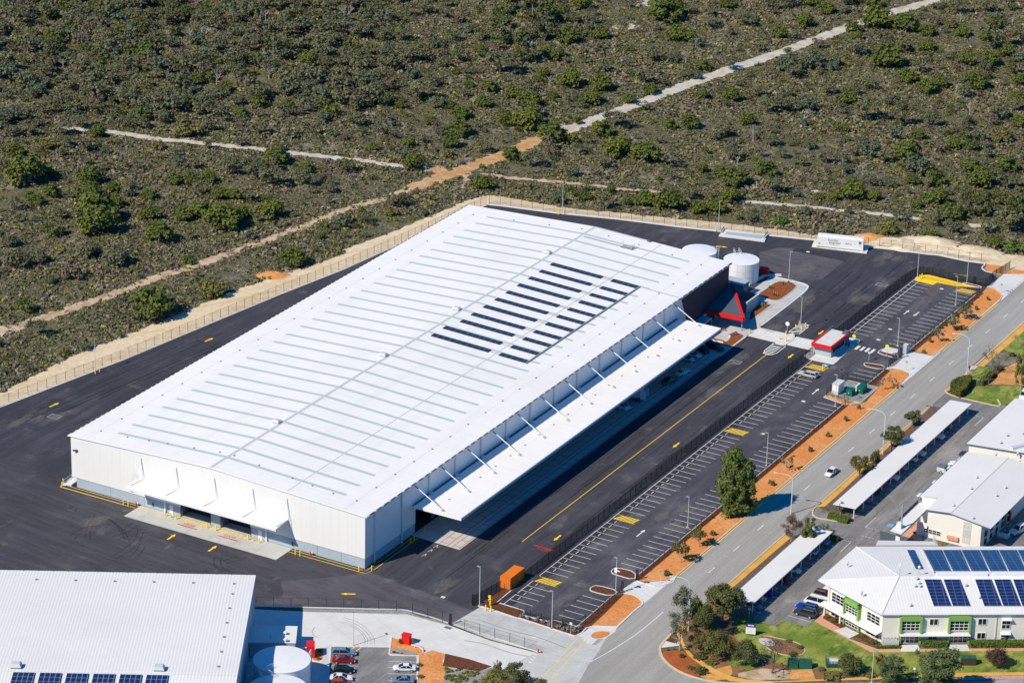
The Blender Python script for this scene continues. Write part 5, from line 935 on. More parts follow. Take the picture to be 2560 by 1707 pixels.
for a, b in ((W1, Bp), (Bp, Dp)):
    a = Vector(a); b = Vector(b); n = (b-a).cross(Vector((0, 0, 1))).normalized()*.32; u = Vector((0, 0, .22)); d = Vector((0, 0, -.75))
    m.add([a-n+u, b-n+u, b+n+u, a+n+u, a-n+d, b-n+d, b+n+d, a+n+d], [(0, 3, 2, 1), (4, 5, 6, 7), (0, 1, 5, 4), (1, 2, 6, 5), (2, 3, 7, 6), (3, 0, 4, 7)])
m.build('red_fascia', t); m = MB().mat('steel'); m.cyl(9.75, 161.9, 0, 3.4, .14, 10); m.build('column', t)
t = thing('entrance_lobby', 'glazed entrance lobby under the charcoal wall', 'lobby', (2, 160, 0)); m = MB().mat('dado'); m.box(0, 2.6, 153.6, 159.2, 0, 2.9); m.box(.05, .6, 159.2, 166, 0, 3.3); m.build('walls', t); m = MB().mat('glass'); m.box(2.6, 2.65, 154, 158.8, .3, 2.5); m.box(.6, .66, 160, 165, .2, 2.8); m.build('window', t)
for (x, y, a, lab) in ((*g('g1', 1880, 385), R(55), 'bench with terracotta slats by the canopy corner'), (*g('g1', 2135, 460), R(78), 'bench with terracotta slats at the top of the red mulch bed'), (*g('g1', 1850, 585), R(2), 'bench with terracotta slats nearest the parked cars')):
    t = thing('bench', lab, 'bench', (x, y, .05), a, 'benches by the entrance'); m = MB().mat('terra')
    for j in range(4): m.box(-1.5, 1.5, -.34+.18*j, -.2+.18*j, .5, .57)
    m.build('seat', t, world=False); m = MB().mat('white'); m.box(-1.4, 1.4, -.26, .3, 0, .49); m.build('base', t, world=False)
# ---- guard kiosk
t = thing('guard_kiosk', 'grey guard kiosk with white roof edged in red', 'kiosk', (33.7, 162, 0)); m = MB().mat('dado'); m.box(31.4, 36.0, 157.8, 167.0, .14, 2.75); m.mat('dadoD').box(34.9, 36.05, 166.2, 168.6, .14, 3.6); m.box(31.2, 31.45, 166, 169.2, .14, 3.7); m.build('walls', t)
m = MB().mat('concL'); m.box(31.5, 36.1, 157.0, 167.8, 3.2, 3.3); m.build('roof', t)
m = MB().mat('red'); m.box(31.1, 31.5, 156.6, 166.5, 2.6, 3.5); m.box(31.5, 36.5, 156.6, 157.0, 2.6, 3.5); m.box(36.1, 36.5, 157.0, 167.0, 2.6, 3.5); m.mat('dado').box(31.1, 31.5, 166.5, 169.3, 2.6, 3.5); m.build('red_fascia', t)
m = MB().mat('glass'); m.box(36.0, 36.06, 158.6, 165.6, 1.0, 2.3); m.build('window', t)
m = MB().mat('alu'); m.path([(36.8, 166.8, .14), (36.8, 166.8, 1.2)], .06, 5); m.mat('black').box(36.7, 36.95, 166.6, 167, .14, 1.2); m.build('card_reader', t)
# ---- transformer boxes
t = thing('transformer_cabinet', 'tall white transformer cabinet on the gravel pad', 'cabinet', (46.1, 139.3, .12)); m = MB().mat('white'); m.box(-.75, .85, -1.6, 1.8, 0, 2.5); m.build('case', t, world=False); m = MB().mat('seamL'); m.box(-.85, .95, -1.7, 1.9, 2.5, 2.6); m.build('lid', t, world=False)
for x, y, a, b, h, lab in ((49.4, 139.6, .75, 1.0, 1.5, 'smaller dark green switch box on the gravel pad'), (51.0, 142.6, .8, 1.3, 1.7, 'larger dark green switch box on the gravel pad')):
    t = thing('switch_box', lab, 'switch box', (x, y, .12)); m = MB().mat('green'); m.box(-a, a, -b, b, 0, h); m.build('case', t, world=False); m = MB().mat('green'); m.add([(-a-.05, -b-.05, h), (a+.05, -b-.05, h), (a+.05, b+.05, h), (-a-.05, b+.05, h), (0, -b, h+.15), (0, b, h+.15)], [(0, 1, 4), (1, 2, 5, 4), (2, 3, 5), (3, 0, 4, 5)]); m.mat('yel').box(-.2, .0, -b-.02, -b, .7, .95); m.build('lid', t, world=False)
m = MB().mat('seamL'); m.box(49.3, 50.1, 142.4, 144.4, .12, 1.4); tag(m.build('concrete_blast_wall'), 'pale panel between the two green switch boxes', 'panel')
for v, x, y, a, b, h, k, lab in (('F8', 1745, 1385, 1.0, .7, 1.6, 'green', 'left green utility cabinet at the bottom garden edge'), ('F8', 1905, 1388, 1.3, .7, 1.5, 'green', 'right green utility cabinet at the bottom garden edge'), ('F6', 1770, 1105, 1.45, .7, 1.5, 'brownB', 'brown utility cabinet with green lid on the lawn')):
    c = g(v, x, y); t = thing('utility_cabinet', lab, 'cabinet', (*c, 0), R(29)); m = MB().mat(k); m.box(-a, a, 0, 2*b, 0, h); m.build('case', t, world=False); m = MB().mat('dgreen'); m.box(-a-.05, a+.05, -.05, 2*b+.05, h, h+.15); m.build('lid', t, world=False)
c = g('F6', 345, 1130); t = thing('bin_screen', 'teal slatted screen pen behind the dark lawn tree', 'screen', (*c, 0), R(29)); m = MB().mat('dgreen')
for j in range(9): m.box(-1.2+.3*j, -1.02+.3*j, 0, .08, 0, 1.5)
for j in range(10): m.box(-1.3, -1.22, .3*j, .3*j+.2, 0, 1.5)
m.build('slats', t, world=False); m = MB().mat('seamL'); m.box(-1.2, 1.2, .2, 2.8, .6, .7); m.build('lid', t, world=False)
# ================= SECOND WAREHOUSE (lower left) =================
c0 = Vector(g('r7', 1727, 838, 10.6)); cl = Vector(g('r7', 0, 803, 10.6)); u_ = (cl-c0).normalized(); w_ = Vector((-u_.y, u_.x))
cr = Vector(g('r7', 1615, 1568, 10.8)); w_ = w_ if (cr-c0).dot(w_) > 0 else -w_
ang2 = math.atan2(-u_.y, -u_.x)   # local x along -u (to the right in picture)
t2 = thing('neighbour_warehouse', 'pale ribbed-roof warehouse filling the lower left corner', 'warehouse', (c0.x, c0.y, 0), ang2)
D1 = (Vector(g('r7', 1630, 1508, 12.6))-c0).dot(w_); Lx = 120
m = MB().mat('roofN'); m.add([(.3, .3, 10.6), (.3, -D1, 12.6), (.3, -2*D1, 10.6), (-Lx, .3, 10.6), (-Lx, -D1, 12.6), (-Lx, -2*D1, 10.6), (.3, .3, 10.4), (.3, -D1, 12.4), (-Lx, .3, 10.4)], [(0, 3, 4, 1), (1, 4, 5, 2), (0, 1, 7, 6), (0, 6, 8, 3)]); r2 = m.build('roof', t2, world=False)
m = MB().mat('dado'); m.add([(0, 0, 0), (0, 0, 10.5), (0, -D1, 12.5), (0, -2*D1, 10.5), (0, -2*D1, 0)], [(0, 4, 3, 2, 1)]); m.add([(0, 0, 0), (0, 0, 10.5), (-Lx, 0, 10.5), (-Lx, 0, 0)], [(0, 1, 2, 3)]); m.build('walls', t2, world=False)
m = MB().mat('alu'); m.box(.3, .45, -2*D1, .4, 7.2, 10.5) if False else m.add([(.3, .45, 10.35), (.3, .3, 10.62), (-Lx, .3, 10.62), (-Lx, .45, 10.35)], [(0, 1, 2, 3)]); m.mat('dkl')
for k in range(40): m.box(-3.*k-1.6, -3.*k-1.5, .1, .5, 10.6, 10.68)
m.build('gutter', t2, world=False)
m = MB().mat('roofN'); m.add([(.3, -D1-.5, 12.62), (.3, -D1+.5, 12.62), (-Lx, -D1+.5, 12.62), (-Lx, -D1-.5, 12.62)], [(0, 1, 2, 3)]); m.build('ridge_capping', r2, world=False)
def l2(v, x, y, z): p = Vector(g(v, x, y, z))-c0; return (p.dot(-u_), -p.dot(w_))
for v, x, y in [('r7', 247, 862), ('r7', 514, 868), ('r7', 780, 874), ('r7', 1045, 878), ('r7', 1312, 884), ('r7', 1590, 890), ('r7', 1580, 966), ('r7', 1560, 1072), ('r7', 1541, 1180), ('r7', 1523, 1285), ('r7', 1504, 1395), ('r7', 1485, 1505)]:
    z = 10.9; a, b = l2(v, x, y, z); z = 10.6+2*(-b)/D1; m = MB(); m.mat('steel').obox((a, b, z+.12), (.45, .35, .18)); m.mat('black').obox((a, b, z+.06), (.3, .5, .1)); m.build('roof_anchor', r2, world=False)
for v, x, y, lab in (('r7', 108, 1460, 'grey dome ventilator on the lower left warehouse roof, left one'), ('r7', 1080, 1478, 'grey dome ventilator on the lower left warehouse roof, right one')):
    a, b = l2(v, x, y, 12.5); z = 10.6+2*(-b)/D1; p = c0+(-u_)*a+(w_)*(-b); t = thing('roof_ventilator', lab, 'ventilator', (p.x, p.y, z), ang2, 'ventilators on the lower left warehouse'); m = MB().mat('steel'); m.box(-.9, .9, -.8, .8, .0, .5); m.build('base', t, world=False); m = MB().mat('seam'); m.add([(-1.1, -1, .4), (1.1, -1, .4), (1.1, 1, .4), (-1.1, 1, .4), (-.8, -.7, 1.0), (.8, -.7, 1.0), (.8, .7, 1.0), (-.8, .7, 1.0)], [(0, 1, 5, 4), (1, 2, 6, 5), (2, 3, 7, 6), (3, 0, 4, 7), (4, 5, 6, 7)]); m.build('cowl', t, world=False)
for i, x in enumerate((73, 257, 440, 622, 805, 985)):
    a, b = l2('r7', x+12, 1512, 12.6); a2, _ = l2('r7', x+163, 1515, 12.6); b = -D1-1.0; z = 12.6-2*(-b-D1)/D1; p = c0+(-u_)*a+w_*(-b); zz = lambda d: 12.78-2*(d)/D1
    t = thing('solar_panel_array', 'dark blue solar array at the bottom of the lower left roof, %s from left' % nth(i), 'solar panel', (p.x, p.y, z), ang2, 'solar arrays on the lower left warehouse'); m = MB().mat('pvB'); wd = a2-a; m.add([(0, 0, .15), (wd, 0, .15), (wd, -6, .0), (0, -6, .0)], [(0, 3, 2, 1)]); m.build('cells', t, world=False)
    m = MB().mat('steel'); m.add([(0, 0, .02), (wd, 0, .02), (wd, 0, .16), (0, 0, .16)], [(0, 1, 2, 3)]); m.build('rack', t, world=False)
# annex between warehouse and tanks
def loc2(v, x, y, z): p = Vector(g(v, x, y, z)); return (p.x, p.y)
t = thing('lean_to', 'low ribbed-roof annex beside the lower left warehouse, above the tanks', 'annex', (2, -40, 0)); P = [loc2('q6', 130, 828, 3.6), loc2('q6', 735, 838, 3.6), loc2('q6', 712, 1052, 3.6), loc2('q6', 110, 1045, 3.6)]
m = MB().mat('roofN'); m.prism(P, 3.45, 3.6); m.build('roof', t); Pc = Vector((sum(p[0] for p in P)/4, sum(p[1] for p in P)/4)); m = MB().mat('dado'); m.prism([tuple(Pc+(Vector(p)-Pc)*.96) for p in P], 0, 3.45); m.build('walls', t); m = MB().mat('white')
for x, y in ((580, 915), (580, 1005)): c = loc2('q6', x, y, 4.2); m.tube((*c, 3.6), (*c, 4.1), .08, 6); m.tube((*c, 4.1), (c[0], c[1], 4.35), .42, 12, .3)
c = loc2('q6', 395, 1000, 3.8); m.mat('steel').path([(*c, 3.6), (*c, 4.4), (c[0]-.3, c[1], 4.5)], .06, 5); m.build('roof_vents', t)
A_ = [loc2('q6', 850, 1025, 2.6), loc2('q6', 955, 1025, 2.6), loc2('q6', 955, 1105, 2.6), loc2('q6', 850, 1105, 2.6)]; t = thing('pump_cabinet', 'red cabinet half in shade at the end of the annex', 'cabinet', (*A_[0], 0)); m = MB().mat('red'); m.prism(A_, 0.1, 2.6); m.build('case', t); m = MB().mat('red'); m.prism(A_, 2.6, 2.68); m.build('lid', t)
m = MB().mat('alu'); m.path([(*loc2('q6', 770, 1110, 1.5), 1.5), (*loc2('q6', 935, 1115, 1.5), 1.5), (*loc2('q6', 935, 1115, 1.5), .0)], .15, 8); tag(m.build('water_pipe'), 'pale pipe running from the annex to the shaded red cabinet', 'pipe')
m = MB().mat('alu'); m.path([(*loc2('q6', 905, 1230, 3), 4.5), (*loc2('q6', 905, 1230, 3), 0)], .2, 8); m.path([(*loc2('q6', 905, 1230, 3), 4.5), (*loc2('q6', 870, 1230, 4.5), 4.5)], .2, 8); tag(m.build('downpipe'), 'thick pale overflow pipe on the right side of the large tank', 'pipe')
# ================= OFFICE BLOCK =================
C0 = (106.2, 27.7); A1 = R(32.5); e1 = Vector((math.cos(A1), math.sin(A1))); n1 = Vector((e1.y, -e1.x)); e2 = Vector((-.928, .373)); n2 = Vector((-e2.y, e2.x))*-1
n2 = Vector((-.373, -.928)); LW = 62
def wp(e, n, s, z, d=0): return (C0[0]+e.x*s+n.x*d, C0[1]+e.y*s+n.y*d, z)
def wbox(mb, e, n, s0, s1, d0, d1, z0, z1):
    v = [wp(e, n, s, z, d) for z in (z0, z1) for d in (d0, d1) for s in (s0, s1)]
    return mb.add(v, [(0, 1, 3, 2), (4, 6, 7, 5), (0, 4, 5, 1), (2, 3, 7, 6), (0, 2, 6, 4), (1, 5, 7, 3)])
OF = thing('office_block', 'two-storey cream office block with pale hipped roof and green window frames', 'office', (C0[0], C0[1], 0))
zE = 6.8; P1 = g('F6', 192, 205, zE); P2 = g('F6', 862, 566, zE); P5 = g('q1', 1280, 603, zE); AP = g('F6', 1045, 165, 9.3)
P3 = (P2[0]+e1.x*LW, P2[1]+e1.y*LW); P4 = (P5[0]+e1.x*LW*1.1, P5[1]+e1.y*LW*1.1); AR = (AP[0]+e1.x*LW, AP[1]+e1.y*LW)
m = MB().mat('roofG'); t3 = lambda p, z: (p[0], p[1], z)
m.face(t3(P2, zE), t3(P3, zE), t3(AR, 9.3), t3(AP, 9.3)); m.face(t3(P1, zE), t3(P2, zE), t3(AP, 9.3)); m.face(t3(P5, zE), t3(P1, zE), t3(AP, 9.3)); m.face(t3(P5, zE), t3(AP, 9.3), t3(AR, 9.3), t3(P4, zE))
rfO = m.build('roof', OF)
m = MB().mat('seamL'); 
for a, b, za, zb in ((P2, AP, zE, 9.3), (P1, AP, zE, 9.3), (P5, AP, zE, 9.3), (AP, AR, 9.3, 9.3)):
    m.tube(t3(a, za+.02), t3(b, zb+.03), .12, 6)
m.build('hip_capping', rfO)
m = MB().mat('seamL')
for a, b in ((P2, P3), (P1, P2), (P5, P1)): m.tube(t3(a, zE-.12), t3(b, zE-.12), .13, 6)
m.mat('greyW'); m.face(t3(P1, zE-.15), t3(P5, zE-.15), t3(P4, zE-.15), t3(P3, zE-.15), t3(P2, zE-.15)); m.build('eaves', OF)
m = MB().mat('cream'); wl = 16.2
Bk = (P5[0]+.8, P5[1]-.3)
q = [(C0[0], C0[1]), wp(e1, n1, LW, 0)[:2], (Bk[0]+e1.x*LW, Bk[1]+e1.y*LW), Bk, wp(e2, n2, wl, 0)[:2]]
m.prism(q, 0, 6.65); m.build('walls', OF)
m = MB().mat('greyW')
for s in (17.9, 23.1): wbox(m, e1, n1, s, s+.07, 0, .04, 0, 6.6)
for s in (3.2, 17.8, 23, 29.5): wbox(m, e1, n1, s, s+.12, 0.0, .14, 0, 6.6)
wbox(m, e2, n2, .05, .2, 0, .1, 0, 6.6); wbox(m, e2, n2, 15.5, 15.7, 0, .12, 0, 6.6); m.build('downpipes', OF)
def win(par, e, n, s0, s1, z0, z1, nx, nz, out=.0, lab=None):
    f = MB().mat('white'); fw = .09
    for i in range(nx+1): s = s0+(s1-s0)*i/nx; wbox(f, e, n, s-fw/2, s+fw/2, out+.02, out+.12, z0, z1)
    for j in range(nz+1): z = z0+(z1-z0)*j/nz; wbox(f, e, n, s0, s1, out+.03, out+.115, z-fw/2, z+fw/2)
    w = f.build('window', par); p = MB().mat('glass'); wbox(p, e, n, s0+.03, s1-.03, out-.02, out+.05, z0+.03, z1-.03); p.build('pane', w)
for s0, s1 in ((3.75, 7.35), (13.6, 17.3), (33.5, 37.1), (43.4, 47)):
    win(OF, e1, n1, s0, s1, 3.0, 5.1, 4, 3, .25); win(OF, e1, n1, s0, s1, .1, 1.95, 4, 2, .1)
    for s in (s0-.45, s1+.1): m = MB().mat('lime'); wbox(m, e1, n1, s, s+.35, 0, .75, 2.5, 6.2); wbox(m, e1, n1, s, s+.35, 0, .6, 0, 1.95); m.build('green_frame', OF)
    m = MB().mat('lime'); wbox(m, e1, n1, s0-.1, s1+.1, 0, .7, 5.3, 6.3); m.mat('greyW'); m.build('green_frame', OF)
m = MB().mat('roofW')
for a, b in ((3.3, 17.7), (33.2, 47.5)): wbox(m, e1, n1, a, b, 0, 1.5, 2.22, 2.36)
m.build('awning', OF)
for s0, s1, z0, z1, nx, nz in ((9.4, 11.1, 4.1, 5.5, 2, 1), (9.4, 11.1, .9, 2.1, 2, 1), (19.3, 21, 4.1, 5.5, 2, 1), (19.3, 21, .9, 2.3, 2, 1), (24.2, 25.9, 3.2, 5.1, 2, 2), (24.2, 25.9, .4, 2.0, 2, 2), (29.8, 31.5, 4.1, 5.5, 2, 1), (29.8, 31.5, .9, 2.3, 2, 1), (39.4, 41.1, 4.1, 5.5, 2, 1)): win(OF, e1, n1, s0, s1, z0, z1, nx, nz)
m = MB().mat('roofW')
for z in (5.35, 2.15): m.add([wp(e1, n1, 24, z+.35, 0), wp(e1, n1, 26.1, z+.35, 0), wp(e1, n1, 26.1, z, .8), wp(e1, n1, 24, z, .8)], [(0, 1, 2, 3)])
m.build('window_hood', OF)
for s0, s1, z0, z1, nx, nz, o_ in ((11.2, 14.9, 3.4, 5.5, 3, 3, 0), (6.85, 10.45, 3.1, 4.9, 4, 3, .35), (1.0, 4.6, 3.4, 5.4, 3, 3, 0), (11.3, 14.8, .2, 1.7, 3, 2, 0), (6.85, 10.45, .05, 1.9, 4, 3, .1), (1.0, 4.6, .4, 1.8, 3, 2, 0)): win(OF, e2, n2, s0, s1, z0, z1, nx, nz, o_)
m = MB().mat('lime'); wbox(m, e2, n2, 6.35, 6.8, 0, .9, 2.5, 6.1); wbox(m, e2, n2, 10.5, 10.8, 0, .9, 2.5, 6.1); wbox(m, e2, n2, 6.35, 10.8, 0, .9, 5.1, 6.1); wbox(m, e2, n2, 6.2, 6.75, 0, .6, 0, 2.1); wbox(m, e2, n2, 10.5, 10.8, 0, .6, 0, 2.1); m.build('green_frame', OF)
m = MB().mat('roofW'); m.add([wp(e2, n2, .2, 2.55, 0), wp(e2, n2, 17, 2.55, 0), wp(e2, n2, 17, 2.3, 1.7), wp(e2, n2, .2, 2.3, 1.7), wp(e2, n2, .2, 2.45, 0), wp(e2, n2, 17, 2.45, 0), wp(e2, n2, 17, 2.15, 1.7), wp(e2, n2, .2, 2.15, 1.7)], [(0, 1, 2, 3), (4, 7, 6, 5), (3, 2, 6, 7), (0, 3, 7, 4)]); m.build('awning', OF)
m = MB().mat('cream')
for s in (15.6, 11.0): wbox(m, e2, n2, s, s+.35, .9, 1.2, 0, 2.2)
m.build('awning_posts', OF)
# AC pen
t = thing('air_conditioner_pen', 'pale slatted pen with rooftop fans at the office corner', 'air conditioner', (*wp(e1, n1, .2, 0, 1.2)[:2], 0)); m = MB().mat('seamL'); wbox(m, e1, n1, -.1, 3.1, 1.35, 1.42, .1, 1.4); wbox(m, e1, n1, -.1, -.04, 0, 1.4, .1, 1.4)
for i in range(9): wbox(m, e1, n1, -.1+.4*i, -.04+.4*i, 1.3, 1.45, 0, 1.45)
wbox(m, e1, n1, -.1, 3.1, 1.3, 1.45, .7, .76); m.build('screen', t)
for s in (.3, 1.0, 1.8, 2.5): m = MB().mat('seamL'); wbox(m, e1, n1, s-.3, s+.3, .2, 1.1, 0, 1.5); c = wp(e1, n1, s, 1.51, .65); m.mat('dkl').disc(c[0], c[1], 1.52, .26, 12); m.build('fan_unit', t)
# office roof items
dn = abs((Vector(AP)-Vector(P2)).dot(n1)); db = abs((Vector(AP)-Vector(P5)).dot(n1))
def zN(p): return zE+2.5*abs((Vector(p)-Vector(P2)).dot(n1))/dn
def zB(p): return zE+2.5*abs((Vector(p)-Vector(P5)).dot(n1))/db
def gz(v, x, y, f):
    z = 8.
    for _ in range(12): p = g(v, x, y, z); z = f(p)
    return (p[0], p[1], z)
def solar(i, lab, c, v, f):
    Q = [gz(v, *c[k], f) for k in range(4)]; t = thing('solar_panel_array', lab, 'solar panel', (Q[0][0], Q[0][1], Q[0][2]), 0, 'blue solar arrays on the office roof'); m = MB().mat('pvO'); m.add([(p[0], p[1], p[2]+.14) for p in Q], [(0, 3, 2, 1)]); m.build('cells', t)
    m = MB().mat('alu'); 
    for k in range(4): a, b = Q[k], Q[(k+1) % 4]; m.tube((a[0], a[1], a[2]+.1), (b[0], b[1], b[2]+.1), .05, 4)
    m.build('frame', t)
K['pvO'] = mk('deep_blue_solar_cells', lin(24, 42, 92), .25, [((.5, .5, .5), lin(34, 54, 108), .4, .65, .8)], spec=.5, grid=(1.62, 1.02, .06, lin(96, 112, 140), (0, 0, -A1)))
base = [(1305, 205), (1480, 205), (1592, 486), (1405, 486)]
for i, dx in enumerate((0, 201, 531, 731, 931)): solar(i, 'blue solar array on the near office roof slope, %s from left' % nth(i), [(x+dx, y) for x, y in base], 'F6', zN)
solar(9, 'narrow blue solar array at the left end of the far office roof slope', [(1603, 627), (1652, 627), (1712, 750), (1660, 750)], 'q1', zB)
for i in range(6): solar(i, 'blue solar array on the far office roof slope, %s wide one' % nth(i), [(1712+119.5*i, 627), (1828+119.5*i, 627), (1888+119.5*i, 762), (1778+119.5*i, 762)], 'q1', zB)
m = MB().mat('white'); a = gz('q1', 1790, 788, zN); 
for s in (0, 11.6): p = Vector(a[:2])+e1*s; m.obox((p.x+e1.x*5.3, p.y+e1.y*5.3, 9.55), (10.6, .8, .7), A1)
m.mat('alu'); p0 = Vector(a[:2]); m.tube((p0.x-e1.x*2, p0.y-e1.y*2, 9.35), (p0.x+e1.x*30, p0.y+e1.y*30, 9.35), .12, 6); m.build('duct', rfO)
m = MB().mat('alu'); c1, c2 = gz('q1', 1698, 622, zB), gz('q1', 1775, 772, zB); m.tube((c1[0], c1[1], c1[2]+.3), (c2[0], c2[1], c2[2]+.3), .16, 6); m.build('pipe', rfO)
for i, (x, y, f) in enumerate(((500, 42, None), (900, 205, None), (650, 348, None), (1160, 485, zN), (1230, 205, zN), (1250, 253, zN), (1210, 283, zN), (1262, 284, zN), (1742, 275, zN), (1885, 403, zN))):
    c = gz('F6', x, y, f) if f else (*g('F6', x, y, 8.0), 7.9); t = thing('whirly_vent', 'small turbine vent on the office roof, %s from left' % nth([0, 2, 1, 3, 5, 6, 4, 7, 8, 9][i]), 'vent', c, 0, 'turbine vents on the office roof'); m = MB().mat('steel'); m.cyl(0, 0, -.2, .3, .16, 8); m.build('base', t, world=False); m = MB().mat('alu'); m.tube((0, 0, .3), (0, 0, .5), .2, 8, .3); m.tube((0, 0, .5), (0, 0, .75), .3, 8, .12); m.build('turbine', t, world=False)
for x, y, h, lab in ((1045, 165, 2.3, 'white dome antenna mast at the hip apex of the office roof'), (1248, 150, 1.6, 'grey antenna mast right of the hip apex')):
    c = gz('F6', x, y, zN); t = thing('antenna', lab, 'antenna', c); m = MB().mat('steel'); m.tube((0, 0, 0), (0, 0, h), .04, 5); m.build('mast', t, world=False); m = MB().mat('white'); m.tube((0, 0, h), (0, 0, h+.25), .3, 10, .3); m.tube((0, 0, h+.25), (0, 0, h+.45), .3, 10, .1); m.build('dome', t, world=False)
# ================= CREAM CLASSROOM BLOCKS =================
zw = 6.2; xr = g('F7', 1010, 908, 7.3)[0]; fy = 77.4
t = thing('cream_block', 'long cream building with plain white gable roof behind the office', 'building', (98, 78, 0))
m = MB().mat('roofW'); zl = lambda x: 7.3-(7.3-zw)*abs(x-xr)/(109.6-xr) if x > xr else 7.3-(7.3-zw)*abs(x-xr)/(xr-90.3)
for pts in ([(94.5, fy), (xr, fy), (xr, 111.2), (90.3, 111.2), (90.3, 84), (94.5, 84)], [(xr, fy-.3), (109.6, fy-.5), (109.6, 111.2), (xr, 111.2)]):
    f = tessellate_polygon([[Vector((p[0], p[1], 0)) for p in pts]]); m.add([(p[0], p[1], zl(p[0])) for p in pts], [tuple(q) for q in f])
rfw = m.build('roof', t); m = MB().mat('dkl'); m.add([(xr-.04, fy, 7.32), (xr+.04, fy, 7.32), (xr+.04, 111, 7.32), (xr-.04, 111, 7.32)], [(0, 1, 2, 3)]); m.tube((90.25, 84, zw-.05), (90.25, 111, zw-.05), .1, 5); m.tube((94.5, fy-.05, zl(94.5)-.1), (xr, fy-.05, 7.2), .12, 5); m.tube((xr, fy-.05, 7.2), (109.6, fy-.1, zw-.1), .12, 5); m.build('roof_trim', rfw)
m = MB().mat('cream'); q = [(94.8, 77.8), (107.2, 77.8), (107.6, 111), (90.8, 111), (90.8, 84.2), (94.8, 84.2)]
m.prism(q, 0, [zl(94.8)-.1, zl(107.2)-.1, zl(107.6)-.1, zl(90.8)-.1, zl(90.8)-.1, zl(94.8)-.1], top=False); m.add([(94.8, 77.8, zl(94.8)-.1), (xr, 77.8, 7.2), (107.2, 77.8, zl(107.2)-.1)], [(0, 2, 1)]); m.box(92.5, 94.8, 77.8, 78.0, 0, 3.2)
m.mat('greyW').box(103.1, 104.9, 77.72, 77.8, .9, 5.9); m.build('walls', t)
def winx(par, x0, x1, z0, z1, nx, nz, y=77.8):
    f = MB().mat('white')
    for i in range(nx+1): x = x0+(x1-x0)*i/nx; f.box(x-.04, x+.04, y-.12, y-.02, z0, z1)
    for j in range(nz+1): z = z0+(z1-z0)*j/nz; f.box(x0, x1, y-.115, y-.03, z-.04, z+.04)
    w = f.build('window', par); p = MB().mat('glass'); p.box(x0+.02, x1-.02, y-.06, y, z0+.02, z1-.02); p.build('pane', w)
winx(t, 103.1, 104.9, 4.2, 5.3, 2, 1); winx(t, 103.1, 104.8, .9, 2.0, 2, 2); winx(t, 94.3, 98.1, 1.1, 2.1, 4, 2)
m = MB().mat('brickP'); m.box(99.7, 102.3, 77.3, 77.8, 1.0, 1.9); m.build('letter_box', t)
for i in range(9):
    y = 80+3.3*i; f = MB().mat('white'); f.box(107.3, 107.45, y, y+1.4, 3.9, 4.0); f.box(107.3, 107.45, y, y+1.4, 2.2, 2.3); w = f.build('window', t); p = MB().mat('glass'); p.box(107.3, 107.42, y+.05, y+1.35, 2.3, 3.9); p.build('pane', w)
    f = MB().mat('white'); f.box(107.3, 107.45, y, y+1.2, 1.9, 2.0); w = f.build('window', t); p = MB().mat('glass'); p.box(107.3, 107.42, y+.05, y+1.15, .5, 1.9); p.build('pane', w)
m = MB().mat('lime'); m.box(107.5, 107.6, 91.5, 92.6, .3, 3.4); m.mat('red').box(107.5, 107.6, 94, 95.2, .3, 2.6); m.build('coloured_panels', t)
for i, (x, y) in enumerate(((1405, 378), (1322, 540), (1065, 785), (1690, 640), (1820, 524), (1348, 967), (1685, 40), (2035, 130))):
    p = gz('F7', x, y, lambda q: zl(q[0])); tv = thing('whirly_vent', 'small turbine vent on the plain cream-block roof, number %s in reading order' % nth([2, 3, 5, 4, 2, 7, 0, 1][i]) if False else 'small turbine vent on the plain white gable roof, %s from the left' % nth([2, 1, 0, 5, 6, 3, 4, 7][i]), 'vent', p, 0, 'turbine vents on the white gable roof'); m = MB().mat('steel'); m.cyl(0, 0, -.1, .3, .18, 8); m.build('base', tv, world=False); m = MB().mat('alu'); m.tube((0, 0, .3), (0, 0, .6), .32, 8, .15); m.build('turbine', tv, world=False)
t = thing('cream_block', 'farther white-roofed block continuing the row to the upper right', 'building', (100, 114, 0)); m = MB().mat('roofW'); m.add([(89, 113.6, 7), (89, 143.8, 7), (104, 143.8, 8.2), (104, 113.6, 8.2), (124, 113.6, 7), (124, 143.8, 7)], [(0, 3, 2, 1), (3, 4, 5, 2)]); m.build('roof', t); m = MB().mat('cream'); m.box(89.6, 123.5, 114, 143.4, 0, 6.95); m.add([(89.6, 113.95, 6.9), (123.5, 113.95, 6.9), (104, 113.95, 8.1)], [(0, 1, 2)]); m.build('walls', t)
m = MB().mat('dkl'); m.tube((88.95, 113.6, 6.95), (88.95, 143.8, 6.95), .1, 5); m.tube((89, 113.55, 6.95), (104, 113.55, 8.1), .12, 5); c = g('q5', 2290, 1290, 8); 
for k in range(9): m.obox((c[0]-1+.55*k, c[1]-2+.9*k, 8.0), (.5, .5, .2), .6)
m.build('roof_trim', t); m = MB().mat('alu'); m.obox((c[0]+1.6, c[1]+1, 8.2), (1, 9, .5), -.55); m.build('duct', t)
for i, (x, y) in enumerate(((2135, 1165), (2050, 1260), (2330, 1150), (2270, 1400))): p = (*g('q5', x, y, 7.8), 7.7); tv = thing('whirly_vent', 'small turbine vent on the farther white-roofed block, %s from the left' % nth([1, 0, 3, 2][i]), 'vent', p, 0, 'turbine vents on the farther block'); m = MB().mat('steel'); m.cyl(0, 0, -.3, .3, .18, 8); m.build('base', tv, world=False); m = MB().mat('alu'); m.tube((0, 0, .3), (0, 0, .6), .32, 8, .15); m.build('turbine', tv, world=False)
t = thing('entry_canopy', 'sloping ribbed entry canopy with cream pillar in front of the cream block', 'canopy', (92, 76, 0)); z = 4.6; P = [g('F7', x, y, z) for x, y in ((570, 722), (748, 765), (312, 1192), (140, 1130))]
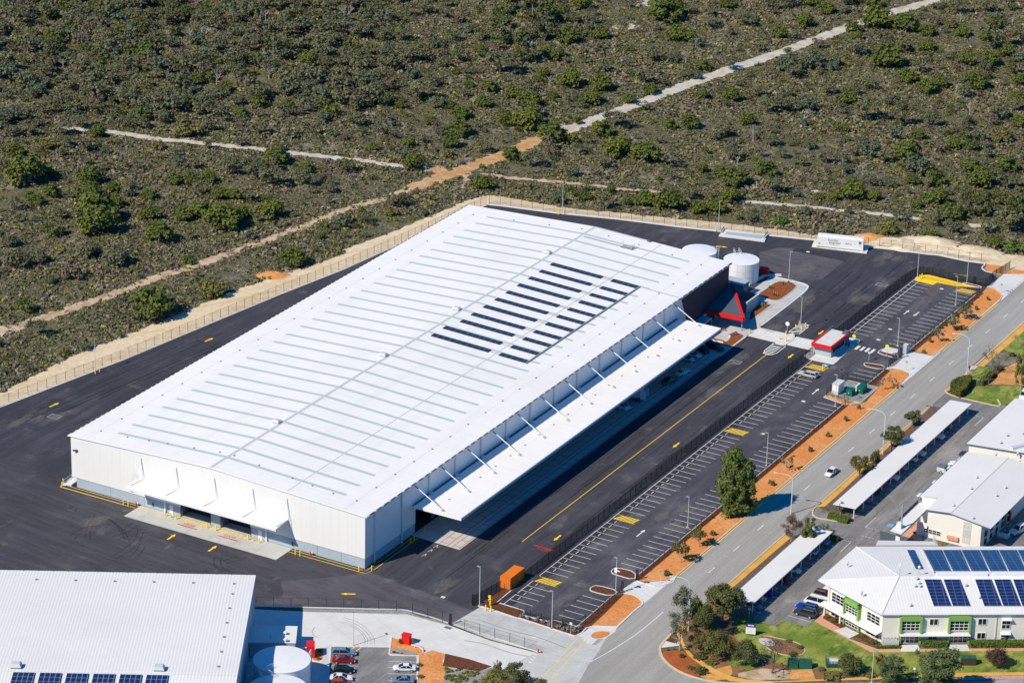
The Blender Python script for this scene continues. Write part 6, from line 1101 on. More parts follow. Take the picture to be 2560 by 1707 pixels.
m = MB().mat('roofN'); m.prism(P, z-.12, z, bot=True); m.build('roof', t); m = MB().mat('dkl'); m.tube((*P[1], z-.1), (*P[2], z-.1), .12, 5); m.tube((*P[0], z-.1), (*P[3], z-.1), .2, 5); m.mat('dadoD'); a, b = P[0], P[3]; m.face((a[0]-.3, a[1], z+.5), (b[0]-.3, b[1]+6, z+.5), (b[0]-.3, b[1]+6, z-.3), (a[0]-.3, a[1], z-.3)); m.build('edge_beam', t)
c = g('F7', 280, 1100, z); m = MB().mat('cream'); m.box(c[0]-.5, c[0]+.5, c[1]-.5, c[1]+.5, 0, z+1.3); m.mat('steel').box(c[0]+.1, c[0]+.4, c[1]+.2, c[1]+.5, z+1.3, z+5.5); m.build('pillar', t)
c = g('F7', 250, 1290); t = thing('low_flat_roof', 'low flat grey link roof between office and entry canopy', 'roof', (c[0], c[1], 0)); P = [g('F7', x, y, 3.5) for x, y in ((-30, 1285), (830, 1300), (840, 1352), (-60, 1352))]; m = MB().mat('greyW'); m.prism(P, 0, 3.5); m.mat('seamL').prism([(p[0]*.999+.1, p[1]) for p in P], 3.5, 3.6); m.build('walls', t); m = MB().mat('alu')
c = g('F7', 800, 1310, 3.6)
for i in range(4): m.path([(c[0]-.5+.3*i, c[1]-.3*i, 3.6), (c[0]-.5+.3*i, c[1]-.3*i, 5.2)], .05, 5)
for zz in (4.2, 4.8, 5.2): m.path([(c[0]-.6, c[1]+.2, zz), (c[0]+.6, c[1]-1, zz)], .05, 5)
m.build('railing', t)
t = thing('air_conditioner_pen', 'white slatted air conditioner pen beside the cream block right wall', 'air conditioner', (*g('F7', 1790, 1230), 0)); m = MB().mat('white'); 
for x in (-1.2, 0, 1.2): m.box(x-.05, x+.05, -.8, -.7, 0, 1.5); m.box(x-.05, x+.05, .7, .8, 0, 1.5)
m.box(-1.2, 1.2, -.8, -.72, .1, 1.3); m.box(1.15, 1.22, -.8, .8, .1, 1.3); m.box(-1.2, -1.15, -.8, .8, .1, 1.3); m.build('screen', t, world=False); m = MB().mat('dkl'); m.box(-1, 1, -.6, .6, .1, 1.1); m.build('unit', t, world=False)
# ================= CARPORTS =================
for x0, x1, ya, yb, z, n, lab in ((73.2, 78.5, 25.3, 64.4, 2.65, 9, 'nearer long white carport roof beside the road'), (72.8, 78.1, 77.4, 144.6, 2.7, 14, 'farther long white carport roof beside the road')):
    t = thing('carport', lab, 'carport', (x0, ya, 0)); m = MB().mat('roofC'if 'roofC' in K else 'roofW'); m.add([(x0, ya, z-.25), (x1, ya, z), (x1, yb, z), (x0, yb, z-.25), (x0, ya, z-.4), (x1, ya, z-.15), (x1, yb, z-.15), (x0, yb, z-.4)], [(0, 1, 2, 3), (4, 7, 6, 5), (0, 4, 5, 1), (1, 5, 6, 2), (2, 6, 7, 3), (3, 7, 4, 0)]); m.mat('steel').tube((x0-.05, ya, z-.33), (x0-.05, yb, z-.33), .1, 5); m.mat('seamL').box(x1, x1+.08, ya, yb, z-.22, z+.02); m.build('roof', t)
    for k in range(n): y = ya+.6+(yb-ya-1.2)*k/(n-1); m = MB().mat('white'); m.box(x1-.6, x1-.45, y-.08, y+.08, 0, z-.16); m.build('post', t)
    m = MB().mat('steel')
    for k in range(n): y = ya+.6+(yb-ya-1.2)*k/(n-1); m.box(x0+.1, x1-.1, y-.05, y+.05, z-.55, z-.4)
    m.build('beams', t)
# ================= VEHICLES =================
def paint(name, c, rough=.28):
    if name not in K: K[name] = mk(name, c, rough, spec=.5)
    return name
paint('car_white', lin(235, 236, 238)); paint('car_silver', lin(176, 180, 184)); paint('car_champagne', lin(200, 194, 178)); paint('car_red', lin(150, 22, 34)); paint('car_black', lin(20, 22, 26)); paint('car_blue', lin(14, 60, 160)); paint('car_grey', lin(52, 58, 68)); paint('car_brown', lin(96, 52, 40)); paint('car_orange', lin(170, 70, 36)); paint('car_steelblue', lin(110, 134, 160)); paint('car_green', lin(60, 84, 74)); K['cglass'] = mk('car_glass', lin(28, 36, 44), .08, spec=.7)
KD = dict(sedan=(4.6, 1.78, 1.44, [(-.5, .62, .80), (-.47, .72, .96), (-.30, .76, 1.0), (-.1, .78, .92), (.18, .78, .92), (.38, .76, .84), (.47, .70, .72), (.5, .6, .6)], (-.36, -.20, .06, .26)),
          hatch=(4.1, 1.74, 1.48, [(-.5, .66, .86), (-.46, .75, .98), (-.2, .77, .95), (.15, .77, .94), (.36, .76, .86), (.47, .70, .74), (.5, .6, .6)], (-.49, -.38, .06, .27)),
          wagon=(4.9, 1.8, 1.48, [(-.5, .66, .86), (-.47, .76, .96), (-.2, .78, .94), (.15, .78, .93), (.38, .76, .84), (.47, .70, .72), (.5, .6, .6)], (-.49, -.42, .08, .25)),
          suv=(4.75, 1.88, 1.78, [(-.5, .72, 1.0), (-.47, .80, 1.14), (-.2, .82, 1.12), (.15, .82, 1.12), (.36, .81, 1.06), (.47, .76, .92), (.5, .66, .75)], (-.49, -.42, .05, .22)),
          van=(5.2, 1.9, 2.1, [(-.5, .75, 1.1), (-.48, .84, 1.2), (-.2, .86, 1.2), (.25, .86, 1.2), (.42, .84, 1.1), (.49, .8, .95), (.5, .7, .8)], (-.49, -.46, .30, .42)),
          ute=(5.2, 1.85, 1.75, [(-.5, .7, .85), (-.47, .8, .9), (-.15, .82, .95), (-.05, .82, 1.08), (.2, .82, 1.08), (.38, .8, 1.0), (.47, .76, .88), (.5, .66, .75)], (-.12, -.08, .06, .22)))
def car(kind, col, lab, x, y, az, z=0, name='parked_car', grp=None):
    Lc, Wd, Hc, sec, gh = KD[kind]; t = thing(name, lab, 'van' if kind == 'van' else 'car', (x, y, z), az, grp); m = MB().mat(col); V = []; z0 = .28
    for sx, hw, z1 in sec:
        X = sx*Lc; w1 = hw*Wd/1.72*1.0/ .9*.9; zl_ = z0+(.12 if abs(sx) > .46 else 0)
        V += [(X, -w1*.93, zl_), (X, -w1*1.04, .62), (X, -w1*.96, z1), (X, 0, z1+.03), (X, w1*.96, z1), (X, w1*1.04, .62), (X, w1*.93, zl_)]
    n = len(sec); f = []
    for i in range(n-1):
        for j in range(6): f.append((i*7+j, (i+1)*7+j, (i+1)*7+j+1, i*7+j+1))
        f.append((i*7+6, (i+1)*7+6, (i+1)*7, i*7))
    f += [tuple(range(7)), tuple(range((n-1)*7, n*7))[::-1]]; m.add(V, f); body = m.build('body', t, smooth=False, world=False)
    a, b, c, d = [q*Lc for q in gh]; zb = .93*max(s[2] for s in sec); zt = Hc; wb, wt = Wd*.455, Wd*.36
    m = MB().mat('cglass'); m.add([(a, -wb, zb), (d, -wb, zb), (d, wb, zb), (a, wb, zb), (b, -wt, zt-.04), (c, -wt, zt-.04), (c, wt, zt-.04), (b, wt, zt-.04)], [(0, 1, 5, 4), (1, 2, 6, 5), (2, 3, 7, 6), (3, 0, 4, 7), (4, 5, 6, 7)]); m.build('glass', t, world=False)
    m = MB().mat(col); m.add([(b-.06, -wt-.03, zt-.09), (c+.06, -wt-.03, zt-.09), (c+.06, wt+.03, zt-.09), (b-.06, wt+.03, zt-.09), (b+.1, -wt+.1, zt), (c-.1, -wt+.1, zt), (c-.1, wt-.1, zt), (b+.1, wt-.1, zt)], [(0, 1, 5, 4), (1, 2, 6, 5), (2, 3, 7, 6), (3, 0, 4, 7), (4, 5, 6, 7)])
    mid = (b+c)/2-.05
    for s in (-1, 1):
        for (p, q) in (((a, s*wb), (b, s*wt)), ((d, s*wb), (c, s*wt)), ((mid, s*wb), (mid, s*wt))): m.tube((p[0], p[1]*1.01, zb), (q[0], q[1]*1.01, zt-.06), .05, 4)
    if kind in ('suv', 'van'): m.mat('steel'); m.tube((b, -wt, zt+.04), (c, -wt, zt+.04), .03, 4); m.tube((b, wt, zt+.04), (c, wt, zt+.04), .03, 4)
    m.build('roof', t, world=False)
    for s in (-1, 1):
        for fx in (-.31, .31):
            wr = .33 if kind in ('sedan', 'hatch', 'wagon') else .38; q = MB().mat('tyre'); q.tube((fx*Lc, s*(Wd/2-.2), wr), (fx*Lc, s*(Wd/2+.01), wr), wr, 14); wo_ = q.build('wheel', t, world=False); q = MB().mat('rim'); q.tube((fx*Lc, s*(Wd/2), wr), (fx*Lc, s*(Wd/2+.025), wr), wr*.62, 10); q.build('rim', wo_, world=False)
        q = MB().mat('hl'); q.obox((Lc*.485, s*Wd*.33, sec[-2][2]-.1), (.12, .34, .14)); q.build('headlight', t, world=False); q = MB().mat('lamp'); q.obox((-Lc*.492, s*Wd*.36, .8), (.1, .24, .16 if kind != 'suv' else .4)); q.build('tail_light', t, world=False)
    return t
U = R(29.5)
car('wagon', 'car_champagne', 'champagne station wagon alone in the long left parking row', 36.0, 144.4, R(180))
car('sedan', 'car_white', 'white sedan driving on the road', 64.0, 96.2, R(-90), name='moving_car')
car('sedan', 'car_white', 'white sedan in shade beyond the canopy edge, behind the dark sedan', 9.8, 129.2, R(78))
car('sedan', 'car_green', 'dark grey-green sedan in canopy shade in front of a white sedan', 9.3, 122.6, R(-105))
car('hatch', 'car_white', 'nearer of two white hatchbacks poking out from the canopy', 6.6, 137.4, R(-8)); car('hatch', 'car_white', 'farther of two white hatchbacks poking out from the canopy', 6.9, 140.3, R(-8))
car('hatch', 'car_black', 'black hatchback in canopy shade right of the white pair', 7.6, 144.4, R(-25)); car('suv', 'car_grey', 'dark grey car parked by the low entry wall in canopy shade', 9.5, 147.4, R(-10)); car('sedan', 'car_steelblue', 'pale blue car half hidden behind the canopy tip by the bench', 5.0, 150.4, R(-10))
car('van', 'car_white', 'white van peeking out under the canopy before the box truck', 6.2, 103.2, R(-12), name='parked_van')
car('suv', 'car_grey', 'dark grey four-wheel drive at the edge of the lawn', *g('F8', 1900, 705), R(180)); car('suv', 'car_blue', 'bright blue car between the grey four-wheel drive and the white van', 87.2, 32.6, R(180)); car('van', 'car_white', 'white minibus beside the office corner', 87.9, 35.9, R(180), name='parked_van'); car('suv', 'car_brown', 'maroon-brown car parked behind the white minibus', 88.2, 39.6, R(0)); car('sedan', 'car_white', 'white car mostly hidden under the left office eave', 88.6, 43.2, R(180))
cs = [('car_steelblue', 'sedan'), ('car_silver', 'hatch'), ('car_blue', 'sedan'), ('car_steelblue', 'hatch'), ('car_red', 'sedan'), ('car_white', 'sedan'), ('car_white', 'hatch'), ('car_steelblue', 'suv')]
for i, (y, (c, k)) in enumerate(zip((27.5, 31.3, 34.2, 36.8, 42, 47, 57, 62.3), cs)): car(k, c, 'car under the nearer carport, %s from the near end' % nth(i), 76.3+(.5 if i in (0, 5) else 0), y, R(0 if i % 2 else 180), grp='cars under the nearer carport')
for i, (y, k, c) in enumerate(((87, 'hatch', 'car_steelblue'), (92.6, 'sedan', 'car_grey'), (101, 'suv', 'car_white'), (107, 'sedan', 'car_silver'), (112.5, 'hatch', 'car_white'), (116.4, 'suv', 'car_white'), (119, 'sedan', 'car_green'), (127.5, 'suv', 'car_white'), (130.2, 'sedan', 'car_blue'), (134, 'hatch', 'car_steelblue'))): car(k, c, 'car under the farther carport, %s from the near end' % nth(i), 75.6+(.4 if c == 'car_white' else 0), y, R(0), grp='cars under the farther carport')
for k, c, lab, p, a in (('hatch', 'car_white', 'white car at the near left edge of the cream block roof', (87.4, 95.6), 180), ('hatch', 'car_white', 'second white car along the cream block roof edge', (87.6, 103.8), 180), ('suv', 'car_white', 'white car half hidden beside the tray ute', (87.2, 115.0), 180), ('suv', 'car_grey', 'dark car at the top of the cream block roof edge', (87.2, 121.3), 180), ('sedan', 'car_white', 'white car between two dark ones near the gap of the cream roofs', (88, 118.3), 180)): car(k, c, lab, *p, R(a))
car('suv', 'car_white', 'white four-wheel drive parked right of the cream block pens', *g('F7', 2005, 1165), R(-105)); car('suv', 'car_white', 'white car cut by the right picture edge above the cream roofs', *g('q5', 2345, 690), R(-80))
for i, (k, c, lab, v, x, y) in enumerate((('wagon', 'car_steelblue', 'silver-blue wagon at the top of the lower car park row', 'q6', 1330, 1205), ('sedan', 'car_red', 'dark red sedan second in the lower car park row', 'q6', 1325, 1300), ('hatch', 'car_black', 'black car third in the lower car park row', 'q6', 1330, 1428), ('sedan', 'car_white', 'white sedan fourth in the lower car park row', 'q6', 1290, 1530), ('hatch', 'car_orange', 'rust-coloured car at the bottom edge of the lower car park row', 'q6', 1300, 1600))):
    car(k, c, lab, *g(v, x, y), U)
car('sedan', 'car_white', 'white sedan with sunroof in the right lower car park row', *g('q6', 2100, 1405), U+math.pi); car('sedan', 'car_steelblue', 'silver-blue sedan at the bottom right of the lower car park', *g('q6', 2075, 1562), U+math.pi)
# ute with tray and box truck
t = car('ute', 'car_white', 'white tray ute parked with its tray towards the car park aisle', 86.6, 110.6, 0, name='tray_ute'); m = MB().mat('seamL'); m.box(-2.7, -.7, -1, 1, .9, 1.0); m.box(-2.7, -2.62, -1, 1, 1, 1.5); m.box(-2.7, -.7, -1, -.92, 1, 1.5); m.box(-2.7, -.7, .92, 1, 1, 1.5); m.mat('dadoD').box(-2.6, -.8, -.9, .9, 1.45, 1.75); m.build('tray', t, world=False)
t = thing('box_truck', 'pale box truck with open rear door in the canopy shade', 'truck', (5.2, 109.5, 0), R(180)); m = MB().mat('car_white'); m.box(-3.6, 2.2, -1.15, 1.15, 1.0, 3.2); m.build('cargo_box', t, world=False); m = MB().mat('car_white'); m.box(2.3, 4.1, -1.05, 1.05, .6, 2.4); m.mat('cglass').box(3.6, 4.12, -.95, .95, 1.5, 2.2); m.build('cab', t, world=False); m = MB().mat('car_white'); m.obox((-4.4, 1.2, 2.1), (1.5, .08, 2.1), .2); m.obox((-4.2, -1.3, 2.1), (1.3, .08, 2.1), -.5); m.build('rear_door', t, world=False); m = MB().mat('steel'); m.box(-3.8, 4, -.5, .5, .6, 1.); m.build('chassis', t, world=False)
for fx in (-2.6, 2.9):
    for s in (-1, 1): q = MB().mat('tyre'); q.tube((fx, s*.8, .45), (fx, s*1.1, .45), .45, 12); q.build('wheel', t, world=False)
# ================= PEOPLE =================
def person(lab, x, y, az, shirt, legs, hair='black', stride=.28):
    t = thing('person', lab, 'person', (x, y, 0), az)
    J = [(0, 0, .95, .15), (0, 0, 1.15, .13), (0, 0, 1.4, .16), (0, 0, 1.5, .07), (.02, 0, 1.6, .09), (.02, 0, 1.7, .1), (.01, 0, 1.76, .07)]; Eg = [(i, i+1) for i in range(6)]
    for s in (-1, 1):
        f = s*stride; k = len(J); J += [(0, s*.1, .9, .1), (f*.6, s*.11, .5, .065), (f, s*.11, .09, .045), (f+.16, s*.12, .04, .04)]; Eg += [(0, k), (k, k+1), (k+1, k+2), (k+2, k+3)]
        k = len(J); J += [(0, s*.2, 1.42, .065), (-f*.5, s*.26, 1.14, .045), (-f*.5+.14, s*.25, .92, .03), (-f*.5+.18, s*.25, .87, .035)]; Eg += [(2, k), (k, k+1), (k+1, k+2), (k+2, k+3)]
        for j in range(5):
            q = len(J); dx = (-.03+.015*j); J += [(-f*.5+.19+dx, s*(.235+.01*j), .82-.01*(j % 3), .009), (-f*.5+.2+dx, s*(.235+.01*j), .785-.012*(j % 3), .007)]; Eg += [(k+3, q), (q, q+1)]
    me = bpy.data.meshes.new('body'); me.from_pydata([j[:3] for j in J], Eg, []); o = bpy.data.objects.new('body', me); COL.objects.link(o); md = o.modifiers.new('s', 'SKIN'); 
    for i, j in enumerate(J): me.skin_vertices[0].data[i].radius = (j[3], j[3]) if i != 0 else (.15, .11)
    me.skin_vertices[0].data[0].use_root = True; sb = o.modifiers.new('u', 'SUBSURF'); sb.levels = 1; sb.render_levels = 1
    dg = bpy.context.evaluated_depsgraph_get(); nm = bpy.data.meshes.new_from_object(o.evaluated_get(dg)); o.modifiers.clear(); o.data = nm; bpy.data.meshes.remove(me)
    for c in ('skin', shirt, legs): nm.materials.append(K[c])
    for p in nm.polygons:
        zc_ = p.center.z; p.material_index = 0 if zc_ > 1.5 else (1 if zc_ > .96 and abs(p.center.y) < .3 else (0 if zc_ > .75 and abs(p.center.y) > .2 else 2)); p.use_smooth = True
    o.parent = t; m = MB().mat(hair); m.tube((0, 0, 1.68), (-.01, 0, 1.8), .105, 10, .06); m.build('hair', t, world=False); m = MB().mat('skin'); m.tube((.11, 0, 1.66), (.14, 0, 1.655), .012, 5); m.build('nose', t, world=False)
K['skin'] = mk('skin', lin(190, 140, 115), .6); K['hivis'] = mk('hi_vis_orange', lin(250, 90, 30), .6)
person('person in dark clothes walking on the kerb ramp across the road', *g('q5', 1650, 350), R(-120), 'black', 'black'); person('person in orange high-visibility top standing behind the box truck', *g('g2', 1710, 850), R(120), 'hivis', 'navy', stride=.08)
# ================= VEGETATION =================
RG = np.random.default_rng(11)
def np_mesh(name, V, F, mats, mi=None, tint=None):
    me = bpy.data.meshes.new(name); n = len(F); k = F.shape[1]
    me.vertices.add(len(V)); me.vertices.foreach_set('co', V.astype(np.float32).ravel()); me.loops.add(n*k); me.loops.foreach_set('vertex_index', F.astype(np.int32).ravel())
    me.polygons.add(n); me.polygons.foreach_set('loop_start', np.arange(0, n*k, k, dtype=np.int32)); me.polygons.foreach_set('loop_total', np.full(n, k, np.int32))
    for m in mats: me.materials.append(K[m])
    if mi is not None: me.polygons.foreach_set('material_index', mi.astype(np.int32))
    if tint is not None:
        a = me.attributes.new('tint', 'FLOAT_COLOR', 'POINT'); a.data.foreach_set('color', np.concatenate([tint, np.ones((len(tint), 1))], 1).astype(np.float32).ravel())
    me.update(calc_edges=True); return me
def cards(C, Nn, sz, rg, asp=1.0):
    n = len(C); a = rg.normal(size=(n, 3)); u = np.cross(Nn, a); u /= np.linalg.norm(u, axis=1, keepdims=True)+1e-9; v = np.cross(Nn, u)
    s = (sz*rg.uniform(.6, 1.4, n))[:, None] if np.ndim(sz) else (sz*rg.uniform(.6, 1.4, n))[:, None]
    u = u*s*.5; v = v*s*.5*asp; bend = Nn*s*.12
    V = np.stack([C-u-v, C+u-v*.6+bend, C+u*.7+v, C-u*.8+v*1.1-bend], 1).reshape(-1, 3); F = np.arange(4*n).reshape(n, 4); return V, F
def crown(kind, seed, n, leaf):
    rg = np.random.default_rng(seed); lobes = []
    U_ = lambda: rg.uniform(0, 6.28)
    if kind == 'dome':
        for i in range(30): t = U_(); e = math.asin(rg.uniform(-.12, 1)); q = rg.uniform(.55, .8); lobes.append((q*math.cos(t)*math.cos(e), q*math.sin(t)*math.cos(e), .32+.85*q*math.sin(e), rg.uniform(.18, .34), .8))
        lobes.append((0, 0, .5, .55, .7))
    elif kind == 'bush':
        for i in range(26): t = U_(); e = math.asin(rg.uniform(-.1, 1)); q = rg.uniform(.35, .85); lobes.append((q*math.cos(t)*math.cos(e), q*math.sin(t)*math.cos(e), .3+.8*q*math.sin(e), rg.uniform(.14, .32), 1.))
    elif kind == 'open':
        for i in range(30): t = U_(); q = .8*math.sqrt(rg.uniform(0, 1)); lobes.append((q*math.cos(t), q*math.sin(t), 1.12+.42*(1-q*q)*rg.uniform(-.9, 1)+rg.uniform(-.2, .12), rg.uniform(.13, .3), .75))
    elif kind == 'tall':
        for i in range(46): t = U_(); h = rg.uniform(.45, 2.55); rr = .82*math.sqrt(max(.08, 1-((h-1.4)/1.35)**2)); q = rr*math.sqrt(rg.uniform(.1, 1)); lobes.append((q*math.cos(t), q*math.sin(t), h, rg.uniform(.13, .3), .9))
    elif kind == 'weep':
        for i in range(120):
            t = U_(); s_ = rg.uniform() < .66; h = rg.uniform(.3, 3.35 if s_ else 2.55); R0, cx_, hm = (.62, -.18, 3.5) if s_ else (.5, .42, 2.7)
            rr = R0*(1-(h/hm)**3)**.6*rg.uniform(.8, 1.15); q = rr*math.sqrt(rg.uniform(.15, 1)); lobes.append((cx_+q*math.cos(t), q*math.sin(t), h, rg.uniform(.09, .22), 1.8))
    elif kind == 'sparse':
        for i in range(16): t = U_(); q = .85*math.sqrt(rg.uniform(.05, 1)); lobes.append((q*math.cos(t), q*math.sin(t), rg.uniform(.8, 1.9), rg.uniform(.1, .24), .8))
    elif kind == 'hedge': lobes = []
    L = np.array(lobes); w = L[:, 3]**2; idx = rg.choice(len(L), n, p=w/w.sum()); d = rg.normal(size=(n, 3)); d /= np.linalg.norm(d, axis=1, keepdims=True); d[:, 2] = np.where(d[:, 2] < -.35, -d[:, 2], d[:, 2])
    rad = L[idx, 3:4]*np.abs(rg.normal(.85, .28, (n, 1))); C = L[idx, :3]+d*rad*np.stack([np.ones(n), np.ones(n), L[idx, 4]], 1)
    N_ = d+rg.normal(size=(n, 3))*.45; N_[:, 2] += .5; N_ /= np.linalg.norm(N_, axis=1, keepdims=True)
    if kind == 'weep': N_[:, 2] *= .25; N_ /= np.linalg.norm(N_, axis=1, keepdims=True)
    C[:, 2] = np.maximum(C[:, 2], .03)
    return (*cards(C, N_, leaf, rg, 1.8 if kind == 'weep' else 1.), L)
def trunkV(L, seed, r0, top, nb=7, base=0.):
    rg = np.random.default_rng(seed+99); m = MB(); m.mats = [None]; mid = (rg.uniform(-.05, .05), rg.uniform(-.05, .05), top*.55); m.tube((0, 0, base), mid, r0, 6, r0*.75, cap=False); tp = (mid[0]*1.5, mid[1]*1.5, top); m.tube(mid, tp, r0*.75, 5, r0*.4, cap=False)
    for k in range(min(nb, len(L))):
        l = L[k]; t = rg.uniform(.3, .95); b = [mid[i]*(1-t)+tp[i]*t for i in range(3)] if t > .5 else [mid[i]*t*1.2 for i in range(3)]; q = [(b[i]+l[i])/2+rg.uniform(-.08, .08) for i in range(3)]; m.tube(b, q, r0*.42, 5, r0*.28, cap=False); m.tube(q, l[:3], r0*.28, 4, r0*.08, cap=False)
        for _ in range(2): e = [l[i]+rg.normal()*l[3]*.6 for i in range(3)]; m.tube(q, e, r0*.16, 4, r0*.05, cap=False)
    return m
PROTO = {}
def proto(kind, fol, var, n, leaf, bark='bark', r0=.06, top=.8, nb=8):
    key = (kind, fol, var, n, bark)
    if key not in PROTO:
        V, F, L = crown(kind, var*7+hash_(kind), n, leaf); cm = np_mesh('crown', V, F, [fol]); tm = trunkV(L, var, r0, top, nb); me = bpy.data.meshes.new('trunk'); me.from_pydata(tm.v, [], tm.f); me.materials.append(K[bark]); me.update(); PROTO[key] = (cm, me, V, F, tm)
    return PROTO[key]
def hash_(s): return sum(ord(c)*(i+3) for i, c in enumerate(s)) % 1000
def plant(name, lab, cat, x, y, sx, sz, pr, grp=None, rz=None, z=0):
    t = thing(name, lab, cat, (x, y, z), random.uniform(0, 6.28) if rz is None else rz, grp)
    t.scale = (sx, sx, sz)
    for nm, me in (('crown', pr[0]), ('trunk', pr[1])):
        if me is None: continue
        o = bpy.data.objects.new(nm, me); COL.objects.link(o); o.parent = t
    return t
# kind codes -> (crown kind, foliage, height factor, bark, words)
KC = {'D': ('dome', 'domed', .95, 'bark', 'domed dark green'), 'G': ('open', 'greygreen', .75, 'bark', 'loose grey-green'), 'E': ('open', 'greygreen', .8, 'barkP', 'grey pale-trunked'), 'T': ('tall', 'dark', .9, 'barkP', 'tall dark'), 'B': ('bush', 'bluegreen', .95, 'bark', 'blue-green'), 'O': ('bush', 'olive', .95, 'bark', 'olive-yellow'), 'P': ('dome', 'pale', .9, 'barkP', 'pale green'), 'R': ('bush', 'brown', .95, 'barkP', 'brown half-dead'), 'S': ('bush', 'bright', .9, 'bark', 'bright green')}
BT = []
def bt(v, s):
    a, b, k = VW[v]
    for it in s.split(';'):
        q = it.split(','); BT.append((a+float(q[0])*k, b+float(q[1])*k, float(q[2])*k, q[3].strip()))
bt('r2', '495,1180,165,D;985,1060,100,G;1165,1115,140,D;1305,1170,150,G;1440,1000,205,D;1280,910,215,D;1130,875,130,D;985,750,120,D;1010,650,130,D;1290,750,170,D;1180,690,120,D;1570,620,170,D;1785,640,150,D;1720,735,155,D;1580,708,110,P;1870,900,160,G;1780,955,150,D;1890,1100,220,D;2080,1135,220,D;1790,1170,120,G;1430,1090,110,R;1630,1072,95,E;820,830,130,D;815,955,160,D;755,1028,140,D;680,940,90,B;460,1028,110,D;230,1045,90,D;240,660,130,B;545,720,190,G;650,765,120,G;740,755,90,D;500,560,120,B;430,450,150,E;540,445,150,G;210,395,110,E;60,435,120,G;665,345,110,B;790,520,60,D;850,525,70,G;1090,540,220,G;1110,330,190,T;1250,455,170,T;1400,300,180,T;1310,210,160,T;1560,315,160,D;1390,538,95,D;1550,448,65,E;1780,288,130,D;1700,185,130,G;1040,200,120,G;970,1322,150,D;1675,1388,105,D;2090,1428,155,D;2250,1465,230,D;1500,1405,120,B;100,885,125,E;40,975,80,R;135,565,100,G;820,175,105,R;300,170,150,G;2200,175,250,D;2130,440,130,G;2280,440,95,B;2080,600,130,G;2120,660,105,D;730,1090,90,O;1960,1420,80,D;2140,862,45,B;970,1160,50,O;650,1050,50,R;560,120,150,G;420,300,130,G;130,300,130,G;1180,100,160,T;1500,150,160,D;1650,90,140,D;2300,300,150,D;2290,120,150,D;1480,430,120,D;700,480,90,G;330,640,120,R;400,640,130,G;560,700,80,D;215,1240,55,B;570,1490,70,B;350,1490,100,O;30,1540,90,G')
bt('r3', '280,960,125,E;60,895,140,D;350,715,150,D;150,700,100,D;600,795,150,G;700,785,150,G;860,785,170,B;1010,668,120,G;1150,735,160,D;1280,855,190,G;1510,878,120,T;1430,715,100,R;1500,700,70,B;1700,885,150,G;1930,878,110,E;740,520,190,B;900,495,150,B;1420,485,240,D;1560,585,150,D;1690,655,140,D;1780,618,120,D;2020,630,185,D;2110,470,150,D;2150,360,160,T;1350,215,220,D;1540,238,190,D;1690,368,120,D;1520,345,100,O;2320,885,120,D;2210,995,150,O;2230,1195,165,D;2060,1305,190,D;1740,1285,150,D;1750,1435,190,D;1630,1215,190,B;1540,1125,190,D;1310,1095,170,B;1190,1080,100,R;1400,1135,120,E;1130,1205,95,E;580,1238,170,D;370,1298,190,D;350,1125,130,E;270,1218,110,D;610,1018,120,E;340,1405,150,D;240,1478,150,D;120,1478,120,D;60,1385,120,G;630,1348,150,G;800,1362,80,B;1180,1385,190,D;1050,1388,90,D;950,1380,80,D;1620,1440,90,D;1850,1535,180,D;690,1545,90,S;1420,1590,110,O;150,1198,90,D;880,1040,90,B;820,1155,90,G;1000,1145,130,G;690,1100,100,G;460,875,120,D;340,498,120,E;150,500,120,D;30,558,90,G;120,558,80,B;200,210,120,G;340,255,70,R;430,190,130,G;680,278,120,D;850,208,130,D;600,90,130,G;320,78,120,D;1000,110,130,D;1110,112,85,E;1320,70,130,D;2100,110,130,G;2260,88,60,T;1860,50,100,E;1210,288,90,D;1200,398,140,G;1040,500,90,B;2270,520,75,T;2320,598,110,D;2300,715,110,D;2160,845,170,G;850,880,80,B;1140,985,70,B;760,560,130,G;540,690,120,G;1240,1000,90,B;1560,1050,150,O;1870,1040,120,D;1990,1045,110,D;2090,300,120,D;1930,270,110,D;1850,210,100,O;1960,460,130,D;2050,480,110,G;2240,400,120,D;1180,240,110,D;470,200,100,G;60,300,120,D;200,140,110,G;60,120,100,E;900,60,130,D;1690,260,120,D;1900,120,130,G;2330,300,120,G;2300,780,110,G;520,960,70,R;1700,1300,90,G;1920,1400,130,G;2240,1330,160,G;2330,1440,180,S;2150,1250,120,G;2000,1200,140,D;1380,1290,90,B;1300,1290,100,G;1450,1300,80,B;1330,1390,110,D;1590,1280,110,D')
bt('r2', '620,870,95,D;300,980,70,O;410,760,90,D;880,620,85,D;1350,580,70,D;1450,690,80,D;1620,860,70,D;1980,720,90,D;2250,900,100,D;1560,1330,70,D;300,480,110,G;950,380,90,D;760,300,110,G;1850,1330,70,D')
bt('r1', '300,560,140,G;520,520,150,G;760,560,130,G;980,420,150,D;1180,470,140,G;1600,560,150,G;1900,600,140,G;2100,480,150,D;2250,350,150,G;1700,380,150,G;1350,330,150,B;700,330,150,G;350,330,150,D;120,200,150,G;560,160,160,G;900,200,150,G;1250,150,150,D;1600,200,160,G;1950,280,150,G;2200,120,150,G;1980,770,110,D;2130,640,120,B;1640,820,110,D;320,1230,110,D;760,1330,110,D;1010,1380,110,D;1690,1400,110,G')
bt('r3', '2010,1500,110,T;2080,1505,110,T;2150,1500,120,T;1940,1490,110,T;2220,1540,150,T;2300,1600,170,T;2349,1520,150,T')
bt('r6', '1760,150,150,G;1420,200,140,O;2160,290,120,D;2300,325,150,S;2250,200,220,G;2330,130,180,T;1860,200,130,G;860,70,100,B;690,135,110,S;400,90,60,B;1155,50,60,D')
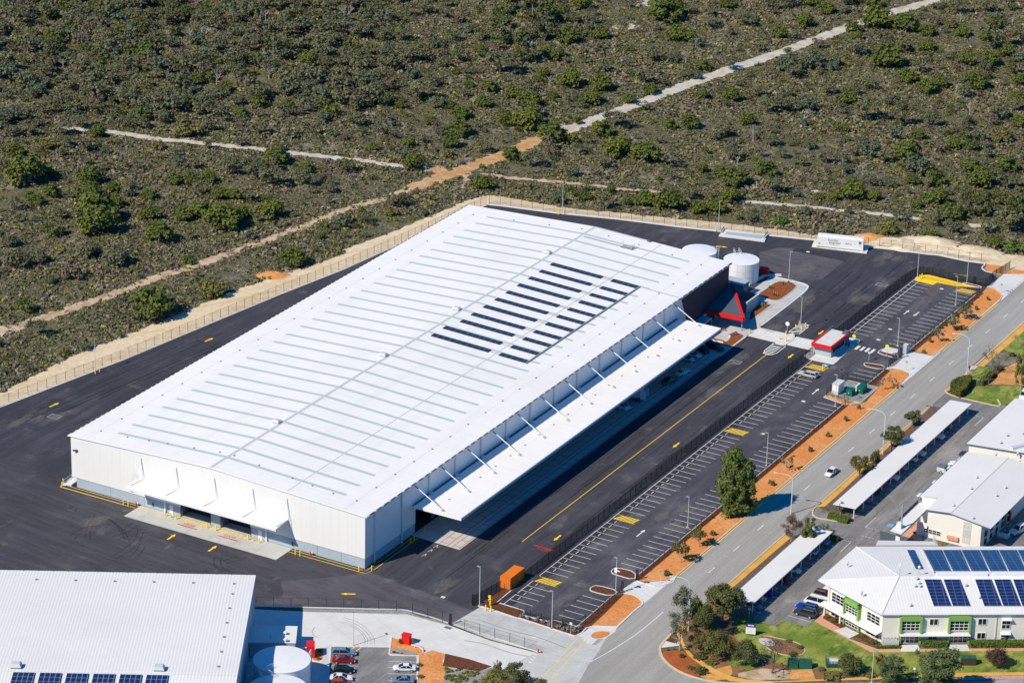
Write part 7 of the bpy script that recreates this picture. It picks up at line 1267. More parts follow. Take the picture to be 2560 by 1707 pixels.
bt('r1', '150,1300,290,D;590,1395,190,D;600,1285,190,D;240,1420,120,D;340,1368,130,D;190,1378,90,D;1010,1525,160,D;1190,1278,115,D;1310,1278,125,D;1370,1350,120,G;780,1438,130,D;600,1478,180,D;640,1555,280,D;1360,1510,170,D;1250,1528,130,D;1850,1518,185,D;1450,1555,150,D;1650,1520,130,D;1590,1385,130,D;1500,1378,120,D;1560,1218,170,G;1720,1228,160,G;1850,1308,180,G;2050,1288,150,G;2090,1198,110,D;2240,1338,105,G;1880,1148,180,D;1270,958,200,O;1000,748,110,G;1410,738,130,G;1540,638,105,D;250,688,160,B;100,788,90,R;640,758,130,R;660,958,120,D;310,1038,130,O;90,1088,130,D;430,1030,110,G;1220,1158,120,B;880,680,130,E;1760,948,120,G;2200,858,120,B;2340,980,60,R;870,1318,95,E;580,1150,80,G;720,1070,80,B;1490,1380,110,D;1100,860,120,G;550,900,130,G;850,890,120,G;950,900,120,G;1080,1040,100,O;1640,1020,80,E;1900,1050,90,G;430,950,120,G;200,950,110,G;60,960,120,G;1750,1260,150,G;1420,1270,110,D;2150,1290,90,G;1330,600,110,D;700,640,90,G')
bt('r4', '640,105,275,D;1075,150,200,D;1520,60,260,D;600,250,165,P;780,305,190,P;110,325,170,P;55,170,110,P;240,290,140,P;330,425,90,P;470,400,170,R;1290,290,95,S;2000,310,185,D;1030,680,290,D;1450,520,200,O;2190,120,65,D;430,900,75,O;820,790,60,B;200,1020,70,B;240,790,140,G;570,880,80,B;20,1040,60,B;1060,60,100,D;2230,80,60,O')
LM = [((1300, 330), 'near the track crossing'), ((2050, 120), 'near the upper diagonal track'), ((700, 330), 'near the left white track'), ((2350, 500), 'by the far right scrub edge'), ((1800, 480), 'behind the rear fence'), ((200, 560), 'in the left scrub'), ((500, 700), 'outside the left fence'), ((300, 150), 'in the upper left woodland'), ((1300, 120), 'in the upper middle clump'), ((2300, 250), 'in the upper right scrub'), ((1600, 330), 'below the diagonal track'), ((1000, 250), 'left of the dark clump')]
def lm(x, y): return min(LM, key=lambda l: (l[0][0]-x)**2+((l[0][1]-y)*1.6)**2)[1]
BT.sort(key=lambda b: b[0]); cnt = {}; tot = {}
for b in BT: tot[(b[3], lm(b[0], b[1]))] = tot.get((b[3], lm(b[0], b[1])), 0)+1
treepos = []
for (px, py, pw, kd) in BT:
    x, y = g('px', px, py-2); wd = pw*mpp(x, y); ck, fo, hf, bk, words = KC[kd]; k = lm(px, py); i = cnt.get((kd, k), 0); cnt[(kd, k)] = i+1
    n = 1500 if wd > 7 else 1000; v = (i*5+len(words)) % 5; pr = proto(ck, fo, v, {'dome': 1500, 'bush': 1100, 'open': 1000, 'tall': 1600}[ck], {'dome': .105, 'bush': .11, 'open': .095, 'tall': .11}[ck], bk, .05 if ck != 'tall' else .06, {'dome': .75, 'bush': .6, 'open': .95, 'tall': 1.8}[ck])
    lab = (words+' bush tree '+k) if tot[(kd, k)] == 1 else ('%s %s bush tree %s, counting from the left' % (nth(i), words, k))
    r = wd/2/.9; yy = y+r*.6; dx = -r*.3
    plant('bush_tree', lab, 'tree', x+dx, yy, r, r*hf*random.uniform(.9, 1.1)*1.15, pr, 'bush trees in the scrubland'); treepos.append((x+dx, yy, r))
# yard bounds for scatter
def inpoly(P, xs, ys):
    P = np.array(P); n = len(P); c = np.zeros(len(xs), bool); j = n-1
    for i in range(n):
        cond = ((P[i, 1] > ys) != (P[j, 1] > ys)) & (xs < (P[j, 0]-P[i, 0])*(ys-P[i, 1])/(P[j, 1]-P[i, 1]+1e-12)+P[i, 0]); c ^= cond; j = i
    return c
siteP = sandout+[(130, 238), (400, 300), (400, -300), (-127, -300)]
TA = np.array(TR)
def pxarr(x, y):
    d = np.stack([x-CAM[0], y-CAM[1], -CAM[2]+0*x], 1); zz = d@FWD; return 1280+F_*(d@RT)/zz, 853.5-F_*(d@UP)/zz, zz
def offtrack(x, y, ex=0.):
    ok = np.ones(len(x), bool)
    for i in range(0, len(TA), 2): a = TA[i]; e_ = -.2 if (ex < -1 and abs(a[2]-2.55) > .01) else ex; ok &= (x-a[0])**2+(y-a[1])**2 > (a[2]+e_)**2
    return ok
def cand(n, rg):   # uniform on the ground, kept inside the view cone with margin
    x = rg.uniform(-345, 90, n); y = rg.uniform(18, 495, n); a, b, z = pxarr(x, y); k = (a > -130) & (a < 2690) & (b > -160) & (b < 1150) & ~inpoly(siteP, x, y); return x[k], y[k], a[k], b[k]
def smooth_noise(x, y, s, seed):
    rg = np.random.default_rng(seed); r = 0
    for k in range(5): t = rg.uniform(0, 6.28); f = (1+k*.6)/s; r = r+np.sin((x*math.cos(t)+y*math.sin(t))*f+rg.uniform(0, 6.28))
    return r/5
# farther woodland trees as one mass
x, y, a, b = cand(26000, RG)
dens = np.where((b < 330-a*.05) & (a < 1020), .33, .10); dens = np.where((a > 1000) & (a < 1500) & (b < 130), .22, dens); dens = np.where((a > 1500) & (b < 60), .12, dens); dens = np.where((a < 1150) & (b < 230) & (a >= 1020), .2, dens); dens = np.where((a > 1900) & (b > 150) & (b < 430), .13, dens); dens = np.where((b > 330) & (a < 420) & (b < 560), .13, dens); dens = np.where((a > 2100) & (b > 380) & (b < 520), .14, dens); dens = np.where((b > 600), .03, dens)
dens = dens*(1+.6*smooth_noise(x, y, 22, 3)); k = (RG.uniform(size=len(x)) < dens) & offtrack(x, y, 1.2); x, y, a, b = x[k], y[k], a[k], b[k]
TP = np.array(treepos); kk = np.ones(len(x), bool)
for i in range(len(x)): kk[i] = np.all((TP[:, 0]-x[i])**2+(TP[:, 1]-y[i])**2 > (TP[:, 2]*.9+1.4)**2)
x, y, a, b = x[kk], y[kk], a[kk], b[kk]
print('woodland trees', len(x), flush=True)
fk = [('open', 'greygreen', 'bark'), ('open', 'greygreen', 'barkP'), ('open', 'bluegreen', 'bark'), ('dome', 'domed', 'bark'), ('open', 'dark', 'bark'), ('open', 'brown', 'barkP'), ('bush', 'bluegreen', 'bark'), ('bush', 'greygreen', 'bark')]
PB = [.22, .24, .13, .12, .06, .08, .07, .08]
K['deadw'] = mk('weathered_dead_wood', lin(196, 188, 176), .8, [(.8, lin(150, 135, 120), .45, .65, .7)])
def bare(seed, levels=4, spread=.9, r0=.05, hgt=.5, white=True):
    rg = np.random.default_rng(seed); m = MB(); m.mats = [None]
    def br(p, d, L, r, lv):
        q = p+d*L; m.tube(p, q, r, 5 if lv < 2 else 3, r*.62, cap=False)
        if lv >= levels: return
        for _ in range(3 if lv else 4): e = (d+Vector(rg.normal(size=3))*spread*.55+Vector((0, 0, .12))).normalized(); br(q, e, L*rg.uniform(.6, .85), r*.58, lv+1)
    br(Vector((0, 0, 0)), Vector((rg.uniform(-.1, .1), rg.uniform(-.1, .1), 1)).normalized(), hgt, r0, 0); return m
BPm = [bare(150+i, 3) for i in range(4)]; BPq = [(np.array(q.v), np.array([f for f in q.f if len(f) == 4])) for q in BPm]
Vs, Fs, Ms, n0 = [], [], [], 0; mats = ['greygreen', 'bluegreen', 'domed', 'dark', 'brown', 'bark', 'barkP', 'deadw']
for i in range(len(x)):
    c, fo, bk = fk[RG.choice(8, p=PB)]; pr = proto(c, fo, 20+int(RG.integers(5)), 360, .135, bk, .045, {'dome': .75, 'bush': .6, 'open': .95}[c], 7)
    r = RG.uniform(1.7, 3.9) if b[i] < 330 and a[i] < 1000 else .8+2.4*RG.uniform()**2; hz_ = r*RG.uniform(.75, 1.1); th = RG.uniform(0, 6.28); ca, sa = math.cos(th), math.sin(th)
    parts_ = ((pr[2], pr[3], fo), (np.array(pr[4].v), np.array([q for q in pr[4].f if len(q) == 4]), bk))
    if RG.uniform() < .09: parts_ = ((*BPq[i % 4], 'deadw'),); r = RG.uniform(1.6, 2.6); hz_ = r
    for Vv, Ff, mt in parts_:
        P = np.stack([(Vv[:, 0]*ca-Vv[:, 1]*sa)*r+x[i], (Vv[:, 0]*sa+Vv[:, 1]*ca)*r+y[i], Vv[:, 2]*hz_], 1); Vs.append(P); Fs.append(Ff+n0); Ms.append(np.full(len(Ff), mats.index(mt))); n0 += len(P)
me = np_mesh('woodland', np.concatenate(Vs), np.concatenate(Fs), mats, np.concatenate(Ms)); o = bpy.data.objects.new('woodland', me); COL.objects.link(o); tag(o, 'far mass of low grey-green bushland trees beyond the site', 'woodland', kind='stuff'); Vs = Fs = None
# bare dead trees
dead = []
for v, s in (('r1', '1130,280,90;1300,300,120;1410,270,110;1840,540,110;1760,660,80;880,690,120;1480,590,110;560,310,100;1820,160,100;2220,220,90;430,470,80;1150,560,80;2250,680,70;800,480,70;320,100,90;1370,130,80'), ('r2', '1110,290,90;1290,380,110;1140,430,90;50,160,130;1030,130,80;560,1260,1'), ('r3', '1980,790,90;1190,280,40;1400,620,70;500,970,110;850,820,90;1110,1180,90;40,430,100;960,30,80;770,40,60;1540,230,80')):
    for it in s.split(';'):
        q = [float(t) for t in it.split(',')]
        if q[2] > 5: dead.append((v, *q))
DP = []
for i in range(4):
    m = bare(50+i, 4); me = bpy.data.meshes.new('trunk'); me.from_pydata(m.v, [], m.f); me.materials.append(K['deadw']); me.update(); DP.append(me)
dead.sort(key=lambda d: VW[d[0]][0]+d[1]*VW[d[0]][2])
for i, (v, X, Y, S) in enumerate(dead):
    x_, y_ = g(v, X, Y); s = S*VW[v][2]*mpp(x_, y_)*1.1; t = thing('dead_tree', 'bleached leafless dead tree in the bushland, %s from the left' % nth(i), 'tree', (x_, y_, 0), i*1.3, 'bleached dead trees in the bushland'); t.scale = (s*.62, s*.62, s*.62); o = bpy.data.objects.new('trunk', DP[i % 4]); COL.objects.link(o); o.parent = t
# grass trees (countable yellow-green tufts)
rg = np.random.default_rng(5); n = 90; th = rg.uniform(0, 6.28, n); el = rg.uniform(.1, 1.4, n); Ln = rg.uniform(.7, 1.1, n); d = np.stack([np.cos(th)*np.cos(el), np.sin(th)*np.cos(el), np.sin(el)], 1); w_ = np.stack([-np.sin(th), np.cos(th), 0*th], 1)*.05; b0 = np.array([0, 0, .25]); tip = b0+d*Ln[:, None]; tip[:, 2] -= .35*Ln*np.cos(el); md = b0+d*Ln[:, None]*.6
V = np.stack([b0-w_*.6, b0+w_*.6, md+w_, md-w_, md-w_, md+w_, tip+w_*.2, tip-w_*.2], 1).reshape(-1, 3); F = np.arange(8*n).reshape(-1, 4); gt = np_mesh('tuft', V, F, ['tuft'])
x, y, a, b = cand(17000, RG); dn = np.where((b > 130) & (b < 420), .05, .008)*(1+.8*smooth_noise(x, y, 30, 9)); dn = np.where((a > 850) & (a < 1350) & (b > 130), dn*2, dn); k = (RG.uniform(size=len(x)) < dn) & offtrack(x, y, .5); x, y, a, b = x[k][:280], y[k][:280], a[k][:280], b[k][:280]
for i in range(len(x)):
    o = bpy.data.objects.new('grass_tree', gt); COL.objects.link(o); o.location = (x[i], y[i], 0); s = RG.uniform(1., 1.9); o.scale = (s, s, s*.9); o.rotation_euler = (0, 0, RG.uniform(0, 6)); tag(o, 'small spiky yellow-green grass tree in the bushland scrub', 'grass tree', 'grass trees in the bushland')
# low scrub
NS = 150000
x, y, a, b = cand(int(NS*3.2), RG); sn = smooth_noise(x, y, 16, 21); s2 = smooth_noise(x, y, 5, 22); k = (offtrack(x, y, -.3) | (offtrack(x, y, -1.3) & (RG.uniform(size=len(x)) < .35))) & (RG.uniform(size=len(x)) < .68+.55*s2+.5*sn+.45*smooth_noise(x, y, 45, 77)); 
# keep sand-band fringe clear
x, y, a, b, sn, s2 = [q[k] for q in (x, y, a, b, sn, s2)]; n = len(x); print('scrub', n)
pal = np.array([(.21, .185, .125), (.175, .17, .06), (.135, .14, .045), (.22, .195, .145), (.18, .14, .09), (.245, .235, .07), (.10, .135, .065), (.30, .265, .17), (.13, .11, .085)])
pw = np.stack([.9+sn, .7-sn*.5+0*sn, .9-sn, .5+.8*s2, .5+.6*sn, .35-.4*s2, .5-.4*sn, .14+0*sn, .35+.5*s2*sn], 1).clip(.03); pw /= pw.sum(1, keepdims=True); ci = (pw.cumsum(1) > RG.uniform(size=(n, 1))).argmax(1); col = pal[ci]*RG.uniform(.7, 1.3, (n, 1))
nc = 9; sz = (.22+1.0*RG.uniform(0, 1, n)**2.4)*(1+.35*sn); C = np.repeat(np.stack([x, y, 0*x], 1), nc, 0); S = np.repeat(sz, nc); d = RG.normal(size=(n*nc, 3)); d[:, 2] = abs(d[:, 2]); d /= np.linalg.norm(d, axis=1, keepdims=True); C = C+d*S[:, None]*np.array([1.0, 1.0, .55]); C[:, 2] += .03
N_ = d+RG.normal(size=d.shape)*.5; N_[:, 2] += .4; N_ /= np.linalg.norm(N_, axis=1, keepdims=True); V, F = cards(C, N_, .1+S*.42, RG); ct = np.repeat(np.repeat(col, nc, 0), 4, 0)*np.repeat(RG.uniform(.75, 1.25, n*nc), 4)[:, None]
me = np_mesh('scrub', V, F, ['scrub'], tint=ct); o = bpy.data.objects.new('scrub', me); COL.objects.link(o); tag(o, 'knee-high grey, brown and olive heath scrub covering the bushland', 'scrub', kind='stuff'); del V, F, C, ct, N_, d
# ---------------- street and garden trees
def big(name, lab, v, bx, by, top, wid, kind, fol, n, leaf, bark='bark', r0=.05, tpf=.7, seed=1, sq=1., cat='tree', dx=0, nb=10, off=.5, rz=None):
    """base pixel (bx, by), crown top pixel row, crown width in pixels of frame v"""
    x_, y_ = g(v, bx, by); k = VW[v][2]; mp_ = mpp(x_, y_); H_ = (by-top)*k*mp_/math.cos(PIT); Wd = wid*k*mp_; zt = {'dome': 1.3, 'bush': 1.15, 'open': 1.65, 'tall': 2.75, 'weep': 3.55, 'sparse': 2.05}[kind]
    if n > 1500: n = int(n*1.7); leaf *= .75
    H_ = max(.4, H_-Wd*.12); V, F, L = crown(kind, seed, n, leaf); cm = np_mesh('crown', V, F, [fol]); tm = trunkV(L, seed, r0, zt*tpf, nb); me = bpy.data.meshes.new('trunk'); me.from_pydata(tm.v, [], tm.f); me.materials.append(K[bark]); me.update()
    return plant(name, lab, cat, x_, y_, Wd/2/.98, H_/zt, (cm, me), rz=seed*1.1 if rz is None else rz)
big('weeping_tree', 'large weeping green tree on the orange verge between car park and road', 'B', 2240, 1225, 270, 620, 'weep', 'weepf' if 'weepf' in K else 'bright2' if 'bright2' in K else 'weepg', 9000, .085, 'bark', .075, .8, 3) if False else None
foli('weepg', (.11, .15, .034), (.10, .135, .03), (.16, .19, .045)); foli('gum', (.12, .13, .075), (.14, .14, .08), (.17, .16, .09)); foli('redbrown', (.17, .10, .07), (.15, .09, .07), (.2, .13, .09)); foli('autumn', (.12, .125, .035), (.14, .12, .03), (.30, .15, .025))
big('weeping_tree', 'large weeping green tree on the orange verge between car park and road', 'q1', 508, 402, -60, 275, 'weep', 'weepg', 11000, .085, 'bark', .075, .8, 3, rz=R(29))
big('gum_tree', 'slender open gum tree at the road corner, leftmost of the garden trees', 'F8', 300, 1150, 290, 360, 'tall', 'gum', 2300, .075, 'barkP', .035, .95, 5, nb=14)
big('dense_tree', 'broad dark tree at the near end of the near carport', 'F8', 850, 800, 255, 560, 'open', 'dark', 8500, .075, 'bark', .05, .85, 9, nb=12)
big('dense_tree', 'dark low tree between the slender gum and the broad dark tree', 'F8', 490, 840, 430, 360, 'bush', 'dark', 4200, .08, 'bark', .05, .6, 10)
big('dense_tree', 'second dark tree crowded behind the slender gum', 'F8', 620, 890, 480, 300, 'dome', 'dark', 3200, .08, 'bark', .05, .6, 12)
big('autumn_tree', 'olive tree with orange patches in the middle of the corner garden', 'F8', 790, 1230, 780, 440, 'dome', 'autumn', 3800, .07, 'barkP', .035, .7, 13)
big('autumn_tree', 'smaller orange-tinged tree left of the middle garden tree', 'F8', 560, 1180, 880, 330, 'open', 'autumn', 2200, .08, 'bark', .035, .8, 14)
big('garden_tree', 'round dark olive tree hiding the foot of the billboard', 'F8', 1132, 1330, 925, 380, 'dome', 'dark', 5200, .06, 'barkP', .03, .65, 15)
big('garden_tree', 'dark spreading tree beside the teal slatted pen', 'F6', 520, 1180, 905, 300, 'dome', 'dark', 3600, .075, 'bark', .04, .7, 16)
big('conifer', 'tall pointed blue-green tree at the bottom edge, left of the pair', 'F6', 960, 1330, 950, 330, 'tall', 'midgreen', 6000, .075, 'bark', .05, .8, 17)
big('garden_tree', 'largest blue-green tree at the bottom edge in front of the office', 'F6', 1450, 1420, 850, 500, 'tall', 'midgreen', 10000, .07, 'bark', .06, .8, 18)
big('garden_tree', 'smaller olive tree behind the largest bottom-edge tree', 'F6', 1320, 1240, 960, 200, 'open', 'autumn', 1300, .1, 'bark', .04, .8, 19)
big('purple_tree', 'dark purple-leaved tree with pale trunk on the lawn before the office', 'F6', 2055, 1105, 840, 270, 'dome', 'maroon', 3600, .065, 'barkP', .045, .75, 20)
big('sapling', 'thin sapling with sparse leaves on the lawn near the office door', 'F6', 1225, 1068, 905, 75, 'open', 'greygreen', 260, .16, 'barkP', .05, .9, 21)
big('garden_tree', 'small pale olive tree beside the plain street light', 'F6', 840, 1150, 965, 130, 'open', 'autumn', 600, .13, 'bark', .05, .8, 22)
big('red_brown_tree', 'round red-brown thin-leaved tree by the curved street light', 'g6', 1795, 685, 250, 360, 'open', 'redbrown', 2000, .06, 'barkP', .045, .95, 23, nb=12)
big('bright_tree', 'bright green tree at the far end of the near carport', 'g6', 2060, 740, 268, 260, 'tall', 'domed', 4200, .09, 'bark', .05, .8, 24)
big('street_tree', 'dark green tree beside the far end of the far carport', 'q5', 925, 1070, 830, 245, 'open', 'dark', 2400, .09, 'bark', .05, .8, 25)
big('street_tree', 'large dark green tree leaning over the middle of the far carport', 'q5', 655, 1370, 1005, 330, 'open', 'dark', 3600, .08, 'bark', .05, .8, 26)
big('street_tree', 'small dark tree between the two curved light and carport trees', 'q5', 440, 1530, 1310, 145, 'bush', 'dark', 1400, .1, 'bark', .05, .8, 27)
big('street_tree', 'olive green tree at the near end of the far carport', 'q1', 1300, 165, 10, 150, 'open', 'autumn', 2200, .09, 'bark', .05, .85, 28)
big('street_tree', 'small round tree touching the near end of the far carport', 'q1', 1390, 150, 55, 75, 'bush', 'dark', 900, .12, 'bark', .05, .8, 29)
big('sapling', 'thin leafy sapling leaning on the near corner of the far carport', 'q1', 1180, 395, 305, 90, 'open', 'greygreen', 350, .13, 'barkP', .05, .9, 31)
big('sapling', 'low sapling beside the far end of the near carport', 'q1', 1070, 520, 445, 80, 'open', 'bluegreen', 350, .13, 'barkP', .05, .9, 32)
big('street_tree', 'tall open green tree at the right edge beside the sandy court', 'q5', 2300, 580, 60, 190, 'tall', 'domed', 2600, .09, 'barkP', .05, .9, 33)
big('bottom_tree', 'olive-yellow tree at the bottom edge below the driveway, left', 'g8', 600, 900, 690, 340, 'dome', 'olive', 5200, .065, 'bark', .05, .7, 34)
big('bottom_tree', 'darker tree at the bottom edge between the two olive ones', 'g8', 790, 930, 620, 330, 'tall', 'dark', 3000, .08, 'bark', .05, .7, 35)
big('bottom_tree', 'olive-yellow tree at the bottom edge below the driveway, right', 'g8', 950, 950, 750, 330, 'dome', 'olive', 5000, .065, 'bark', .05, .7, 36)
big('bottom_tree', 'small pale tree poking up left of the bottom-edge group', 'g8', 610, 760, 612, 90, 'bush', 'greygreen', 800, .12, 'bark', .05, .7, 37)
for i, (v, bx, by, tp, wd, fo, n, lab) in enumerate((('g6', 400, 760, 430, 270, 'autumn', 900, 'twisted verge tree with olive leaves, upper of the near pair'), ('g6', 130, 1000, 650, 290, 'autumn', 800, 'twisted verge tree with olive leaves, lower of the near pair'), ('C', 1362, 1415, 1215, 190, 'greygreen', 420, 'twisted sparse verge tree above the weeping tree'), ('q5', 525, 590, 400, 120, 'brown', 180, 'sparse twisted verge tree beside the transformer pad'), ('q5', 655, 560, 390, 150, 'greygreen', 260, 'low sparse verge tree near the exit driveway'), ('D', 1480, 1400, 1180, 260, 'greygreen', 650, 'twisted verge tree, upper one of the far verge'), ('q3', 1430, 1365, 1150, 230, 'greygreen', 500, 'twisted verge tree, middle one of the far verge'), ('q3', 1255, 1505, 1310, 180, 'greygreen', 400, 'twisted verge tree, lower one of the far verge'))):
    big('verge_tree', lab, v, bx, by, tp, wd, 'sparse' if n < 500 else 'open', fo, n, .11, 'barkP', .05, .95, 40+i, nb=9)
for i, (v, bx, by, tp, wd, lab) in enumerate((('C', 1660, 1170, 1105, 75, 'first verge shrub above the weeping tree'), ('C', 1885, 980, 915, 70, 'second verge shrub above the weeping tree'), ('C', 2115, 780, 705, 70, 'third verge shrub above the weeping tree'), ('C', 2285, 630, 560, 60, 'fourth verge shrub, just below the transformer pad'), ('q1', 737, 212, 175, 45, 'verge shrub just right of the weeping tree'), ('q1', 68, 788, 755, 45, 'verge shrub near the near car park entry'), ('r8', 2215, 838, 800, 45, 'dry verge shrub beside the near entry kerb'), ('D', 1820, 1125, 1060, 60, 'verge shrub nearest the far exit driveway'), ('D', 1650, 1265, 1195, 70, 'second verge shrub from the far exit driveway'), ('g6', 610, 590, 510, 110, 'verge shrub above the twisted near pair'), ('q5', 1070, 120, 65, 60, 'small dry verge plant by the exit driveway'), ('q3', 1150, 1510, 1440, 70, 'low verge shrub left of the lower twisted tree'))):
    big('verge_shrub', lab, v, bx, by, tp-10, wd, 'bush', 'greygreen', 240, .2, 'bark', .06, .7, 60+i, cat='shrub')
for i in range(16):
    y_ = 176+i*2.4; big_ = g('D', 1300, 1400); r = random.uniform(.7, 1.15); pr = proto('bush', 'dark', 40+i % 3, 400, .16, 'bark', .05, .6); plant('hedge_plant', 'leafy green shrub behind the low far fence, %s from the near end' % nth(i), 'shrub', 51.6, y_, r, r*.9, pr, 'shrubs behind the low far fence') if 3 < i < 15 else None
for i, (x, y) in enumerate(((632, 1235), (722, 1265), (815, 1290), (848, 1265), (908, 1308), (985, 1345), (985, 1318), (1075, 1368), (1110, 1365), (1160, 1400), (1165, 1335), (1230, 1415), (1225, 1395), (1295, 1385), (1300, 1425), (1350, 1415), (1378, 1372))):
    c = g('A', x, y); pr = proto('bush', 'silver' if 'silver' in K else 'bluegreen', 50+i % 2, 160, .3, 'bark', .05, .5) if 'silver' in K else None
    if pr is None: foli('silver', lin(150, 156, 150), lin(130, 138, 136), lin(170, 176, 172)); pr = proto('bush', 'silver', 50+i % 2, 160, .3, 'bark', .05, .5)
    plant('silver_shrub', 'small silver-grey shrub in the mulch along the near driveway, %s from left' % nth(i), 'shrub', *c, .5, .65, pr, 'silver shrubs along the driveway')
# young stakes/plants in the red mulch beds
for i, (v, x, y) in enumerate((('q2', 1470, 830), ('q2', 1450, 830), ('q2', 1500, 920), ('q2', 1525, 925), ('q2', 1345, 1060), ('q2', 1360, 1065), ('q2', 1690, 770), ('q2', 1620, 780))):
    c = g(v, x, y); t = thing('staked_seedling', 'staked seedling in the red mulch beds, %s in the row' % nth(i), 'seedling', (*c, 0), 0, 'staked seedlings in the red mulch'); m = MB().mat('barkP'); m.tube((0, 0, 0), (0, 0, 1.3), .05, 5); m.tube((.4, .1, 0), (.4, .1, 1.3), .05, 5); m.build('stakes', t, world=False)
    o = bpy.data.objects.new('leaves', proto('bush', 'tuft', 60, 120, .3)[0]); COL.objects.link(o); o.parent = t; o.scale = (.35, .35, 1.0)
# hedges
def hedge(lab, pts, h, n=2600, leaf=.28, fol='hedge', name='clipped_hedge', cat='hedge'):
    cx = sum(p[0] for p in pts)/len(pts); cy = sum(p[1] for p in pts)/len(pts); t = thing(name, lab, cat, (cx, cy, 0)); rg = np.random.default_rng(int(abs(cx*7+cy))); P = np.array(pts); mn, mx = P.min(0), P.max(0)
    m = MB().mat('hcore'); Pc = [(cx+(p[0]-cx)*.94, cy+(p[1]-cy)*.94) for p in pts]; m.prism(Pc, 0, h*.94); m.build('stems', t)
    q = rg.uniform(mn, mx, (n*4, 2)); q = q[inpoly(pts, q[:, 0], q[:, 1])][:n]; C = np.column_stack([q, np.full(len(q), h)+rg.normal(0, .05, len(q))]); N_ = np.tile([0, 0, 1.], (len(q), 1))
    Ls = [math.dist(pts[i], pts[(i+1) % len(pts)]) for i in range(len(pts))]; tl = sum(Ls); ns = int(n*.9)
    for i in range(len(pts)):
        k = int(ns*Ls[i]/tl); tt = rg.uniform(0, 1, k); a = np.array(pts[i]); b = np.array(pts[(i+1) % len(pts)]); xy = a+(b-a)*tt[:, None]; d = (b-a)/Ls[i]; nn = np.array([d[1], -d[0]]); s = 1 if np.dot(nn, (a+b)/2-np.array([cx, cy])) > 0 else -1
        C = np.vstack([C, np.column_stack([xy, rg.uniform(0, h, k)])]); N_ = np.vstack([N_, np.tile([nn[0]*s, nn[1]*s, 0.], (k, 1))])
    N_ = N_+rg.normal(size=N_.shape)*.45; N_ /= np.linalg.norm(N_, axis=1, keepdims=True); C = C+rg.normal(size=C.shape)*.05; V, F = cards(C, N_, leaf, rg); V -= np.array([cx, cy, 0]); o = bpy.data.objects.new('foliage', np_mesh('foliage', V, F, [fol])); COL.objects.link(o); o.parent = t
K['hcore'] = mk('hedge_core', (.03, .04, .012), .9)
hedge('large clipped dark hedge block on the lawn across the road', smooth(gs('q5', 1400, 600, 1440, 530, 1640, 470, 1690, 500, 1560, 700, 1450, 660), 1, True), 1.7, 4500, .3, 'hedge')
hedge('smaller clipped dark hedge behind the thin fence across the road', smooth(gs('q5', 1770, 520, 1900, 420, 1960, 400, 1960, 440, 1840, 540), 1, True), 1.2, 1800, .28, 'hedge')
hedge('l-shaped yellow-green clipped hedge at the near end of the far carport', [(72.9, 74.6), (77.6, 74.4), (77.6, 76.2), (72.9, 76.4)], .95, 1800, .25, 'bright')
hedge('small clipped hedge at the far end of the near carport', [(76.2, 65), (79.4, 65), (79.4, 66.4), (76.2, 66.4)], .9, 800, .25, 'bright')
hedge('long yellow-green hedge along the office front on the right', [tuple(wp(e1, n1, s, 0, d)[:2]) for s, d in ((17.9, .8), (29, .8), (29, 2.2), (17.9, 2.2))], 1., 3200, .24, 'bright')
hedge('short hedge between the two green office entrances', [tuple(wp(e1, n1, s, 0, d)[:2]) for s, d in ((8.2, .7), (12.8, .7), (12.8, 2.0), (8.2, 2.0))], .9, 1300, .24, 'bright')
hedge('low hedge at the foot of the air conditioner pen', [tuple(wp(e1, n1, s, 0, d)[:2]) for s, d in ((-1.5, 1.7), (3.3, 1.7), (3.3, 2.3), (-1.5, 2.3))], .35, 600, .2, 'bright')
def shrub(lab, v, x, y, wd, fol, hf=.8, kind='bush', var=70):
    c = g(v, x, y); r = wd*VW[v][2]*mpp(*c)/2; plant('garden_shrub', lab, 'shrub', *c, r, r*hf, proto(kind, fol, var, 420, .17))
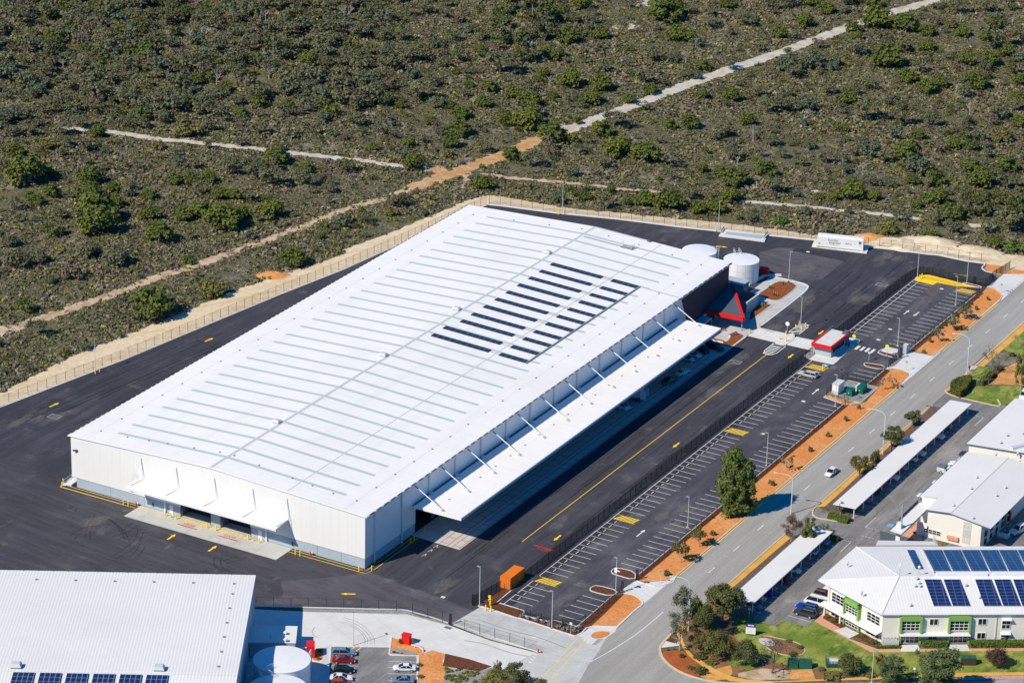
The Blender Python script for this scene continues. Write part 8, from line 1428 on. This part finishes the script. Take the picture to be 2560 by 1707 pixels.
for a in (('round bright shrub beside the left office bed', 'F6', 370, 640, 100, 'bright'), ('small bright shrub by the left awning post', 'F6', 290, 600, 45, 'bright'), ('round shrub left of the office doorstep', 'F6', 665, 800, 75, 'bright'), ('larger round shrub at the office corner', 'F6', 765, 870, 120, 'bright'), ('spiky green shrub in the red earth by the street corner', 'F8', 325, 1235, 110, 'dark'), ('bright green mounded shrub beside the corner footpath', 'F8', 430, 1390, 130, 'bluegreen'), ('low dark spreading shrub beside the corner footpath', 'F8', 560, 1430, 260, 'dark', .45), ('low green shrub under the slender gum', 'F8', 150, 1150, 70, 'greygreen'), ('second low green shrub under the slender gum', 'F8', 210, 1140, 60, 'greygreen'), ('dark low shrubs beside the left footpath in the garden', 'F8', 450, 880, 170, 'dark', .5), ('olive ground shrub in the middle of the corner garden', 'F8', 700, 1310, 230, 'olive', .4), ('dark ground shrub under the orange-tinged tree', 'F8', 560, 1240, 240, 'dark', .45), ('dark shrub ringing the left side of the oval bed', 'F8', 1540, 1060, 120, 'dark', .6), ('olive shrub ringing the oval bed behind', 'F8', 1700, 1040, 120, 'olive', .5), ('dark shrub ringing the right end of the oval bed', 'F8', 1850, 1120, 130, 'dark', .5), ('dark shrub ringing the front of the oval bed', 'F8', 1740, 1210, 170, 'dark', .4), ('yellow flowering shrub left of the billboard', 'F8', 1125, 920, 60, 'olive', .6), ('yellow flowering shrub right of the billboard', 'F8', 1350, 990, 70, 'olive', .5), ('low olive shrub in front of the teal pen', 'F6', 340, 1240, 290, 'olive', .35), ('low grey shrub left of the teal pen', 'F6', 225, 1150, 110, 'greygreen', .6), ('olive shrub between pen and pointed tree', 'F6', 740, 1220, 180, 'olive', .5), ('olive shrub right of the pointed tree', 'F6', 1130, 1220, 90, 'olive', .8), ('round bush by the sandy court under the leafless tree', 'q5', 2040, 330, 150, 'brown', .7), ('dark low hedge shrub beyond the court gate', 'q5', 2200, 150, 120, 'dark', .7), ('green shrub left of the bright red cabinet', 'q6', 2045, 1065, 90, 'domed', 1.4), ('low shrub in the pale gravel below the red cabinet, left', 'q6', 1965, 1180, 60, 'dark'), ('low shrub in the pale gravel below the red cabinet, middle', 'q6', 2015, 1185, 40, 'domed'), ('low shrub in the pale gravel below the red cabinet, right', 'q6', 2060, 1190, 40, 'domed'), ('yellow-green shrub at the lower car park end', 'q6', 2290, 1350, 100, 'olive'), ('second yellow-green shrub at the lower car park end', 'q6', 2300, 1500, 110, 'olive'), ('small shrub in the orange bed by the shaded red cabinet', 'q6', 1020, 1160, 80, 'domed', .5), ('small yellow shrub in the orange bed by the large tank', 'q6', 1005, 1260, 90, 'olive', .5), ('small green bush inside the paved entry of the cream block', 'F7', 500, 1180, 70, 'bright')): shrub(*a)
for i in range(46):
    c = g('g8', random.uniform(120, 430), random.uniform(715, 845)); r = random.uniform(.35, .6); plant('tussock', 'small green tussock in the grey gravel at the bottom edge', 'tussock', *c, r, r*.9, proto('bush', 'olive' if i % 3 else 'domed', 80+i % 2, 110, .3), 'tussocks in the bottom gravel bed')
for i in range(60):
    u = random.random(); seg = i % 2; X, Y = (random.uniform(71, 73.3), random.uniform(29, 61)) if seg else (random.uniform(71, 73), random.uniform(84, 140)); r = random.uniform(.2, .38); plant('tussock', 'small dark tussock in the grey bark along the %s carport' % ('near' if seg else 'far'), 'tussock', X, Y, r, r, proto('bush', 'greygreen', 90, 90, .34), 'tussocks along the carports')
# leafless garden trees
for v, bx, by, tp, wd, sd, lab in (('q5', 1950, 400, 0, 340, 3, 'wide leafless tree on the lawn across the road'), ('F8', 1480, 1440, 1000, 460, 5, 'grey leafless thicket tree at the bottom of the corner garden'), ('F8', 1050, 1440, 1290, 120, 8, 'small leafless tree below the dark olive tree'), ('q5', 2260, 60, -120, 180, 9, 'pale leafless tree beyond the court gate')):
    x_, y_ = g(v, bx, by); k = VW[v][2]*mpp(x_, y_); Hh = (by-tp)*k/math.cos(PIT); m = bare(sd, 5, .75 if sd != 5 else 1.1, .03, .45); me = bpy.data.meshes.new('trunk'); zs = max(p[2] for p in m.v); xs = max(abs(p[0]) for p in m.v); me.from_pydata(m.v, [], m.f); me.materials.append(K['bark' if sd != 9 else 'barkP']); me.update(); t = thing('leafless_tree', lab, 'tree', (x_, y_, 0)); t.scale = (wd*k/2/xs, wd*k/2/xs, Hh/zs); o = bpy.data.objects.new('trunk', me); COL.objects.link(o); o.parent = t
    n = 300; idx = np.random.default_rng(sd).choice(len(m.v), n); C = np.array(m.v)[idx]; C = C[C[:, 2] > zs*.35]; N_ = np.random.default_rng(sd+1).normal(size=C.shape); N_ /= np.linalg.norm(N_, axis=1, keepdims=True); V, F = cards(C, N_, .03, np.random.default_rng(sd+2)); o = bpy.data.objects.new('twigs', np_mesh('twigs', V, F, ['brown'])); COL.objects.link(o); o.parent = t
